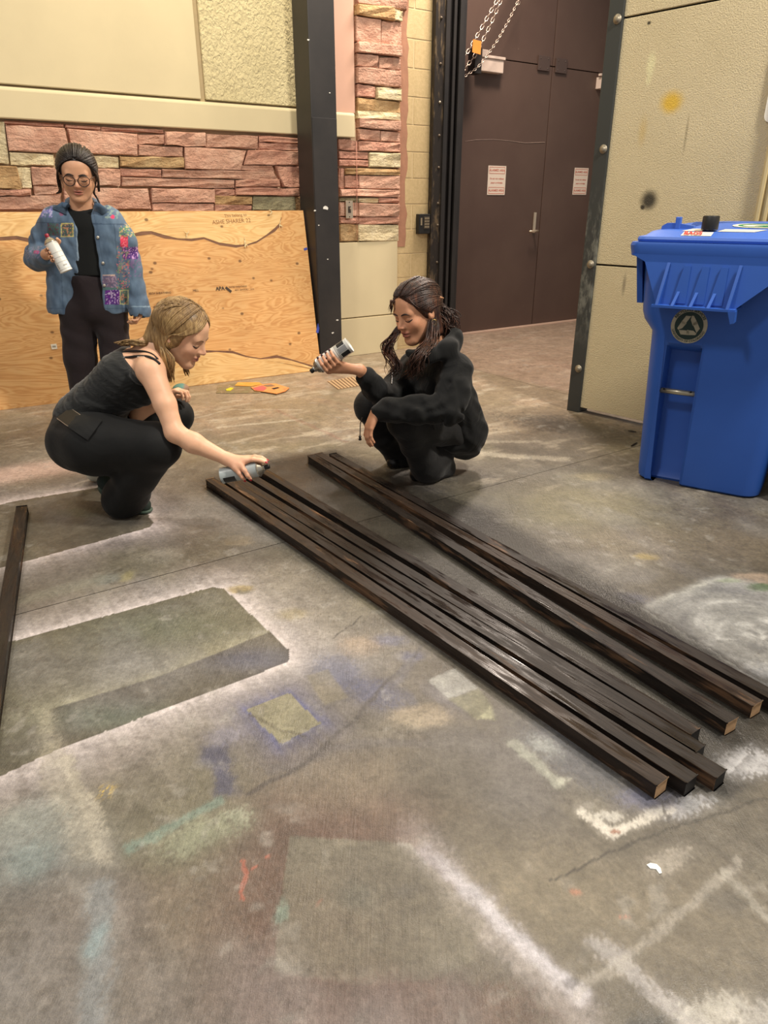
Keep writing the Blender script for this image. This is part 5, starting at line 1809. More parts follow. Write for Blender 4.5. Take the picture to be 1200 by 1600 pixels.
    def mesh(s, smooth=2):
        d = s.d
        c = (d < 0).astype(np.uint8)
        cnt = c[:-1, :-1, :-1] + c[1:, :-1, :-1] + c[:-1, 1:, :-1] + c[1:, 1:, :-1] + c[:-1, :-1, 1:] + c[1:, :-1, 1:] + c[:-1, 1:, 1:] + c[1:, 1:, 1:]
        I = np.argwhere((cnt > 0) & (cnt < 8))
        idx = np.full(cnt.shape, -1, dtype=np.int32)
        idx[I[:, 0], I[:, 1], I[:, 2]] = np.arange(len(I))
        off = np.array([(i, j, k) for i in (0, 1) for j in (0, 1) for k in (0, 1)])
        val = np.stack([d[I[:, 0] + o[0], I[:, 1] + o[1], I[:, 2] + o[2]] for o in off], 1)
        val = np.clip(val, -4 * s.res, 4 * s.res)
        P = np.zeros((len(I), 3)); W_ = np.zeros(len(I))
        for a in range(8):
            for b in range(a + 1, 8):
                if np.abs(off[a] - off[b]).sum() != 1: continue
                va, vb = val[:, a], val[:, b]
                m = (va < 0) != (vb < 0)
                t = np.where(m, va / np.where(m, va - vb, 1), 0)
                P += np.where(m[:, None], off[a] + t[:, None] * (off[b] - off[a]), 0); W_ += m
        P = P / W_[:, None]
        V = s.lo + (I + P) * s.res
        F = []
        ins = d < 0
        for ax in range(3):
            sl0 = [slice(None)] * 3; sl1 = [slice(None)] * 3
            sl0[ax] = slice(0, -1); sl1[ax] = slice(1, None)
            A = ins[tuple(sl0)]; B = ins[tuple(sl1)]
            u, v = [q for q in range(3) if q != ax]
            E = np.argwhere(A != B)
            E = E[(E[:, u] > 0) & (E[:, v] > 0) & (E[:, u] < s.n[u] - 1) & (E[:, v] < s.n[v] - 1)]
            fl = A[E[:, 0], E[:, 1], E[:, 2]]
            def cell(du, dv):
                Q = E.copy(); Q[:, u] += du; Q[:, v] += dv
                return idx[Q[:, 0], Q[:, 1], Q[:, 2]]
            q = np.stack([cell(-1, -1), cell(0, -1), cell(0, 0), cell(-1, 0)], 1)
            if ax == 1: fl = ~fl
            q[~fl] = q[~fl][:, ::-1]
            F.append(q)
        F = np.concatenate(F)
        F = F[np.all(F >= 0, axis=1)]
        for _ in range(smooth):
            S_ = np.zeros_like(V); N_ = np.zeros(len(V))
            for a in range(4):
                for b in ((a + 1) % 4, (a + 3) % 4):
                    np.add.at(S_, F[:, a], V[F[:, b]]); np.add.at(N_, F[:, a], 1)
            V = V * 0.5 + 0.5 * S_ / np.maximum(N_, 1)[:, None]
        return V, F


def paint(o, fn, V):
    """per-vertex colour attribute from fn(V) -> (N,3) linear"""
    C = fn(V)
    ca = o.data.color_attributes.new('paint', 'FLOAT_COLOR', 'POINT')
    if len(o.data.vertices) == len(V):
        ca.data.foreach_set('color', np.concatenate([C, np.ones((len(C), 1))], 1).astype(np.float32).ravel())


def project(V):
    dep = V[:, 1] * CP - (V[:, 2] - CAM_H) * SP
    return 600 + V[:, 0] / dep * FPX, 800 - ((V[:, 2] - CAM_H) * CP + V[:, 1] * SP) / dep * FPX


def frame(fwd, up=(0, 0, 1)):
    f = Vector(fwd).normalized(); u = Vector(up); u = (u - f * u.dot(f)).normalized(); x = f.cross(u)
    return np.array((x, f, u)).T          # columns: right, forward, up


class Head:
    """head in its own frame: x = person's right, y = forward, z = up, metres times scale"""
    def __init__(s, c, fwd, sc=1.0, roll=0.0):
        s.c = np.array(c, float); s.R = frame(fwd); s.s = sc
        if roll:
            q = Matrix.Rotation(roll, 3, Vector(fwd).normalized()); s.R = np.array(q) @ s.R
    def p(s, x, y, z): return s.c + s.R @ (np.array((x, y, z)) * s.s)
    def loc(s, V): return ((V - s.c) @ s.R) / s.s

    def add(s, F, neck=None, full=1.0, mouth_open=0.0):
        S_ = s.s; R = s.R
        def E(x, y, z, a, b, c, k=.02, op='u'): F.ell(s.p(x, y, z), (a * S_, b * S_, c * S_), R, k * S_, op)
        def C(p, q, r1, r2, k=.02, op='u'): F.cap(s.p(*p), s.p(*q), r1 * S_, r2 * S_, k * S_, op)
        E(0, -.014, .028, .072, .090, .078, 0)
        E(0, .026, .045, .060, .056, .048, .03)
        E(0, .026, -.034, .055 * full, .060, .070, .03)
        for q in (-1, 1):
            C((q * .050 * full, -.004, -.042), (q * .018, .056, -.094), .018, .014, .03)
            E(q * .034, .056, -.026, .023, .020, .022, .025)
        E(0, .060, -.094, .022, .021, .017, .02)
        C((-.038, .070, .020), (.038, .070, .020), .010, .010, .02)
        for q in (-1, 1):
            E(q * .031, .090, .001, .018, .013, .0115, .010, 's')
            E(q * .031, .069, -.001, .0140, .0135, .0125, .004)
        C((0, .078, .010), (0, .100, -.026), .0065, .0098, .012)
        for q in (-1, 1): E(q * .010, .090, -.030, .0075, .010, .0075, .007)
        E(0, .082, -.053, .024, .011, .0062, .006)
        E(0, .080, -.0655, .021, .011, .0070, .006)
        E(0, .094, -.0590, .017, .010, .0022 + mouth_open, .004, 's')
        for q in (-1, 1):
            E(q * .0745, -.006, -.004, .009, .017, .030, .008)
            E(q * .083, -.002, .002, .006, .009, .016, .006, 's')
        if neck is not None:
            F.cap(s.p(0, -.018, -.055), neck, .050 * S_, .050 * S_, .03)

    def hair(s, F, th=.012, plane=(1, -.636, .0255), k=.02):
        """scalp hair on its own field, cut back at the hairline"""
        S_ = s.s
        F.ell(s.p(0, -.016, .030), ((.074 + th) * S_, (.092 + th) * S_, (.080 + th) * S_), s.R, 0)
        c0, c1, c2 = plane
        Rm = s.R; cc = s.c
        def fn(x, y, z):
            dx, dy, dz = x - cc[0], y - cc[1], z - cc[2]
            ly = (dx * Rm[0][1] + dy * Rm[1][1] + dz * Rm[2][1]) / S_
            lz = (dx * Rm[0][2] + dy * Rm[1][2] + dz * Rm[2][2]) / S_
            lx = (dx * Rm[0][0] + dy * Rm[1][0] + dz * Rm[2][0]) / S_
            return (ly * c0 + lz * c1 - c2 - 2.0 * np.minimum(np.abs(lx), .05) ** 2 * 0 ) * S_
        F.clip(fn, .01)

    def tint(s, V, C, lip, blush):
        L = s.loc(V)
        def g(x, y, z, a, b, c): return np.exp(-(((L[:, 0] - x) / a) ** 2 + ((L[:, 1] - y) / b) ** 2 + ((L[:, 2] - z) / c) ** 2))
        front = L[:, 1] > .05
        m = np.clip((g(0, .090, -.0535, .023, .02, .0055) + g(0, .088, -.0655, .020, .02, .006)) * 1.3, 0, 1) * front
        C[:] = C * (1 - .85 * m[:, None]) + np.array(lip) * .85 * m[:, None]
        m = g(0, .09, -.0592, .016, .02, .0022) * front
        C[:] = C * (1 - .8 * m[:, None]) + np.array(lip) * .15 * .8 * m[:, None]
        m = (g(.04, .06, -.025, .02, .03, .02) + g(-.04, .06, -.025, .02, .03, .02) + g(0, .105, -.025, .014, .02, .012)) * .35
        C[:] = C * (1 - m[:, None]) + np.array(blush) * m[:, None]
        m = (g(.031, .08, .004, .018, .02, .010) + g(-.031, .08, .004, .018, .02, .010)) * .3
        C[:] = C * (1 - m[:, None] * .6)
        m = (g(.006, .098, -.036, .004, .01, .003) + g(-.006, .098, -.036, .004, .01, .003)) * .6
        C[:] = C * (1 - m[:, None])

    def snap(s, F, x, z, y0=.14, out=0.0):
        """point on the sculpted face straight in front of local (x, z)"""
        Y = np.arange(y0, 0.0, -.0006)
        P = np.array([s.p(x, y, z) for y in Y])
        v = F.val(P); h = int(np.argmax(v < 0))
        return Vector(s.p(x, Y[h] + out, z))

    def snapx(s, F, y, z, sd, out=0.0):
        X = np.arange(.14, 0.0, -.0006)
        P = np.array([s.p(sd * x, y, z) for x in X])
        v = F.val(P); h = int(np.argmax(v < 0))
        return Vector(s.p(sd * (X[h] + out), y, z))

    def brows_lashes(s, parent, mat, F, lash=None, thick=1.0, lid=-.0075, dz=0.0):
        for q in (-1, 1):
            mb = MB()
            P = [s.snap(F, q * x, z + dz, out=.0006) for x, z in ((.011, .0165), (.020, .0195), (.029, .0215), (.038, .0205), (.047, .0150))]
            mb.tube(P, [r * s.s * thick for r in (.0020, .0032, .0034, .0028, .0012)], 6); mb.build('eyebrow', mat, parent, True)
            mb = MB()
            P = [s.snap(F, q * (.031 + dx), z + lid, out=.0004) for dx, z in ((-.0135, .0015), (-.008, -.0012), (0, -.0022), (.008, -.0012), (.0145, .0022), (.0175, .0040))]
            mb.tube(P, [r * s.s for r in (.0009, .0018, .0023, .0025, .0022, .0010)], 6); mb.build('eyelash', lash or mat, parent, True)


FING = [(.045, .026, .022), (.048, .030, .023), (.045, .027, .022), (.035, .021, .019)]   # index .. little: phalanx lengths

def hand(F, wrist, d, n, side, curl=(20, 30, 20), sc=1.0, spread=6, thumb=(.5, .5), finger_curls=None, nails=None):
    """relaxed hand. d: wrist->knuckles, n: palm faces, side=+1 if the thumb lies towards d x n"""
    d = Vector(d).normalized(); n = Vector(n); n = (n - d * n.dot(d)).normalized(); s_ = d.cross(n) * side
    w = Vector(wrist); tips = []
    for i in range(4):
        o = (1.5 - i) * .0185 * sc
        kn = w + d * (.082 - .004 * abs(i - 1)) * sc + s_ * o
        F.cap(w + s_ * o * .6 + d * .008 * sc, kn, .0125 * sc, .0105 * sc, .012 * sc)
        a = math.radians((1.5 - i) * spread); dd = (d * math.cos(a) + s_ * math.sin(a)).normalized()
        p = kn; ang = 0
        cu = finger_curls[i] if finger_curls else curl
        rr = [.0095, .0088, .0080, .0070]
        for j in range(3):
            ang += math.radians(cu[j])
            q = p + (dd * math.cos(ang) + n * math.sin(ang)) * FING[i][j] * sc * .92
            F.cap(p, q, rr[j] * sc * (.86 if i == 3 else 1), rr[j + 1] * sc * (.86 if i == 3 else 1), .004 * sc)
            p = q
        tips.append((p, (dd * math.cos(ang) + n * math.sin(ang)), (n * math.cos(ang) - dd * math.sin(ang))))
    b = w + d * .02 * sc + s_ * .022 * sc + n * .004 * sc
    m = b + (d * .7 + s_ * .55 + n * thumb[0]).normalized() * .042 * sc
    t = m + (d * .9 + s_ * .2 + n * thumb[1]).normalized() * .032 * sc
    e = t + (d * .95 + s_ * .05 + n * thumb[1]).normalized() * .026 * sc
    F.cap(b, m, .015 * sc, .0115 * sc, .014 * sc); F.cap(m, t, .0108 * sc, .0098 * sc, .005 * sc); F.cap(t, e, .0098 * sc, .0076 * sc, .004 * sc)
    F.ell(tuple(w + d * .045 * sc), (.030 * sc, .034 * sc, .015 * sc), np.array((s_, d, n)).T, .012 * sc)
    return tips


def grip(F, C0, ax, r0, rad, wrist, offs, angs, thumb_off, thumb_angs, sc=1.0, handed=1):
    """fingers wrapped round a cylinder (axis ax through C0). angle 0 = r0, positive towards ax x r0 times handed"""
    ax = Vector(ax).normalized(); r0 = Vector(r0); r0 = (r0 - ax * r0.dot(ax)).normalized(); r1 = ax.cross(r0) * handed
    C0 = Vector(C0); w = Vector(wrist); tips = []
    def pt(t, a, e=.0085): return C0 + ax * t + (r0 * math.cos(math.radians(a)) + r1 * math.sin(math.radians(a))) * (rad + e * sc)
    kn = []
    for i, t in enumerate(offs):
        A = angs[i] if hasattr(angs[0], '__len__') else angs
        P = [pt(t, a) for a in A]
        rr = [.0100, .0092, .0084, .0072]
        for j in range(len(P) - 1):
            F.cap(P[j], P[j + 1], rr[j] * sc * (.88 if i == 3 else 1), rr[min(j + 1, 3)] * sc * (.88 if i == 3 else 1), .004)
        kn.append(P[0])
        tg = (P[-1] - P[-2]).normalized()
        nr = (P[-1] - C0); nr = (nr - ax * nr.dot(ax)).normalized()
        tips.append((P[-1], tg, nr))
        F.cap(w, P[0], .0165 * sc, .0112 * sc, .014)
    P = [w.lerp(kn[0], .25)] + [pt(thumb_off[j], a, .010) for j, a in enumerate(thumb_angs)]
    rr = [.016, .0125, .0110, .0082]
    for j in range(len(P) - 1): F.cap(P[j], P[j + 1], rr[j] * sc, rr[j + 1] * sc, .008)
    return tips


def nails(tips, mat, parent, sc=1.0, w=.0052, l=.0085):
    for p, t, nn in tips:
        p = Vector(p); t = Vector(t).normalized(); nn = Vector(nn); nn = (nn - t * nn.dot(t)).normalized(); s_ = t.cross(nn)
        mb = MB(); V = []; F_ = []
        for j, (u, ww) in enumerate(((-.3, .8), (.35, 1.0), (1.0, .55))):
            for i, a in enumerate((-1, -.4, .4, 1)):
                V.append(p + t * l * u * sc + s_ * a * w * ww * sc + nn * (.0078 - .0022 * a * a - .0012 * (u > .9)) * sc)
        for j in range(2):
            for i in range(3): F_.append((j * 4 + i, j * 4 + i + 1, j * 4 + 5 + i, j * 4 + 4 + i))
        mb.add(V, F_); mb.build('fingernail', mat, parent, True)


def strand_mesh(lines, r, seg=5, taper=True):
    mb = MB()
    for L in lines:
        n = len(L)
        rr = [r * (math.sin(math.pi * min(max((i + .6) / (n + .2), 0), 1)) ** .5 if taper else 1) for i in range(n)]
        mb.tube(L, rr, seg)
    return mb


def spline(P, n=10):
    P = [Vector(p) for p in P]
    Q = [P[0] * 2 - P[1]] + P + [P[-1] * 2 - P[-2]]
    out = []
    for i in range(len(P) - 1):
        a, b, c, d = Q[i], Q[i + 1], Q[i + 2], Q[i + 3]
        for k in range(n):
            t = k / n
            out.append(0.5 * ((2 * b) + (c - a) * t + (2 * a - 5 * b + 4 * c - d) * t * t + (3 * b - a - 3 * c + d) * t ** 3))
    out.append(P[-1])
    return out


def scalp(hd, a, b, th=.013, n=9, lift=0.0, mid=None):
    """strand lying on the skull from local point a to local point b"""
    c = np.array((0, -.016, .030)); r = np.array((.074 + th, .092 + th, .080 + th))
    a = np.array(a, float); b = np.array(b, float); out = []
    for i in range(n + 1):
        t = i / n
        p = a * (1 - t) + b * t
        if mid is not None: p = a * (1 - t) ** 2 + 2 * t * (1 - t) * np.array(mid) + b * t * t
        q = (p - c) / r; L = np.linalg.norm(q)
        p2 = c + (p - c) / max(L, 1e-6) * (1 + lift * math.sin(math.pi * t))
        out.append(Vector(hd.p(*p2)))
    return out


def lock(R, P, n, width, r, wav=0.0, freq=14.0):
    """a lock of n strands following the guide P, fanned by width"""
    base = spline(P, 7); out = []
    for i in range(n):
        o = Vector((R.gauss(0, 1), R.gauss(0, 1), R.gauss(0, .5))) * width
        ph = R.uniform(0, 6.28)
        L = []
        m = len(base)
        cut = R.randint(0, m // 5)
        for j, p in enumerate(base[:m - cut]):
            t = j / (m - 1)
            f = .35 + .75 * t - .35 * max(0, t - .7) / .3
            w = Vector((math.sin(t * freq + ph), math.cos(t * freq * 1.1 + ph), 0)) * wav * t
            L.append(p + o * f + w)
        out.append(L)
    return out


# ---- people's materials
def skin_mat(name):
    M = Mat(name)
    a = M.attr('paint'); co = M.coord('Object')
    c = M.mix(1.0, a.outputs['Color'], M.ramp(M.noise(co, 25, 3), [(0.3, .94), (.7, 1.05)]), 'MULTIPLY')
    return M.out(c, .48, 0, M.bump(M.noise(co, 350, 2), .06, .001), .4, Subsurface_Weight=.12, Subsurface_Radius=(.012, .005, .003), Subsurface_Scale=.5)

def cloth_mat(name, c, rough=.85, fold=.25, fscale=9, var=.2, weave=600, fdist=.02, attr=False, sheen=.2, stretch=(1, 1, 1)):
    M = Mat(name); co = M.coord('Object', stretch)
    if attr: base = M.attr('paint').outputs['Color']
    else:
        c = np.array(c[:3]); n = M.noise(co, 6, 4)
        base = M.ramp(n, [(.3, tuple(c * (1 - var))), (.7, tuple(c * (1 + var)))])
    f = M.noise(co, fscale, 3, .5, 1.2)
    b1 = M.bump(f, fold, fdist)
    b2 = M.bump(M.noise(co, weave, 2), .15, .001, b1)
    return M.out(base, rough, 0, b2, .3, Sheen_Weight=sheen, Sheen_Roughness=.5)

def hair_mat(name, dark, mid, light, stretch=(30, 30, 5)):
    M = Mat(name); co = M.coord('Object', stretch)
    n = M.noise(co, 4, 4, .6); n2 = M.noise(M.coord('Object'), 9, 3)
    f = M.math('ADD', M.math('MULTIPLY', n, .6), M.math('MULTIPLY', n2, .4))
    return M.out(M.ramp(f, [(.32, dark), (.5, mid), (.68, light)]), .42, 0, M.bump(n, .35, .004), .45)

def flat_col(c):
    def fn(V): return np.tile(np.array(c[:3]), (len(V), 1))
    return fn

# ---- spray cans
def spray_can(bottom, nozzle, label, bodymat, capmat, labels, parts_fn=None, rad=.033, cap=True):
    b = Vector(bottom); n = Vector(nozzle); a = (n - b).normalized(); L = .155
    root = empty('spray_can', b, label, 'spray can', 'spray-paint cans in the hands')
    m = MB(); m.lathe(b, a, [(.024, .006), (.029, .004), (.0315, .0), (rad + .0008, .001), (rad + .0008, .005), (rad, .007), (rad, L)], 32)
    m.V[0:32] = [v + a * .006 for v in m.V[0:32]]
    o = m.build('body', bodymat, root); autosmooth(o, 35)
    m = MB(); m.lathe(b + a * L, a, [(rad, 0), (rad + .0012, .001), (rad + .0012, .005), (rad - .002, .007), (.024, .018), (.014, .024), (.0145, .029), (.010, .030)], 32)
    o = m.build('shoulder', M_STEELCAN, root); autosmooth(o, 35)
    m = MB(); m.lathe(b + a * (L + .029), a, [(.009, 0), (.010, .002), (.010, .016), (.0085, .019)], 16)
    m.tube([b + a * (L + .042), b + a * (L + .042) + a.orthogonal().normalized() * .0115], .0022, 8)
    m.build('nozzle', capmat, root, True)
    return root, b, a, L
M_STEELCAN = simple('can_steel', rgb(190, 184, 172), .25, .05, 20, .9, .02)
def can_label(root, b, a, L, bands, rad=.033):
    """printed bands: (z0, z1, ang0, ang1, mat) measured from the can bottom; angle from the camera-facing line"""
    b = Vector(b); a = Vector(a)
    toc = (Vector((0, 0, CAM_H)) - b); r0 = (toc - a * toc.dot(a)).normalized(); r1 = a.cross(r0)
    for z0, z1, g0, g1, mat in bands:
        m = MB(); n = max(3, int(abs(g1 - g0) / 12)); V = []; F_ = []
        for i in range(n + 1):
            t = math.radians(g0 + (g1 - g0) * i / n); d = r0 * math.cos(t) + r1 * math.sin(t)
            V += [b + a * z0 + d * (rad + .0006), b + a * z1 + d * (rad + .0006)]
        for i in range(n): F_.append((2 * i, 2 * i + 2, 2 * i + 3, 2 * i + 1))
        m.add(V, F_); m.build('printed_label', mat, root, True)
# ================================================================== person: crouching in a black hooded jacket
def A(px, py, Y): return np.array(at(px, py, Y))
M_BLACKCLOTH = cloth_mat('black_fleece', rgb(17, 17, 17), .9, .55, 7, .15, 500, .02, sheen=.08)
M_BLACKTROUSER = cloth_mat('black_trouser', rgb(27, 26, 26), .75, .5, 6, .15, 600, .02, sheen=.1)
M_NAILDARK = simple('dark_nail_polish', rgb(52, 16, 22), .25)
M_GOLD = simple('gold_ring', rgb(216, 180, 110), .25, .05, 10, .9)
M_BLACKPLASTIC = simple('black_plastic', rgb(20, 20, 20), .4)

def person_a():
    base = gp(668, 748); base.z = 0
    PR_ = empty('person', base, 'crouching person in a black hooded jacket holding a white can up', 'person')
    fwd_h = Vector((-.88, -.47, 0)).normalized(); rt = fwd_h.cross(Z)          # rt: person's right
    rtn = np.array(rt)
    hd = Head(A(651, 487, 3.20), (-.72, -.62, -.27), 1.12, roll=0.10)
    neck = A(682, 548, 3.27)
    shL = A(708, 572, 3.13); shR = A(648, 568, 3.42)
    chest = A(684, 585, 3.28); mid = A(700, 630, 3.36); pel = A(706, 668, 3.40)
    hipL = A(724, 676, 3.33); hipR = A(692, 664, 3.50)
    knL = A(632, 657, 3.10); knR = A(577, 634, 3.34)
    anL = A(688, 724, 3.33); anR = A(634, 716, 3.50)
    elL = A(698, 640, 3.00); wrL = A(588, 643, 3.00)
    elR = A(604, 622, 3.28); wrR = A(562, 578, 3.07)
    tl = np.array(gp(650, 752)) + (0, 0, .03); tr = np.array(gp(612, 731)) + (0, 0, .03)
    # ---- the can first, so the hand can close on it
    cb = A(546.5, 538.5, 3.02); cn = A(508, 566, 3.00)
    ca = Vector(cn - cb).normalized(); ca = (ca + Vector((0, .12, 0))).normalized()
    cg = Vector(cb) + ca * .105
    # ---- body
    B = SDF((-.42, 2.85, -.01), (.62, 3.75, 1.0), .0034)
    hd.add(B, tuple(neck), .96, .001)
    B.cap(neck, chest, .05, .08, .03)
    B.cap(shL, shR, .055, .055, .04); B.cap(chest, mid, .085, .08, .04); B.cap(mid, pel, .08, .09, .04)
    for sh, el, wr in ((shL, elL, wrL), (shR, elR, wrR)):
        B.chain([sh, el, wr], [.046, .038, .026], .02)
    for hp, kn, an, toe in ((hipL, knL, anL, tl), (hipR, knR, anR, tr)):
        B.chain([pel, hp, kn, an], [.08, .07, .045, .03], .03)
        B.cap(an + (0, 0, -.03), toe, .026, .02, .02)
    tipsR = grip(B, cg, ca, Vector((.0, .15, -1)), .033, Vector(wrR), (.034, .014, -.006, -.025), (8, 58, 106, 148), (.0, .012, .03), (-40, -85, -120), .95, 1)
    tipsL = hand(B, wrL, (-.42, -.15, -.9), (.75, .3, -.3), -1, (18, 24, 18), .98, 4, (.3, .25))
    V, F = B.mesh(2)
    body = objfast('body', V, F, skin_mat('skin_tan'), PR_, True)
    sk = np.array(s2l((206, 150, 116)))
    def col(V):
        C = np.tile(sk, (len(V), 1)); hd.tint(V, C, s2l((160, 84, 78)), s2l((206, 122, 96)))
        return C
    paint(body, col, V)
    nails(tipsR, M_NAILDARK, body, .98); nails(tipsL, M_NAILDARK, body, .95)
    M_BROW = simple('dark_brow', rgb(36, 24, 20), .7)
    hd.brows_lashes(body, M_BROW, B)
    # ---- hooded jacket
    J = SDF((-.25, 2.85, .05), (.66, 3.75, .95), .0048)
    J.cap(chest + rtn * -.075, chest + rtn * .075, .108, .105, .03)
    J.cap(chest + rtn * -.06, mid + rtn * -.055, .108, .108, .04); J.cap(chest + rtn * .06, mid + rtn * .055, .108, .105, .04)
    hem = A(714, 668, 3.40)
    J.cap(mid + rtn * -.055, hem + rtn * -.06, .108, .118, .04); J.cap(mid + rtn * .055, hem + rtn * .06, .105, .115, .04)
    back = A(727, 690, 3.42)
    J.cap(hem, back, .118, .092, .05)
    J.cap(A(690, 660, 3.30), A(703, 690, 3.28), .05, .05, .05)
    J.chain([A(700, 572, 3.16), shL + (0.01, 0, -.02), A(708, 612, 3.05), elL + (.01, -.0, .0), A(650, 640, 2.99), A(612, 640, 2.995), A(598, 642, 3.0)], [.07, .075, .072, .066, .058, .050, .040], .03)
    J.chain([A(655, 568, 3.40), shR + (0, 0, -.02), A(622, 605, 3.36), elR, A(585, 607, 3.16), A(572, 590, 3.10)], [.07, .072, .068, .062, .052, .044], .03)
    # gathered cuffs
    J.cap(A(603, 643, 3.0), A(600, 643, 3.0), .052, .050, .006); J.cap(A(598, 643, 3.0), A(591, 644, 3.0), .036, .034, .008)
    # hood lying on the back and shoulders
    J.chain([A(640, 552, 3.14), A(672, 556, 3.07), A(700, 545, 3.10), A(707, 530, 3.22), A(700, 522, 3.34), A(668, 530, 3.42)], [.018, .027, .036, .042, .038, .024], .03)
    J.cap(A(690, 545, 3.2), A(690, 555, 3.3), .06, .07, .04)
    hc = A(676, 520, 3.22)
    J.ell(hc, (.075, .085, .085), None, .012, 's')
    def wr_(x, y, z): return .004 * np.sin(x * 52 + z * 44 + 2.6 * np.sin(y * 20 + z * 9)) * np.sin(z * 29 - x * 26 + 1.5 * np.sin(x * 14)) + .0012 * np.sin(z * 90 + y * 50 + 3 * np.sin(x * 30))
    J.ripple(wr_)
    # creases pressed into the sleeve and body
    for Ln, r in ((((700, 598), (682, 622), (660, 636)), .007), (((712, 622), (690, 640), (668, 645)), .007), (((655, 625), (640, 640), (634, 652)), .006), (((716, 600), (722, 640), (716, 668)), .006), (((625, 628), (618, 640), (612, 650)), .005), (((690, 655), (700, 680), (704, 700)), .006), (((640, 628), (660, 634)), .005), (((728, 650), (734, 680)), .005)):
        P = [J.hit(x, y, .004) for x, y in Ln]; P = [p for p in P if p is not None]
        for a_, b_ in zip(P, P[1:]): J.cap(a_, b_, r, r * .8, .024, 's')
    V, F = J.mesh(3)
    jk = objfast('hooded_jacket', V, F, M_BLACKCLOTH, PR_, True)
    # zip edges, hem zip, drawcord with toggle
    M_ZIP = simple('zip_grey', rgb(58, 58, 58), .4, .1, 10, .4)
    zp = [J.hit(x, y, .002) for x, y in ((676, 642), (678, 660), (680, 680), (683, 706))]
    zp = [p for p in zp if p is not None]
    if len(zp) > 1:
        mb = MB(); mb.tube(zp, .0022, 6); mb.build('side_zip', M_ZIP, jk)
    zp = [J.hit(x, y, .002) for x, y in ((613, 560), (613, 580), (612, 600))]; zp = [p for p in zp if p is not None]
    if len(zp) > 1:
        mb = MB(); mb.tube(zp, .0026, 6); mb.build('front_zip', M_ZIP, jk)
    c0 = Vector(A(563, 662, 2.985)); c1 = Vector(A(562.5, 683, 2.985))
    mb = MB(); mb.tube([Vector(A(566, 652, 2.99)), c0, c1], .0022, 6); mb.build('drawcord', M_BLACKPLASTIC, jk)
    mb = MB(); mb.lathe(c1, -Z, [(.005, -.006), (.007, -.002), (.0045, .004), (.0075, .010), (.006, .014)], 10); mb.build('toggle', M_BLACKPLASTIC, jk, True)
    # ---- trousers, wide at the hem
    T = SDF((-.25, 2.85, -.005), (.66, 3.8, .5), .0048)
    T.chain([pel, hipL + (-.03, 0, .01), knL + (0, 0, 0)], [.09, .092, .076], .03)
    T.chain([pel, hipR, knR], [.09, .09, .072], .03)
    T.chain([knL, A(650, 698, 3.19), A(668, 728, 3.26)], [.078, .066, .080], .02)
    T.cap(A(668, 728, 3.27), np.array(gp(660, 747)) + (0, 0, .03), .078, .05, .03); T.cap(A(668, 728, 3.27), np.array(gp(694, 742)) + (0, 0, .035), .078, .055, .03)
    T.cap(A(690, 712, 3.30), np.array(gp(692, 742)) + (0, .02, .03), .06, .05, .03)
    T.chain([knR, A(598, 680, 3.42), A(622, 712, 3.50)], [.070, .062, .062], .03)
    T.cap(A(622, 712, 3.5), np.array(gp(628, 728)) + (0, 0, .03), .06, .045, .03)
    def tr_(x, y, z): return .0028 * np.sin(x * 46 - z * 22 + 2.6 * np.sin(z * 16 + x * 7)) * np.clip((z - .02) * 8, 0, 1)
    T.ripple(tr_)
    T.half((0, 0, .004), (0, 0, -1))
    V, F = T.mesh(3)
    objfast('trousers', V, F, M_BLACKTROUSER, PR_, True)
    # ---- boots
    for toe, heel in ((np.array(gp(645, 753)), np.array(gp(694, 744))), (np.array(gp(609, 733)), np.array(gp(640, 726)))):
        S_ = SDF(np.minimum(toe, heel) - .08, np.maximum(toe, heel) + (.08, .08, .15), .005)
        S_.cap(toe + (.02, .02, .03), heel + (0, .02, .035), .036, .036, .02); S_.cap(heel + (0, .02, .035), heel + (0, .02, .10), .038, .036, .02)
        S_.half((0, 0, .003), (0, 0, -1))
        V, F = S_.mesh(2); objfast('shoe', V, F, M_BLACKPLASTIC, PR_, True)
    # ---- hair
    R = random.Random(11)
    Hs = SDF(hd.c - .2, hd.c + .2, .004)
    hd.hair(Hs, .010, (1, -.70, .030))
    Hs.cap(hd.p(.0, -.085, .01), hd.p(.0, -.095, -.06), .045, .042, .03)
    Hs.cap(hd.p(-.052, -.03, -.02), hd.p(-.045, -.04, -.09), .03, .03, .03)
    Hs.cap(hd.p(.052, -.03, -.02), hd.p(.045, -.04, -.09), .03, .03, .03)
    HV, HF = Hs.mesh(2)
    lines = []
    S_ = 1.13
    # strands combed back over the scalp to the clip
    for side in (-1, 1):
        for i in range(80):
            t = i / 79
            a0 = (side * (.004 + .080 * t), .080 - .070 * t ** 1.5, .088 - .092 * t ** 1.4)
            lines.append(scalp(hd, a0, (side * .03 * R.random(), -.11, .02 - .03 * t), .011 + R.random() * .003, 9, .01, (side * (.05 + .05 * t), -.02, .09 - .06 * t)))
    for i in range(80):
        x_ = R.uniform(-.06, .06)
        lines.append(scalp(hd, (x_, .080 - 7 * x_ * x_, .088), (x_ * .5, -.11, .04), .013 + R.random() * .004, 9, .012))
    # fluffy back tail
    for i in range(230):
        o = Vector((R.gauss(0, .018), R.gauss(0, .018), R.gauss(0, .016)))
        e = Vector(A(702 + R.uniform(-14, 9), 514 + R.uniform(-16, 14), 3.24))
        P = [Vector(hd.p(R.uniform(-.03, .03), -.10, .0)) + o * .4, Vector(A(690, 488, 3.25)) + o * .9, Vector(A(699, 500, 3.25)) + o * 1.2, e + o * .8]
        L_ = spline(P, 5); ph = R.uniform(0, 6.28)
        lines.append([p + Vector((math.sin(k * .9 + ph), 0, math.cos(k * .9 + ph))) * .004 for k, p in enumerate(L_)])
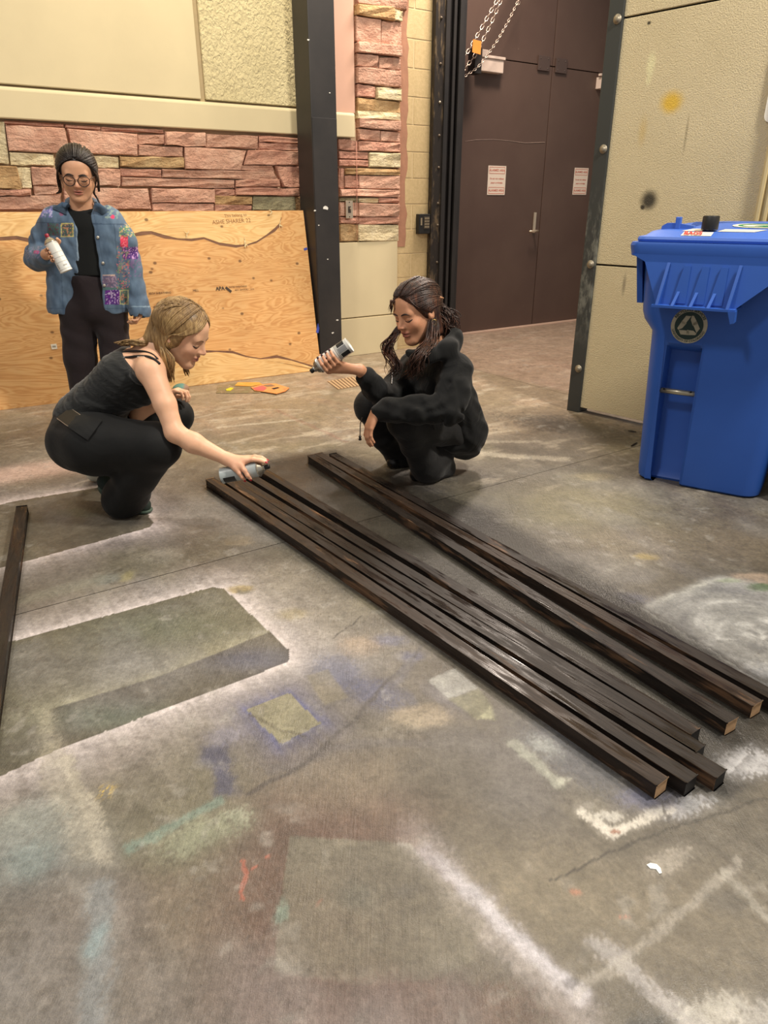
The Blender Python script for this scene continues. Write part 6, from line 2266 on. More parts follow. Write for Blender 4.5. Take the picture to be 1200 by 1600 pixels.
    # front locks over the chest (near side) and over the far shoulder
    lines += lock(R, [hd.p(-.068, -.01, -.02), A(672, 530, 3.10), A(658, 552, 3.02), A(648, 575, 3.03), A(640, 592, 3.08)], 85, .020, .002, .012, 16)
    lines += lock(R, [hd.p(-.06, -.04, -.03), A(676, 528, 3.12), A(655, 560, 3.04), A(650, 585, 3.06)], 50, .018, .002, .012, 15)
    lines += lock(R, [hd.p(.066, .0, -.03), A(616, 525, 3.24), A(606, 545, 3.22), A(618, 570, 3.2), A(612, 590, 3.18)], 70, .016, .002, .015, 15)
    lines += lock(R, [hd.p(.05, .06, .06), A(613, 470, 3.15), A(610, 490, 3.17)], 12, .006, .002, .004, 9)
    lines += lock(R, [hd.p(-.03, .05, .09), hd.p(-.06, .05, .05), hd.p(-.078, .0, .0)], 16, .004, .002, 0, 9)
    mb = strand_mesh(lines, .0023, 4)
    off = len(HV)
    hm = hair_mat('dark_brown_hair', rgb(28, 19, 16), rgb(58, 38, 30), rgb(120, 74, 52))
    hair = objfast('hair', HV, HF, hm, PR_, True)
    mb.build('loose_strands', hm, hair, True)
    # claw clip and earring
    mb = MB(); mb.tube([hd.p(-.066, -.055, .045), hd.p(-.076, -.07, .030), hd.p(-.074, -.085, .022)], [.004, .006, .003], 6); mb.build('hair_clip', simple('clip_amber', rgb(176, 130, 96), .4), hair, True)
    ec = hd.p(-.083, -.002, -.042); mb = MB()
    mb.tube([Vector(ec) + (Vector((-.9, -.2, 0)) * math.cos(t) + Z * math.sin(t)) * .0115 for t in np.linspace(0, 6.28, 17)], .0022, 6, False); mb.build('earring', M_GOLD, PR_, True)
    # ---- the raised can
    M_CANW = simple('can_white_print', rgb(222, 220, 212), .35, .03, 20)
    root, b, a, L = spray_can(cb, Vector(cb) + ca, 'white spray can with black label blocks tilted in a raised hand', M_CANW, M_BLACKPLASTIC, None)
    mk = simple('can_black_print', rgb(28, 28, 30), .4); gk = simple('can_grey_print', rgb(120, 120, 120), .4)
    can_label(root, b, a, L, [(.012, .050, -60, -20, mk), (.014, .052, -15, 25, gk), (.016, .050, 30, 75, mk), (.054, .0555, -90, 90, mk), (.060, .0615, -90, 90, mk), (.098, .118, -70, 20, mk), (.070, .072, -20, 30, gk), (.075, .077, -20, 30, gk), (.080, .082, -20, 20, gk)])
    return PR_

person_a()
# ================================================================== person: blonde, crouching, spraying the battens
M_TANK = cloth_mat('charcoal_tank_top', rgb(31, 32, 32), .85, .6, 10, .12, 700, .02, stretch=(1, 1, 2.2))
M_LEGGING = cloth_mat('black_flared_trousers', rgb(14, 14, 14), .7, .3, 5, .12, 700, .02, sheen=.05)
M_REDNAIL = simple('red_nail_polish', rgb(176, 22, 40), .25)

def person_b():
    base = gp(200, 800); base.z = 0
    PR_ = empty('person', base, 'blonde person crouching in a charcoal tank top, reaching out to spray', 'person')
    hd = Head(A(285, 521, 2.95), (.86, -.16, -.46), 1.10, roll=0.0)
    neck = A(236, 548, 2.96)
    shR = A(236, 580, 2.80); shL = A(222, 565, 3.12)
    chest = A(202, 586, 2.96); mid = A(156, 632, 2.97); pel = A(136, 684, 2.98)
    hipR = A(140, 690, 2.88); hipL = A(148, 684, 3.08)
    knR = A(246, 696, 2.74); knL = A(274, 650, 3.16)
    anR = A(186, 770, 2.87); anL = A(168, 738, 3.20)
    elR = A(273, 676, 2.70); wrR = A(354, 717, 2.70)
    elL = A(216, 648, 3.08); wrL = A(256, 622, 3.10)
    toeR = np.array(gp(228, 803)) + (0, 0, .03); toeL = np.array(gp(196, 745)) + (0, 0, .03)
    cb = A(347, 743, 2.70); cn = A(398, 733, 2.69)
    ca = Vector(cn - cb).normalized()
    cg = Vector(cb) + ca * .10
    B = SDF((-1.62, 2.50, -.01), (-.44, 3.42, 1.02), .0036)
    hd.add(B, tuple(neck), .95, .003)
    B.cap(neck, chest, .050, .085, .03)
    B.cap(shR + (-.01, .02, 0), shL, .054, .054, .04); B.cap(chest + (-.01, -.05, 0), mid + (0, -.035, 0), .098, .088, .04); B.cap(chest + (-.01, .06, 0), mid + (0, .035, 0), .098, .088, .04)
    B.cap(mid, pel, .09, .10, .04)
    B.cap(shR, neck, .040, .035, .04); B.cap(shL, neck, .040, .035, .04)
    B.cap(A(205, 615, 2.9), A(222, 612, 2.9), .055, .05, .03)
    el2 = A(258, 632, 2.74)
    B.chain([shR, el2, elR, A(302, 692, 2.70), wrR], [.052, .042, .037, .039, .025], .02)
    B.chain([shL, elL, wrL], [.052, .040, .028], .02)
    for hp, kn, an, toe in ((hipR, knR, anR, toeR), (hipL, knL, anL, toeL)):
        B.chain([pel, hp, kn, an], [.08, .07, .045, .03], .03); B.cap(an, toe * .8 + an * .2, .022, .014, .02)
    # hand over the can: palm on top, two fingers down the near side, two along to the nozzle
    w = Vector(wrR)
    up = Vector((0, 0, 1)); r0 = (up - ca * up.dot(ca)).normalized(); r1 = ca.cross(r0)
    if r1.y > 0: r1 = -r1
    def pt(t, a, e=.009): return cg + ca * t + (r0 * math.cos(math.radians(a)) + r1 * math.sin(math.radians(a))) * (.033 + e)
    tips = []
    kn = [pt(.020, -8, .014), pt(.012, 14, .014), pt(-.004, 34, .012), pt(-.022, 48, .010)]
    Fg = [[kn[0], pt(.055, -6, .016), pt(.082, -4, .006), pt(.098, -2, -.008)],
          [kn[1], pt(.050, 18, .014), pt(.078, 22, .004), pt(.096, 30, -.008)],
          [kn[2], pt(.012, 70), pt(.018, 100), pt(.022, 128)],
          [kn[3], pt(-.012, 80), pt(-.006, 105), pt(-.002, 126)]]
    for i, P in enumerate(Fg):
        rr = [.0105, .0096, .0086, .0074]
        for j in range(3): B.cap(P[j], P[j + 1], rr[j] * (.9 if i == 3 else 1), rr[j + 1] * (.9 if i == 3 else 1), .004)
        B.cap(w, P[0], .018, .0125, .016)
        tg = (P[3] - P[2]).normalized(); nr = P[3] - cg; nr = (nr - ca * nr.dot(ca)).normalized()
        tips.append((P[3], tg, nr))
    P = [w.lerp(kn[0], .3), pt(-.02, -50, .012), pt(.01, -85), pt(.03, -105)]
    for j in range(3): B.cap(P[j], P[j + 1], (.016, .012, .011)[j], (.012, .011, .008)[j], .008)
    hand(B, wrL, (.80, .1, .45), (.5, -.1, -.8), 1, (45, 55, 35), .9, 4)
    V, F = B.mesh(2)
    body = objfast('body', V, F, skin_mat('skin_fair'), PR_, True)
    sk = np.array(s2l((232, 182, 148)))
    def col(V):
        C = np.tile(sk, (len(V), 1)); hd.tint(V, C, s2l((186, 96, 96)), s2l((226, 150, 128)))
        d = np.linalg.norm(V - np.array(cg), axis=1); m = np.exp(-(d / .07) ** 2)[:, None] * .35
        return C * (1 - m) + np.array(s2l((226, 140, 118))) * m
    paint(body, col, V)
    nails(tips, M_REDNAIL, body, 1.0)
    hd.brows_lashes(body, simple('fair_brow', rgb(120, 88, 60), .7), B, simple('lash_brown', rgb(44, 30, 26), .7), .8)
    # ---- tank top
    T = SDF((-1.62, 2.60, .15), (-.75, 3.36, .85), .0045)
    g = .010
    T.cap(chest + (-.01, -.05, 0), mid + (0, -.035, 0), .098 + g, .090 + g, .04); T.cap(chest + (-.01, .06, 0), mid + (0, .035, 0), .098 + g, .090 + g, .04)
    T.cap(mid + (0, -.03, 0), A(128, 655, 2.95), .094 + g, .112, .04); T.cap(mid + (0, .03, 0), A(128, 655, 3.02), .094 + g, .112, .04)
    T.cap(A(205, 615, 2.9), A(222, 612, 2.9), .055 + g, .05 + g, .03)
    T.cap(shR + (-.04, .02, -.01), shL + (-.04, 0, -.01), .05, .05, .03)
    pc = Vector(A(204, 570, 2.86)); T.half(pc, (.72, .10, .70), .006)
    T.half(A(122, 668, 2.9), (-.35, 0, -.94), .006)
    axd = (chest - mid) / np.linalg.norm(chest - mid)
    def rp(x, y, z):
        s_ = (x - mid[0]) * axd[0] + (z - mid[2]) * axd[2]
        q = -(x - mid[0]) * axd[2] + (z - mid[2]) * axd[0]
        return .0042 * np.sin(s_ * 85 + 14 * q + 2.5 * np.sin(q * 22 + y * 9)) * np.exp(-((s_ + .0) / .11) ** 2) + .0015 * np.sin(s_ * 190 + q * 40)
    T.ripple(rp)
    V, F = T.mesh(3); tk = objfast('tank_top', V, F, M_TANK, PR_, True)
    # straps
    M_STRAP = simple('black_strap', rgb(16, 16, 17), .6); M_STRAPW = simple('strap_lettering', rgb(214, 206, 196), .6)
    for Ln in (((174, 549), (186, 551), (204, 549), (222, 549), (236, 553), (246, 561)), ((180, 557), (196, 558.5), (214, 556.5), (230, 557), (242, 562), (250, 569))):
        P = [B.hit(x, y, .003) for x, y in Ln]; P = [p for p in P if p is not None]
        if len(P) > 2: mb = MB(); mb.tube(spline(P, 4), .0052, 6); mb.build('strap', M_STRAP, tk, True)
    for k in range(7):
        p = B.hit(186 + k * 7.5, 558.2 - .2 * k, .008)
        if p is not None: mb = MB(); mb.box(p, Vector((1, 0, .1)).normalized(), Vector((0, 1, 0)), Z, .009, .002, .0022); mb.build('strap_print', M_STRAPW, tk)
    # ---- trousers
    L = SDF((-1.66, 2.50, -.005), (-.70, 3.50, .62), .0048)
    L.ell(A(130, 688, 2.98), (.135, .165, .125), None, .04)
    L.chain([A(122, 690, 2.88), A(150, 694, 2.82), knR], [.125, .125, .092], .05)
    L.chain([A(140, 684, 3.08), knL], [.12, .078], .05)
    L.cap(A(128, 655, 2.96), A(133, 680, 2.98), .108, .13, .04)
    L.chain([knR, A(215, 742, 2.80), A(192, 780, 2.85)], [.088, .082, .090], .03)
    L.cap(A(204, 770, 2.86), np.array(gp(204, 797)) + (0, .03, .045), .082, .055, .03); L.cap(A(195, 765, 2.88), A(178, 778, 2.90), .07, .052, .03)
    L.chain([knL, A(225, 690, 3.20), A(180, 722, 3.22)], [.076, .07, .066], .03)
    def lr(x, y, z): return .0024 * np.sin((z * 40 + x * 30) + 2.4 * np.sin(x * 20 + y * 8)) * np.exp(-((z - .20) / .09) ** 2)
    L.ripple(lr)
    L.half((0, 0, .006), (0, 0, -1))
    V, F = L.mesh(3); tz = objfast('trousers', V, F, M_LEGGING, PR_, True)
    # pocket flap
    def patch(q, n=8, off=.004):
        V = []; F_ = []
        q = [np.array(a, float) for a in q]
        for i in range(n + 1):
            for j in range(n + 1):
                s_, t = i / n, j / n
                p = (q[0] * (1 - s_) + q[1] * s_) * (1 - t) + (q[3] * (1 - s_) + q[2] * s_) * t
                h = L.hit(p[0], p[1], off)
                V.append(h if h is not None else Vector(A(p[0], p[1], 2.8)))
        for i in range(n):
            for j in range(n): F_.append((i * (n + 1) + j, i * (n + 1) + j + 1, (i + 1) * (n + 1) + j + 1, (i + 1) * (n + 1) + j))
        return V, F_
    V, F = patch([(123, 645), (160, 656), (137, 688), (104, 666)], 8, .011)
    mb = MB(); mb.add(V, F); mb.build('pocket', M_LEGGING, tz, True)
    # ---- shoes
    M_SHOE = simple('dark_green_canvas', rgb(34, 46, 40), .8); M_SOLE = simple('shoe_sole', rgb(186, 184, 168), .6)
    for toe, heel, hz in ((np.array(gp(224, 800)), np.array(gp(172, 792)), .085), (np.array(gp(196, 747)), np.array(gp(150, 752)), .03)):
        S_ = SDF(np.minimum(toe, heel) - .08, np.maximum(toe, heel) + (.08, .08, .2), .005)
        ball = toe * .6 + heel * .4
        S_.cap(toe + (.005, 0, .034), ball + (0, 0, .040), .033, .042, .02); S_.cap(ball + (0, 0, .040), heel + (0, 0, hz + .035), .042, .038, .02)
        S_.half((0, 0, .010), (0, 0, -1))
        V, F = S_.mesh(2); sh = objfast('shoe', V, F, M_SHOE, PR_, True)
        S2 = SDF(np.minimum(toe, heel) - .08, np.maximum(toe, heel) + (.08, .08, .2), .005)
        S2.cap(toe + (.007, 0, .016), ball + (0, 0, .016), .036, .044, .01); S2.cap(ball + (0, 0, .016), heel + (0, 0, hz + .008), .042, .038, .01)
        S2.half((0, 0, .002), (0, 0, -1)); n_ = Vector((heel - ball) + (0, 0, hz)); up_ = Vector((0, 0, 1)) - n_.normalized() * n_.normalized().z
        S2.clip(lambda x, y, z: np.where(x * 0 + z > -9, (z - .016 - np.maximum(0, ((x - ball[0]) * (heel[0] - ball[0]) + (y - ball[1]) * (heel[1] - ball[1])) / ((heel - ball)[:2] ** 2).sum()) * hz), 0))
        V, F = S2.mesh(1); objfast('sole', V, F, M_SOLE if hz < .05 else simple('green_sole', rgb(70, 88, 76), .6), sh, True)
    # ---- hair: straight, dark blond, parted, hanging past the jaw
    R = random.Random(4)
    Hs = SDF(hd.c - .24, hd.c + .24, .004)
    hd.hair(Hs, .010, (1, -.50, .030))
    Hs.cap(hd.p(.058, .0, -.02), hd.p(.058, -.035, -.085), .022, .02, .03); Hs.cap(hd.p(0, -.08, .0), hd.p(.02, -.085, -.075), .045, .04, .04); Hs.cap(hd.p(0, -.09, -.01), A(232, 533, 2.99), .035, .022, .03); Hs.cap(A(232, 535, 2.97), A(205, 536, 2.97), .022, .012, .02)
    HV, HF = Hs.mesh(2)
    lines = []
    def drop(p0, px, py, Y): return Vector(A(px, py, Y))
    for i in range(190):                    # near side, from the parting down past the ear
        t = (i + R.random()) / 190
        a0 = (-.006, .080 - .165 * t, .108 - .035 * abs(t - .4))
        if t < .35:                         # front pieces swept back over the temple
            P = scalp(hd, a0, (.078, -.004 - .03 * t, .010 - .02 * t), .012 + R.random() * .004, 8, .015, (.090, .070 - .06 * t, .030))
        else:
            P = scalp(hd, a0, (.080, .02 - .12 * t, -.012), .012 + R.random() * .004, 8, .015)
        e = [Vector(hd.p(.078, -.018 - .05 * t, -.045)), Vector(A(271 - 20 * t + R.uniform(-3, 3), 562 + R.uniform(-4, 4), 2.85 + .05 * t)), Vector(A(270 - 10 * t + R.uniform(-4, 4), 594 + R.uniform(-22, 5), 2.845 + .05 * t))]
        lines.append(spline([P[0], P[2], P[4], P[6], P[8]] + e, 4))
    for i in range(80):                     # far side
        t = (i + R.random()) / 80
        P = scalp(hd, (-.008, .080 - .165 * t, .106), (-.080, .03 - .10 * t, -.01), .012 + R.random() * .004, 8, .015)
        lines.append(P + [Vector(hd.p(-.076, .0 - .06 * t, -.06))])
    for i in range(70):                     # loose crown flow
        a0 = (R.uniform(-.05, .05), -.02, .11); P = scalp(hd, a0, (R.uniform(-.07, .07), -.105, -.02), .013 + R.random() * .004, 8)
        lines.append(P)
    lines += lock(R, [hd.p(-.07, .02, -.04), A(288, 562, 3.03), A(290, 576, 3.02), A(294, 588, 3.02)], 26, .007, .002, .002, 8)
    for i in range(170):                     # back hair falling over the far shoulder and back
        t = R.random()
        a0 = hd.p(R.uniform(-.05, .03), -.098, .03 - .05 * t)
        lines.append(spline([a0, A(243, 530 + 8 * t, 2.97), A(224, 533 + 8 * t, 2.95 + R.uniform(-.06, .05)), A(202 + R.uniform(-4, 4), 531 + 7 * t, 2.96 + R.uniform(-.06, .05)), A(180 + 14 * t + R.uniform(-4, 6), 535 + 6 * t, 2.96 + R.uniform(-.05, .04))], 5))
    for i in range(50):
        t = R.random()
        lines.append(spline([hd.p(R.uniform(.02, .06), -.09, .02 - .06 * t), A(250 + 4 * t, 545, 2.87), A(254 + 8 * t, 570, 2.86), A(262 + R.uniform(-4, 6), 588 + R.uniform(-8, 8), 2.86)], 5))
    hm = hair_mat('dark_blond_hair', rgb(88, 66, 40), rgb(142, 112, 72), rgb(196, 164, 112))
    hair = objfast('hair', HV, HF, hm, PR_, True)
    strand_mesh(lines, .0030, 4).build('loose_strands', hm, hair, True)
    ep = hd.snapx(B, -.002, -.030, 1, .002); mb = MB(); bm = bmesh.new(); bmesh.ops.create_icosphere(bm, subdivisions=1, radius=.004)
    bm.verts.index_update(); mb.add([ep + v.co for v in bm.verts], [[v.index for v in f.verts] for f in bm.faces]); bm.free(); mb.build('earring', M_GOLD, PR_, True)
    # ---- phone in the hip pocket
    q = [L.hit(x, y, .012) for x, y in ((93, 658), (110, 637.5), (119, 643), (104, 667))]
    if all(p is not None for p in q):
        c = sum(q, Vector()) / 4
        ux = ((q[2] - q[1]) + (q[3] - q[0])).normalized(); uy = ((q[1] - q[0]) + (q[2] - q[3])); uy = (uy - ux * uy.dot(ux)).normalized(); nn = ux.cross(uy)
        if nn.y > 0: nn = -nn
        c = c + nn * .004
        PH = empty('smartphone', c, 'black smartphone with a pale rim tucked in the hip pocket of the blonde person', 'phone')
        mb = MB(); mb.box(c + ux * .018, ux, uy, nn, .11, .071, .0085, .004); mb.build('case', simple('phone_rim', rgb(196, 178, 160), .3, .05, 10, .5), PH)
        mb = MB(); mb.box(c + ux * .018 + nn * .0042, ux, uy, nn, .105, .066, .0012, .0004); mb.build('screen', simple('phone_screen', rgb(8, 8, 11), .4), PH)
    # ---- the can she sprays with
    root, b, a, Lc = spray_can(cb, Vector(cb) + ca, 'grey spray can held low over the batten ends', simple('can_grey', rgb(168, 176, 176), .35, .06, 20), M_BLACKPLASTIC, None)
    mk = simple('can_dark_print', rgb(30, 30, 32), .4)
    can_label(root, b, a, Lc, [(.012, .062, 20, 75, mk), (.10, .103, -90, 90, mk), (.075, .078, -60, 10, mk)])
person_b()
# ================================================================== person: standing in an embroidered denim jacket
def person_c():
    Y0 = 4.30
    base = Vector((at(140, 500, Y0).x, Y0, 0))
    PR_ = empty('person', base, 'standing person in glasses and an embroidered denim jacket holding a white can', 'person')
    def P(px, py, dy=0.0): return A(px, py, Y0 + dy)
    hd = Head(P(121, 272, -.03), (.26, -.92, -.30), 1.13, roll=-.05)
    neck = P(128, 322, .02)
    shR = P(84, 344, .0); shL = P(172, 344, .05)
    chest = P(130, 365, .02); mid = P(138, 425, .03); pel = P(147, 480, .04)
    hipR = P(124, 488, .03); hipL = P(172, 488, .05)
    knR = P(128, 568, .02); knL = P(183, 568, .03); anR = P(142, 648, .05); anL = P(190, 648, .07)
    elR = P(58, 404, .06); wrR = P(76, 396, -.19)
    elL = P(203, 412, .08); wrL = P(218, 474, .02)
    cn = P(72, 366, -.26); cb = P(104, 424, -.26)
    ca = Vector(cn - cb).normalized(); cg = Vector(cb) + ca * .115
    B = SDF((base.x - .42, 3.90, -.01), (base.x + .42, 4.62, 1.58), .0036)
    hd.add(B, tuple(neck), 1.12, .001)
    B.cap(neck, chest, .052, .06, .03)
    B.cap(shR, shL, .05, .05, .04); B.cap(chest + (-.05, 0, 0), mid + (-.035, .01, 0), .058, .066, .03); B.cap(chest + (.05, 0, 0), mid + (.035, .01, 0), .058, .066, .03)
    B.cap(mid, pel, .082, .09, .03); B.cap(hipR, hipL, .07, .07, .03)
    B.chain([shR, elR, wrR], [.048, .038, .027], .02); B.chain([shL, elL, wrL], [.048, .038, .027], .02)
    for hp, kn, an in ((hipR, knR, anR), (hipL, knL, anL)):
        B.chain([pel, hp, kn, an], [.08, .07, .045, .03], .03); B.cap(an + (0, 0, -.01), np.array((an[0], an[1] - .13, .03)), .032, .024, .02)
    tipsR = grip(B, cg, ca, Vector((-.85, .5, 0)), .033, Vector(wrR), (.018, -.002, -.022, -.041), (-10, 30, 66, 96), (.02, .035, .045), (-60, -105, -150), .98, 1)
    tipsL = hand(B, wrL, (-.05, -.15, -1), (-.9, -.35, 0), 1, (35, 45, 30), .95, 3, (.3, .3))
    V, F = B.mesh(2)
    body = objfast('body', V, F, skin_mat('skin_light_tan'), PR_, True)
    sk = np.array(s2l((216, 164, 130)))
    def col(V):
        C = np.tile(sk, (len(V), 1)); hd.tint(V, C, s2l((168, 92, 84)), s2l((210, 136, 108))); return C
    paint(body, col, V)
    nails(tipsR, M_NAILDARK, body, .9); nails(tipsL, M_NAILDARK, body, .9)
    M_BROW = simple('black_brow', rgb(36, 26, 22), .7)
    hd.brows_lashes(body, M_BROW, B, None, 1.0)
    # ---- black cropped top
    T = SDF((base.x - .3, 4.05, .78), (base.x + .3, 4.55, 1.35), .005)
    T.cap(chest + (-.045, .01, .03), mid + (-.035, 0, -.02), .088, .094, .03); T.cap(chest + (.045, .01, .03), mid + (.035, 0, -.02), .088, .094, .03)
    T.cap(shR + (.03, 0, 0), shL + (-.03, 0, 0), .058, .058, .04); T.cap(P(128, 335, .015), P(128, 350, .015), .068, .072, .03)
    T.half(P(130, 430), (0, 0, -1)); T.cap(neck + (0, -.02, .03), neck + (0, -.05, .05), .066, .08, .012, 's')
    V, F = T.mesh(2); objfast('cropped_top', V, F, cloth_mat('black_knit', rgb(16, 18, 18), .85, .25, 10, .1, 700, .01, sheen=.05), PR_, True)
    # ---- dark plum trousers
    L = SDF((base.x - .36, 4.0, -.005), (base.x + .36, 4.66, .98), .0055)
    L.cap(P(131, 436, .03), P(150, 440, .05), .098, .098, .04)
    L.cap(P(128, 480, .03), P(168, 480, .05), .108, .108, .05); L.cap(P(140, 440, .04), P(148, 478, .04), .105, .12, .05)
    L.chain([hipR + (-.01, 0, 0), P(126, 560, .02), P(137, 640, .03), P(138, 652, .03)], [.105, .092, .085, .085], .03)
    L.chain([hipL + (.0, 0, 0), P(182, 560, .03), P(188, 640, .05), P(188, 652, .05)], [.100, .088, .085, .085], .03)
    L.half((0, 0, .012), (0, 0, -1)); L.half(P(140, 429), (0, 0, 1), .003)
    def lr(x, y, z): return .003 * np.sin(x * 40 + 2 * np.sin(z * 6)) * np.clip(1 - z, 0, 1) + .003 * np.sin(z * 55 + x * 30) * np.exp(-((z - .55) / .12) ** 2)
    L.ripple(lr)
    V, F = L.mesh(3); objfast('trousers', V, F, cloth_mat('plum_black_trousers', rgb(34, 25, 28), .8, .4, 5, .12, 700, .02, sheen=.1), PR_, True)
    for an in (anR, anL):
        S_ = SDF((an[0] - .08, an[1] - .24, -.01), (an[0] + .08, an[1] + .09, .16), .006)
        S_.cap((an[0], an[1] - .15, .035), (an[0], an[1] + .03, .04), .040, .038, .02); S_.half((0, 0, .003), (0, 0, -1))
        V, F = S_.mesh(2); objfast('shoe', V, F, M_BLACKPLASTIC, PR_, True)
    # ---- denim jacket, open at the front
    J = SDF((base.x - .46, 3.92, .58), (base.x + .46, 4.66, 1.36), .0042)
    J.cap(shR + (.012, 0, -.005), shL + (-.012, 0, -.005), .072, .072, .04)
    J.cap(P(104, 362, .02), P(104, 480, .03), .105, .108, .04); J.cap(P(164, 362, .04), P(172, 480, .05), .105, .112, .04)
    J.cap(P(130, 360, .05), P(138, 480, .06), .11, .12, .04)
    J.half(P(140, 489.5), (0, 0, -1), .004)
    # hollow it so that the inside shows
    J.cap(P(104, 350, .02), P(104, 520, .03), .084, .087, .01, 's'); J.cap(P(164, 350, .04), P(172, 520, .05), .084, .091, .01, 's'); J.cap(P(130, 350, .05), P(138, 520, .06), .090, .098, .01, 's')
    # front opening, wider towards the neck
    def opening(x, y, z):
        dep = y * CP - (z - CAM_H) * SP
        sx = 600 + x / dep * FPX; sy = 800 - ((z - CAM_H) * CP + y * SP) / dep * FPX
        le = np.interp(sy, [300, 322, 335, 360, 420, 490], [104, 106, 116, 121, 124, 127.5])
        ri = np.interp(sy, [300, 322, 330, 360, 420, 490], [148, 146, 140, 147, 156, 163])
        ins = np.minimum(sx - le, ri - sx) / 280.0
        return np.where(y < Y0 + .045, ins, -1.0)
    J.clip(opening, .003)
    J.cap(neck + (0, .0, .02), neck + (0, .0, .10), .066, .075, .01, 's')
    # sleeves
    J.chain([shR + (.01, 0, 0), P(70, 372, .04), elR + (.0, 0, 0), P(62, 402, -.02), P(70, 400, -.10)], [.074, .070, .066, .060, .052], .03)
    J.chain([shL + (-.01, 0, 0), P(192, 375, .07), elL, P(212, 452, .05), P(216, 470, .03)], [.074, .070, .062, .054, .054], .03)
    J.chain([P(216, 476, .03), P(219, 486, .02)], [.062, .064], .008)
    J.cap(wrL + (0, 0, -.02), P(219, 496, .01), .044, .050, .006, 's')
    def jr(x, y, z): return .0028 * np.sin(z * 60 + x * 40 + 3 * np.sin(x * 25)) * np.sin(x * 30 - z * 20 + y * 20) + .0010 * np.sin(x * 110 + 2 * np.sin(z * 30))
    J.ripple(jr)
    V, F = J.mesh(2)
    jm = cloth_mat('denim', None, .85, .3, 14, .1, 420, .012, True, .15)
    jk = objfast('denim_jacket', V, F, jm, PR_, True)
    def l_(r, g, b): return np.array(s2l((r, g, b)))
    def jcol(V):
        sx, sy = project(V)
        nz = fbm(V[:, 0] * 40, V[:, 2] * 14, 3, 4); n2 = fbm(sx * .35, sy * .35, 8, 2); n3 = fbm(sx * .6 + 9, sy * .6, 15, 2)
        C = l_(58, 76, 98)[None, :] * (1 - nz[:, None]) + l_(106, 128, 150)[None, :] * nz[:, None]
        fr = V[:, 1] < Y0 + .12
        def box(x0, x1, y0, y1): return fr & (sx > x0) & (sx < x1) & (sy > y0) & (sy < y1)
        def mixc(m, c, a=1.0):
            m = (np.asarray(m, float) * a)[:, None]; C[:] = C * (1 - m) + np.array(c) * m
        # seams: yoke, panel seams, hem, placket
        mixc(fr & (np.abs(sy - (349 + (sx - 110) * .02)) < .9) & (sx < 205), l_(52, 70, 94), .7)
        mixc(fr & (np.abs(sx - (92 + (sy - 350) * .05)) < .8) & (sy > 350), l_(56, 74, 98), .5)
        mixc(fr & (np.abs(sx - (178 + (sy - 350) * .10)) < .8) & (sy > 350) & (sx < 200), l_(56, 74, 98), .6)
        mixc(fr & (np.abs(sy - 482) < .8) & (sx < 205), l_(60, 78, 102), .7)
        mixc(box(60, 240, 478, 480) & (sx > 204), l_(150, 172, 188), .6)
        le = np.interp(sy, [300, 322, 335, 360, 420, 490], [104, 106, 116, 121, 124, 127.5]); ri = np.interp(sy, [300, 322, 330, 360, 420, 490], [148, 146, 140, 147, 156, 163])
        mixc(fr & (np.abs(sx - le + 1.2) < 1.2) & (sx < 130) & (sy > 332), l_(150, 170, 188), .7); mixc(fr & (np.abs(sx - ri - 5.5) < .6) & (sx > 138), l_(60, 80, 104), .5)
        # embroidered patches
        def patch(x0, x1, y0, y1, a, b, c, rim=None):
            m = box(x0, x1, y0, y1); mixc(m, a, .9); mixc(m & (n2 > .52), b, .85); mixc(m & (n3 > .62), c, .9)
            if rim is not None: mixc(m & ((sx < x0 + 1.6) | (sx > x1 - 1.6) | (sy < y0 + 1.4) | (sy > y1 - 1.4)), rim, .9)
        patch(95, 115, 348.5, 370, l_(58, 74, 76), l_(94, 104, 80), l_(190, 130, 100), l_(196, 184, 110))
        patch(74, 93, 349, 369, l_(70, 84, 92), l_(64, 96, 84), l_(96, 48, 66))
        patch(160, 182, 430, 449, l_(96, 90, 116), l_(110, 92, 116), l_(150, 130, 150))
        mixc(box(160, 180, 429, 431), l_(206, 176, 160), .9)
        patch(164, 187, 453, 476, l_(74, 24, 108), l_(98, 34, 130), l_(190, 170, 206))
        patch(187, 201, 453, 476, l_(80, 96, 100), l_(88, 110, 92), l_(196, 136, 110), l_(176, 176, 120))
        mixc(box(158, 204, 449, 453), l_(72, 104, 92), .7)
        patch(188, 200, 368, 386, l_(214, 48, 80), l_(226, 70, 96), l_(236, 130, 140))
        patch(191, 216, 386, 405, l_(96, 52, 128), l_(74, 40, 110), l_(206, 160, 210))
        m = (sx > 186) & (sx < 215) & (sy > 350) & (sy < 370); mixc(m & (n2 > .5), l_(96, 140, 96), .7); mixc(m & (n3 > .62), l_(220, 190, 120), .8)
        m = (sx > 190) & (sx < 220) & (sy > 405) & (sy < 432); mixc(m & (n2 > .55), l_(140, 100, 150), .5)
        m = (sx > 182) & (sx < 202) & (sy > 385) & (sy < 452); mixc(m & (n2 > .6), l_(126, 150, 104), .6); mixc(m & (n3 > .68), l_(210, 110, 110), .8)
        m = (sx > 60) & (sx < 82) & (sy > 318) & (sy < 340); mixc(m & (n2 > .45), l_(130, 120, 190), .7); mixc(m & (n3 > .62), l_(186, 180, 210), .8)
        m = (sx > 162) & (sx < 186) & (sy > 318) & (sy < 342); mixc(m & (n2 > .55), l_(146, 164, 150), .6)
        mixc((np.hypot(sx - 176, sy - 339) < 3.2), l_(206, 50, 96), .9); mixc((np.hypot(sx - 96, sy - 334) < 3.5), l_(140, 66, 96), .7)
        mixc((np.hypot((sx - 57) / 1.6, sy - 394) < 3.0), l_(196, 70, 130), .8)
        m = (sx > 40) & (sx < 66) & (sy > 384) & (sy < 404); mixc(m & (n3 > .6), l_(150, 140, 170), .6)
        return C
    paint(jk, jcol, V)
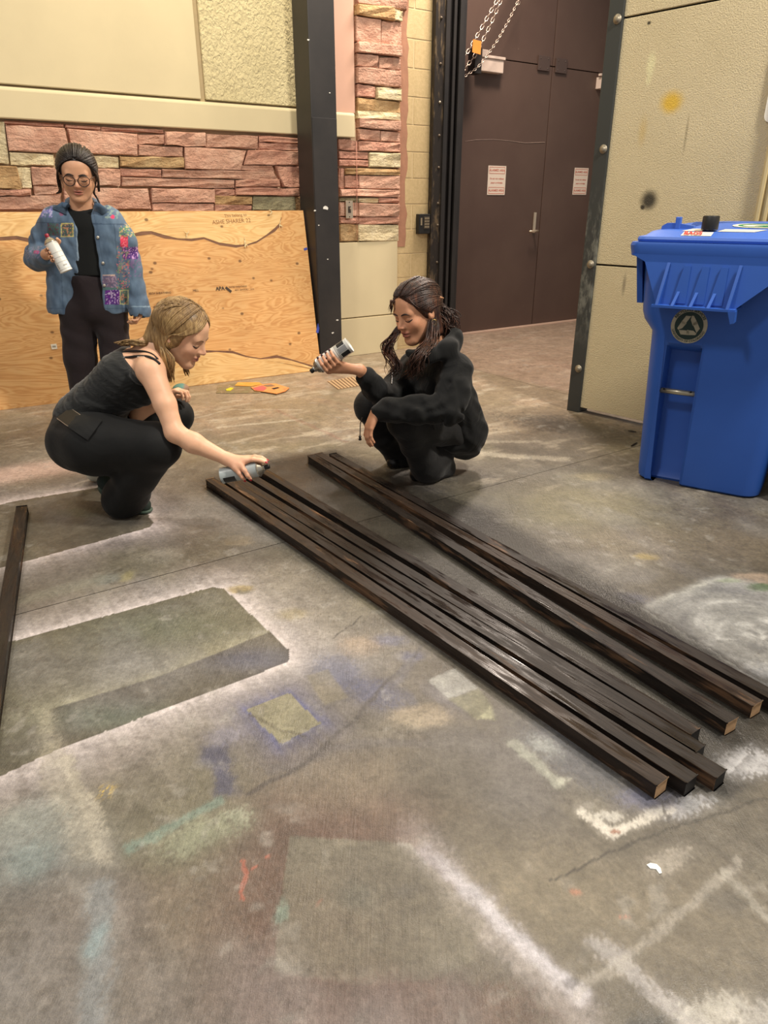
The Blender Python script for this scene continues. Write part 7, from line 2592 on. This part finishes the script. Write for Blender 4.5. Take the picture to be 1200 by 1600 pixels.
    # collar wings
    M_DEN = cloth_mat('denim_collar', rgb(82, 104, 128), .85, .2, 14, .1, 420, .01)
    for q in ([(107, 318), (98, 316), (82, 326), (104, 336), (113, 329)], [(148, 318), (156, 318), (170, 329), (160, 336), (146, 328)]):
        pts = []
        for i, (x, y) in enumerate(q):
            h = J.hit(x, y, .008)
            pts.append(h if h is not None else Vector(P(x, y, -.07)))
        c = sum(pts, Vector()) / len(pts)
        mb = MB(); fr = [p + Vector((0, -.006, .002)) for p in pts]; cf = c + Vector((0, -.016, .006))
        n = len(pts)
        mb.add(fr + [cf] + [p + Vector((0, .012, -.002)) for p in pts], [(i, (i + 1) % n, n) for i in range(n)] + [(i, n + 1 + i, n + 1 + (i + 1) % n, (i + 1) % n) for i in range(n)])
        mb.build('collar', M_DEN, jk, True)
    mb = MB(); mb.tube(spline([P(104, 320, -.02), P(108, 312, .05), P(128, 310, .10), P(147, 313, .06), P(151, 320, .0)], 5), .013, 8); mb.build('collar_stand', M_DEN, jk, True)
    M_BTN = simple('jacket_button', rgb(196, 190, 176), .35, .05, 10, .7)
    for x, y in ((161, 411), (163, 446), (120.5, 448), (153, 371)):
        h = J.hit(x, y, .003)
        if h is not None: mb = MB(); mb.lathe(h, Vector((0, -1, .1)), [(.0085, 0), (.0085, .003), (.006, .005)], 12); mb.build('button', M_BTN, jk, True)
    # ---- hair, tied back, with loose face-framing strands
    R = random.Random(2)
    Hs = SDF(hd.c - .22, hd.c + .22, .004)
    hd.hair(Hs, .012, (1, -.80, .016)); Hs.cap(hd.p(0, -.09, .03), hd.p(0, -.13, -.02), .05, .045, .03)
    HV, HF = Hs.mesh(2); lines = []
    for i in range(60):
        x_ = R.uniform(-.05, .05)
        lines.append(scalp(hd, (x_, .072 - 6 * x_ * x_, .092), (x_ * .5, -.11, .05), .016 + R.random() * .003, 9, .02))
    for side in (-1, 1):
        for i in range(90):
            t = (i + R.random()) / 90
            a0 = (side * (.005 + .080 * t), .078 - .070 * t ** 1.4, .090 - .085 * t ** 1.5)
            lines.append(scalp(hd, a0, (side * .02, -.11, .03 - .03 * t), .015 + R.random() * .004, 8, .02, (side * (.06 + .04 * t), .0, .10 - .07 * t)))
        for i in range(60):
            u_ = R.random()
            lines.append(spline([hd.p(side * (.045 + .02 * u_), .062 - .05 * u_, .082 - .01 * u_), hd.p(side * (.074 + .010 * u_), .045 - .06 * u_, .035), hd.p(side * (.086 + .008 * R.random()), .022 - .04 * u_, -.015), hd.p(side * (.082 + .012 * R.random()), .005 - .02 * u_, -.045 - .035 * R.random())], 5))
    lines += lock(R, [hd.p(-.084, .0, -.02), P(147, 300, .0), P(152, 310, -.01), P(158, 324, -.02)], 14, .004, .002, .002, 6)
    lines += lock(R, [hd.p(.084, .0, -.03), P(93, 298, .03), P(88, 303, .04)], 10, .005, .002, .002, 6)
    hm = hair_mat('black_brown_hair', rgb(22, 17, 16), rgb(40, 31, 28), rgb(74, 58, 48))
    hair = objfast('hair', HV, HF, hm, PR_, True)
    strand_mesh(lines, .0026, 4).build('loose_strands', hm, hair, True)
    # ---- round glasses
    M_FRAME = simple('glasses_frame', rgb(40, 22, 20), .35)
    GL = None
    mb = MB()
    for q in (-1, 1):
        c = (q * .032, .098, -.004)
        ring = [hd.p(c[0] + .0255 * math.cos(t), c[1] - abs(.010 * math.cos(t)) * (1 if q * math.cos(t) > 0 else 0), c[2] + .0235 * math.sin(t)) for t in np.linspace(0, 2 * math.pi, 29)]
        mb.tube(ring, .0023, 6, False)
        mb.tube([hd.p(q * .056, .090, .004), hd.p(q * .078, .050, .006), hd.p(q * .084, .0, .004)], .0016, 6)
    mb.tube([hd.p(-.008, .099, .000), hd.p(0, .102, .003), hd.p(.008, .099, .000)], .0016, 6)
    GL = mb.build('glasses', M_FRAME, PR_, True)
    Mg = Mat('lens_glass'); Mg.b.inputs['Transmission Weight'].default_value = 1.0; Mg.b.inputs['IOR'].default_value = 1.0; Mg.b.inputs['Roughness'].default_value = 0.02
    co = Mg.coord('Object'); Mg.L.new(Mg.ramp(Mg.noise(co, 4), [(0, (.97, .97, .96, 1)), (1, (1, 1, 1, 1))]), Mg.b.inputs['Base Color'])
    for q in (-1, 1):
        mb = MB(); ring = [hd.p(q * .032 + .0245 * math.cos(t), .0965 - abs(.010 * math.cos(t)) * (1 if q * math.cos(t) > 0 else 0), -.004 + .0225 * math.sin(t)) for t in np.linspace(0, 2 * math.pi, 25)[:-1]]
        mb.add(ring, [list(range(24))]); mb.build('lens', Mg.m, GL)
    # ---- the can
    root, b, a, Lc = spray_can(cb, Vector(cb) + ca, 'white spray can with red tip held upright by the standing person', simple('can_white', rgb(224, 222, 214), .4, .03, 20), simple('crimson_cap', rgb(150, 26, 50), .4), None)
    gk = simple('can_pale_print', rgb(178, 176, 170), .4); 
    can_label(root, b, a, Lc, [(.02, .045, -62, -42, gk), (.028, .034, 0, 40, gk), (.05, .052, -70, 70, gk), (.075, .077, -70, 70, gk), (.10, .102, -70, 70, gk), (.012, .014, -70, 70, gk)])
person_c()
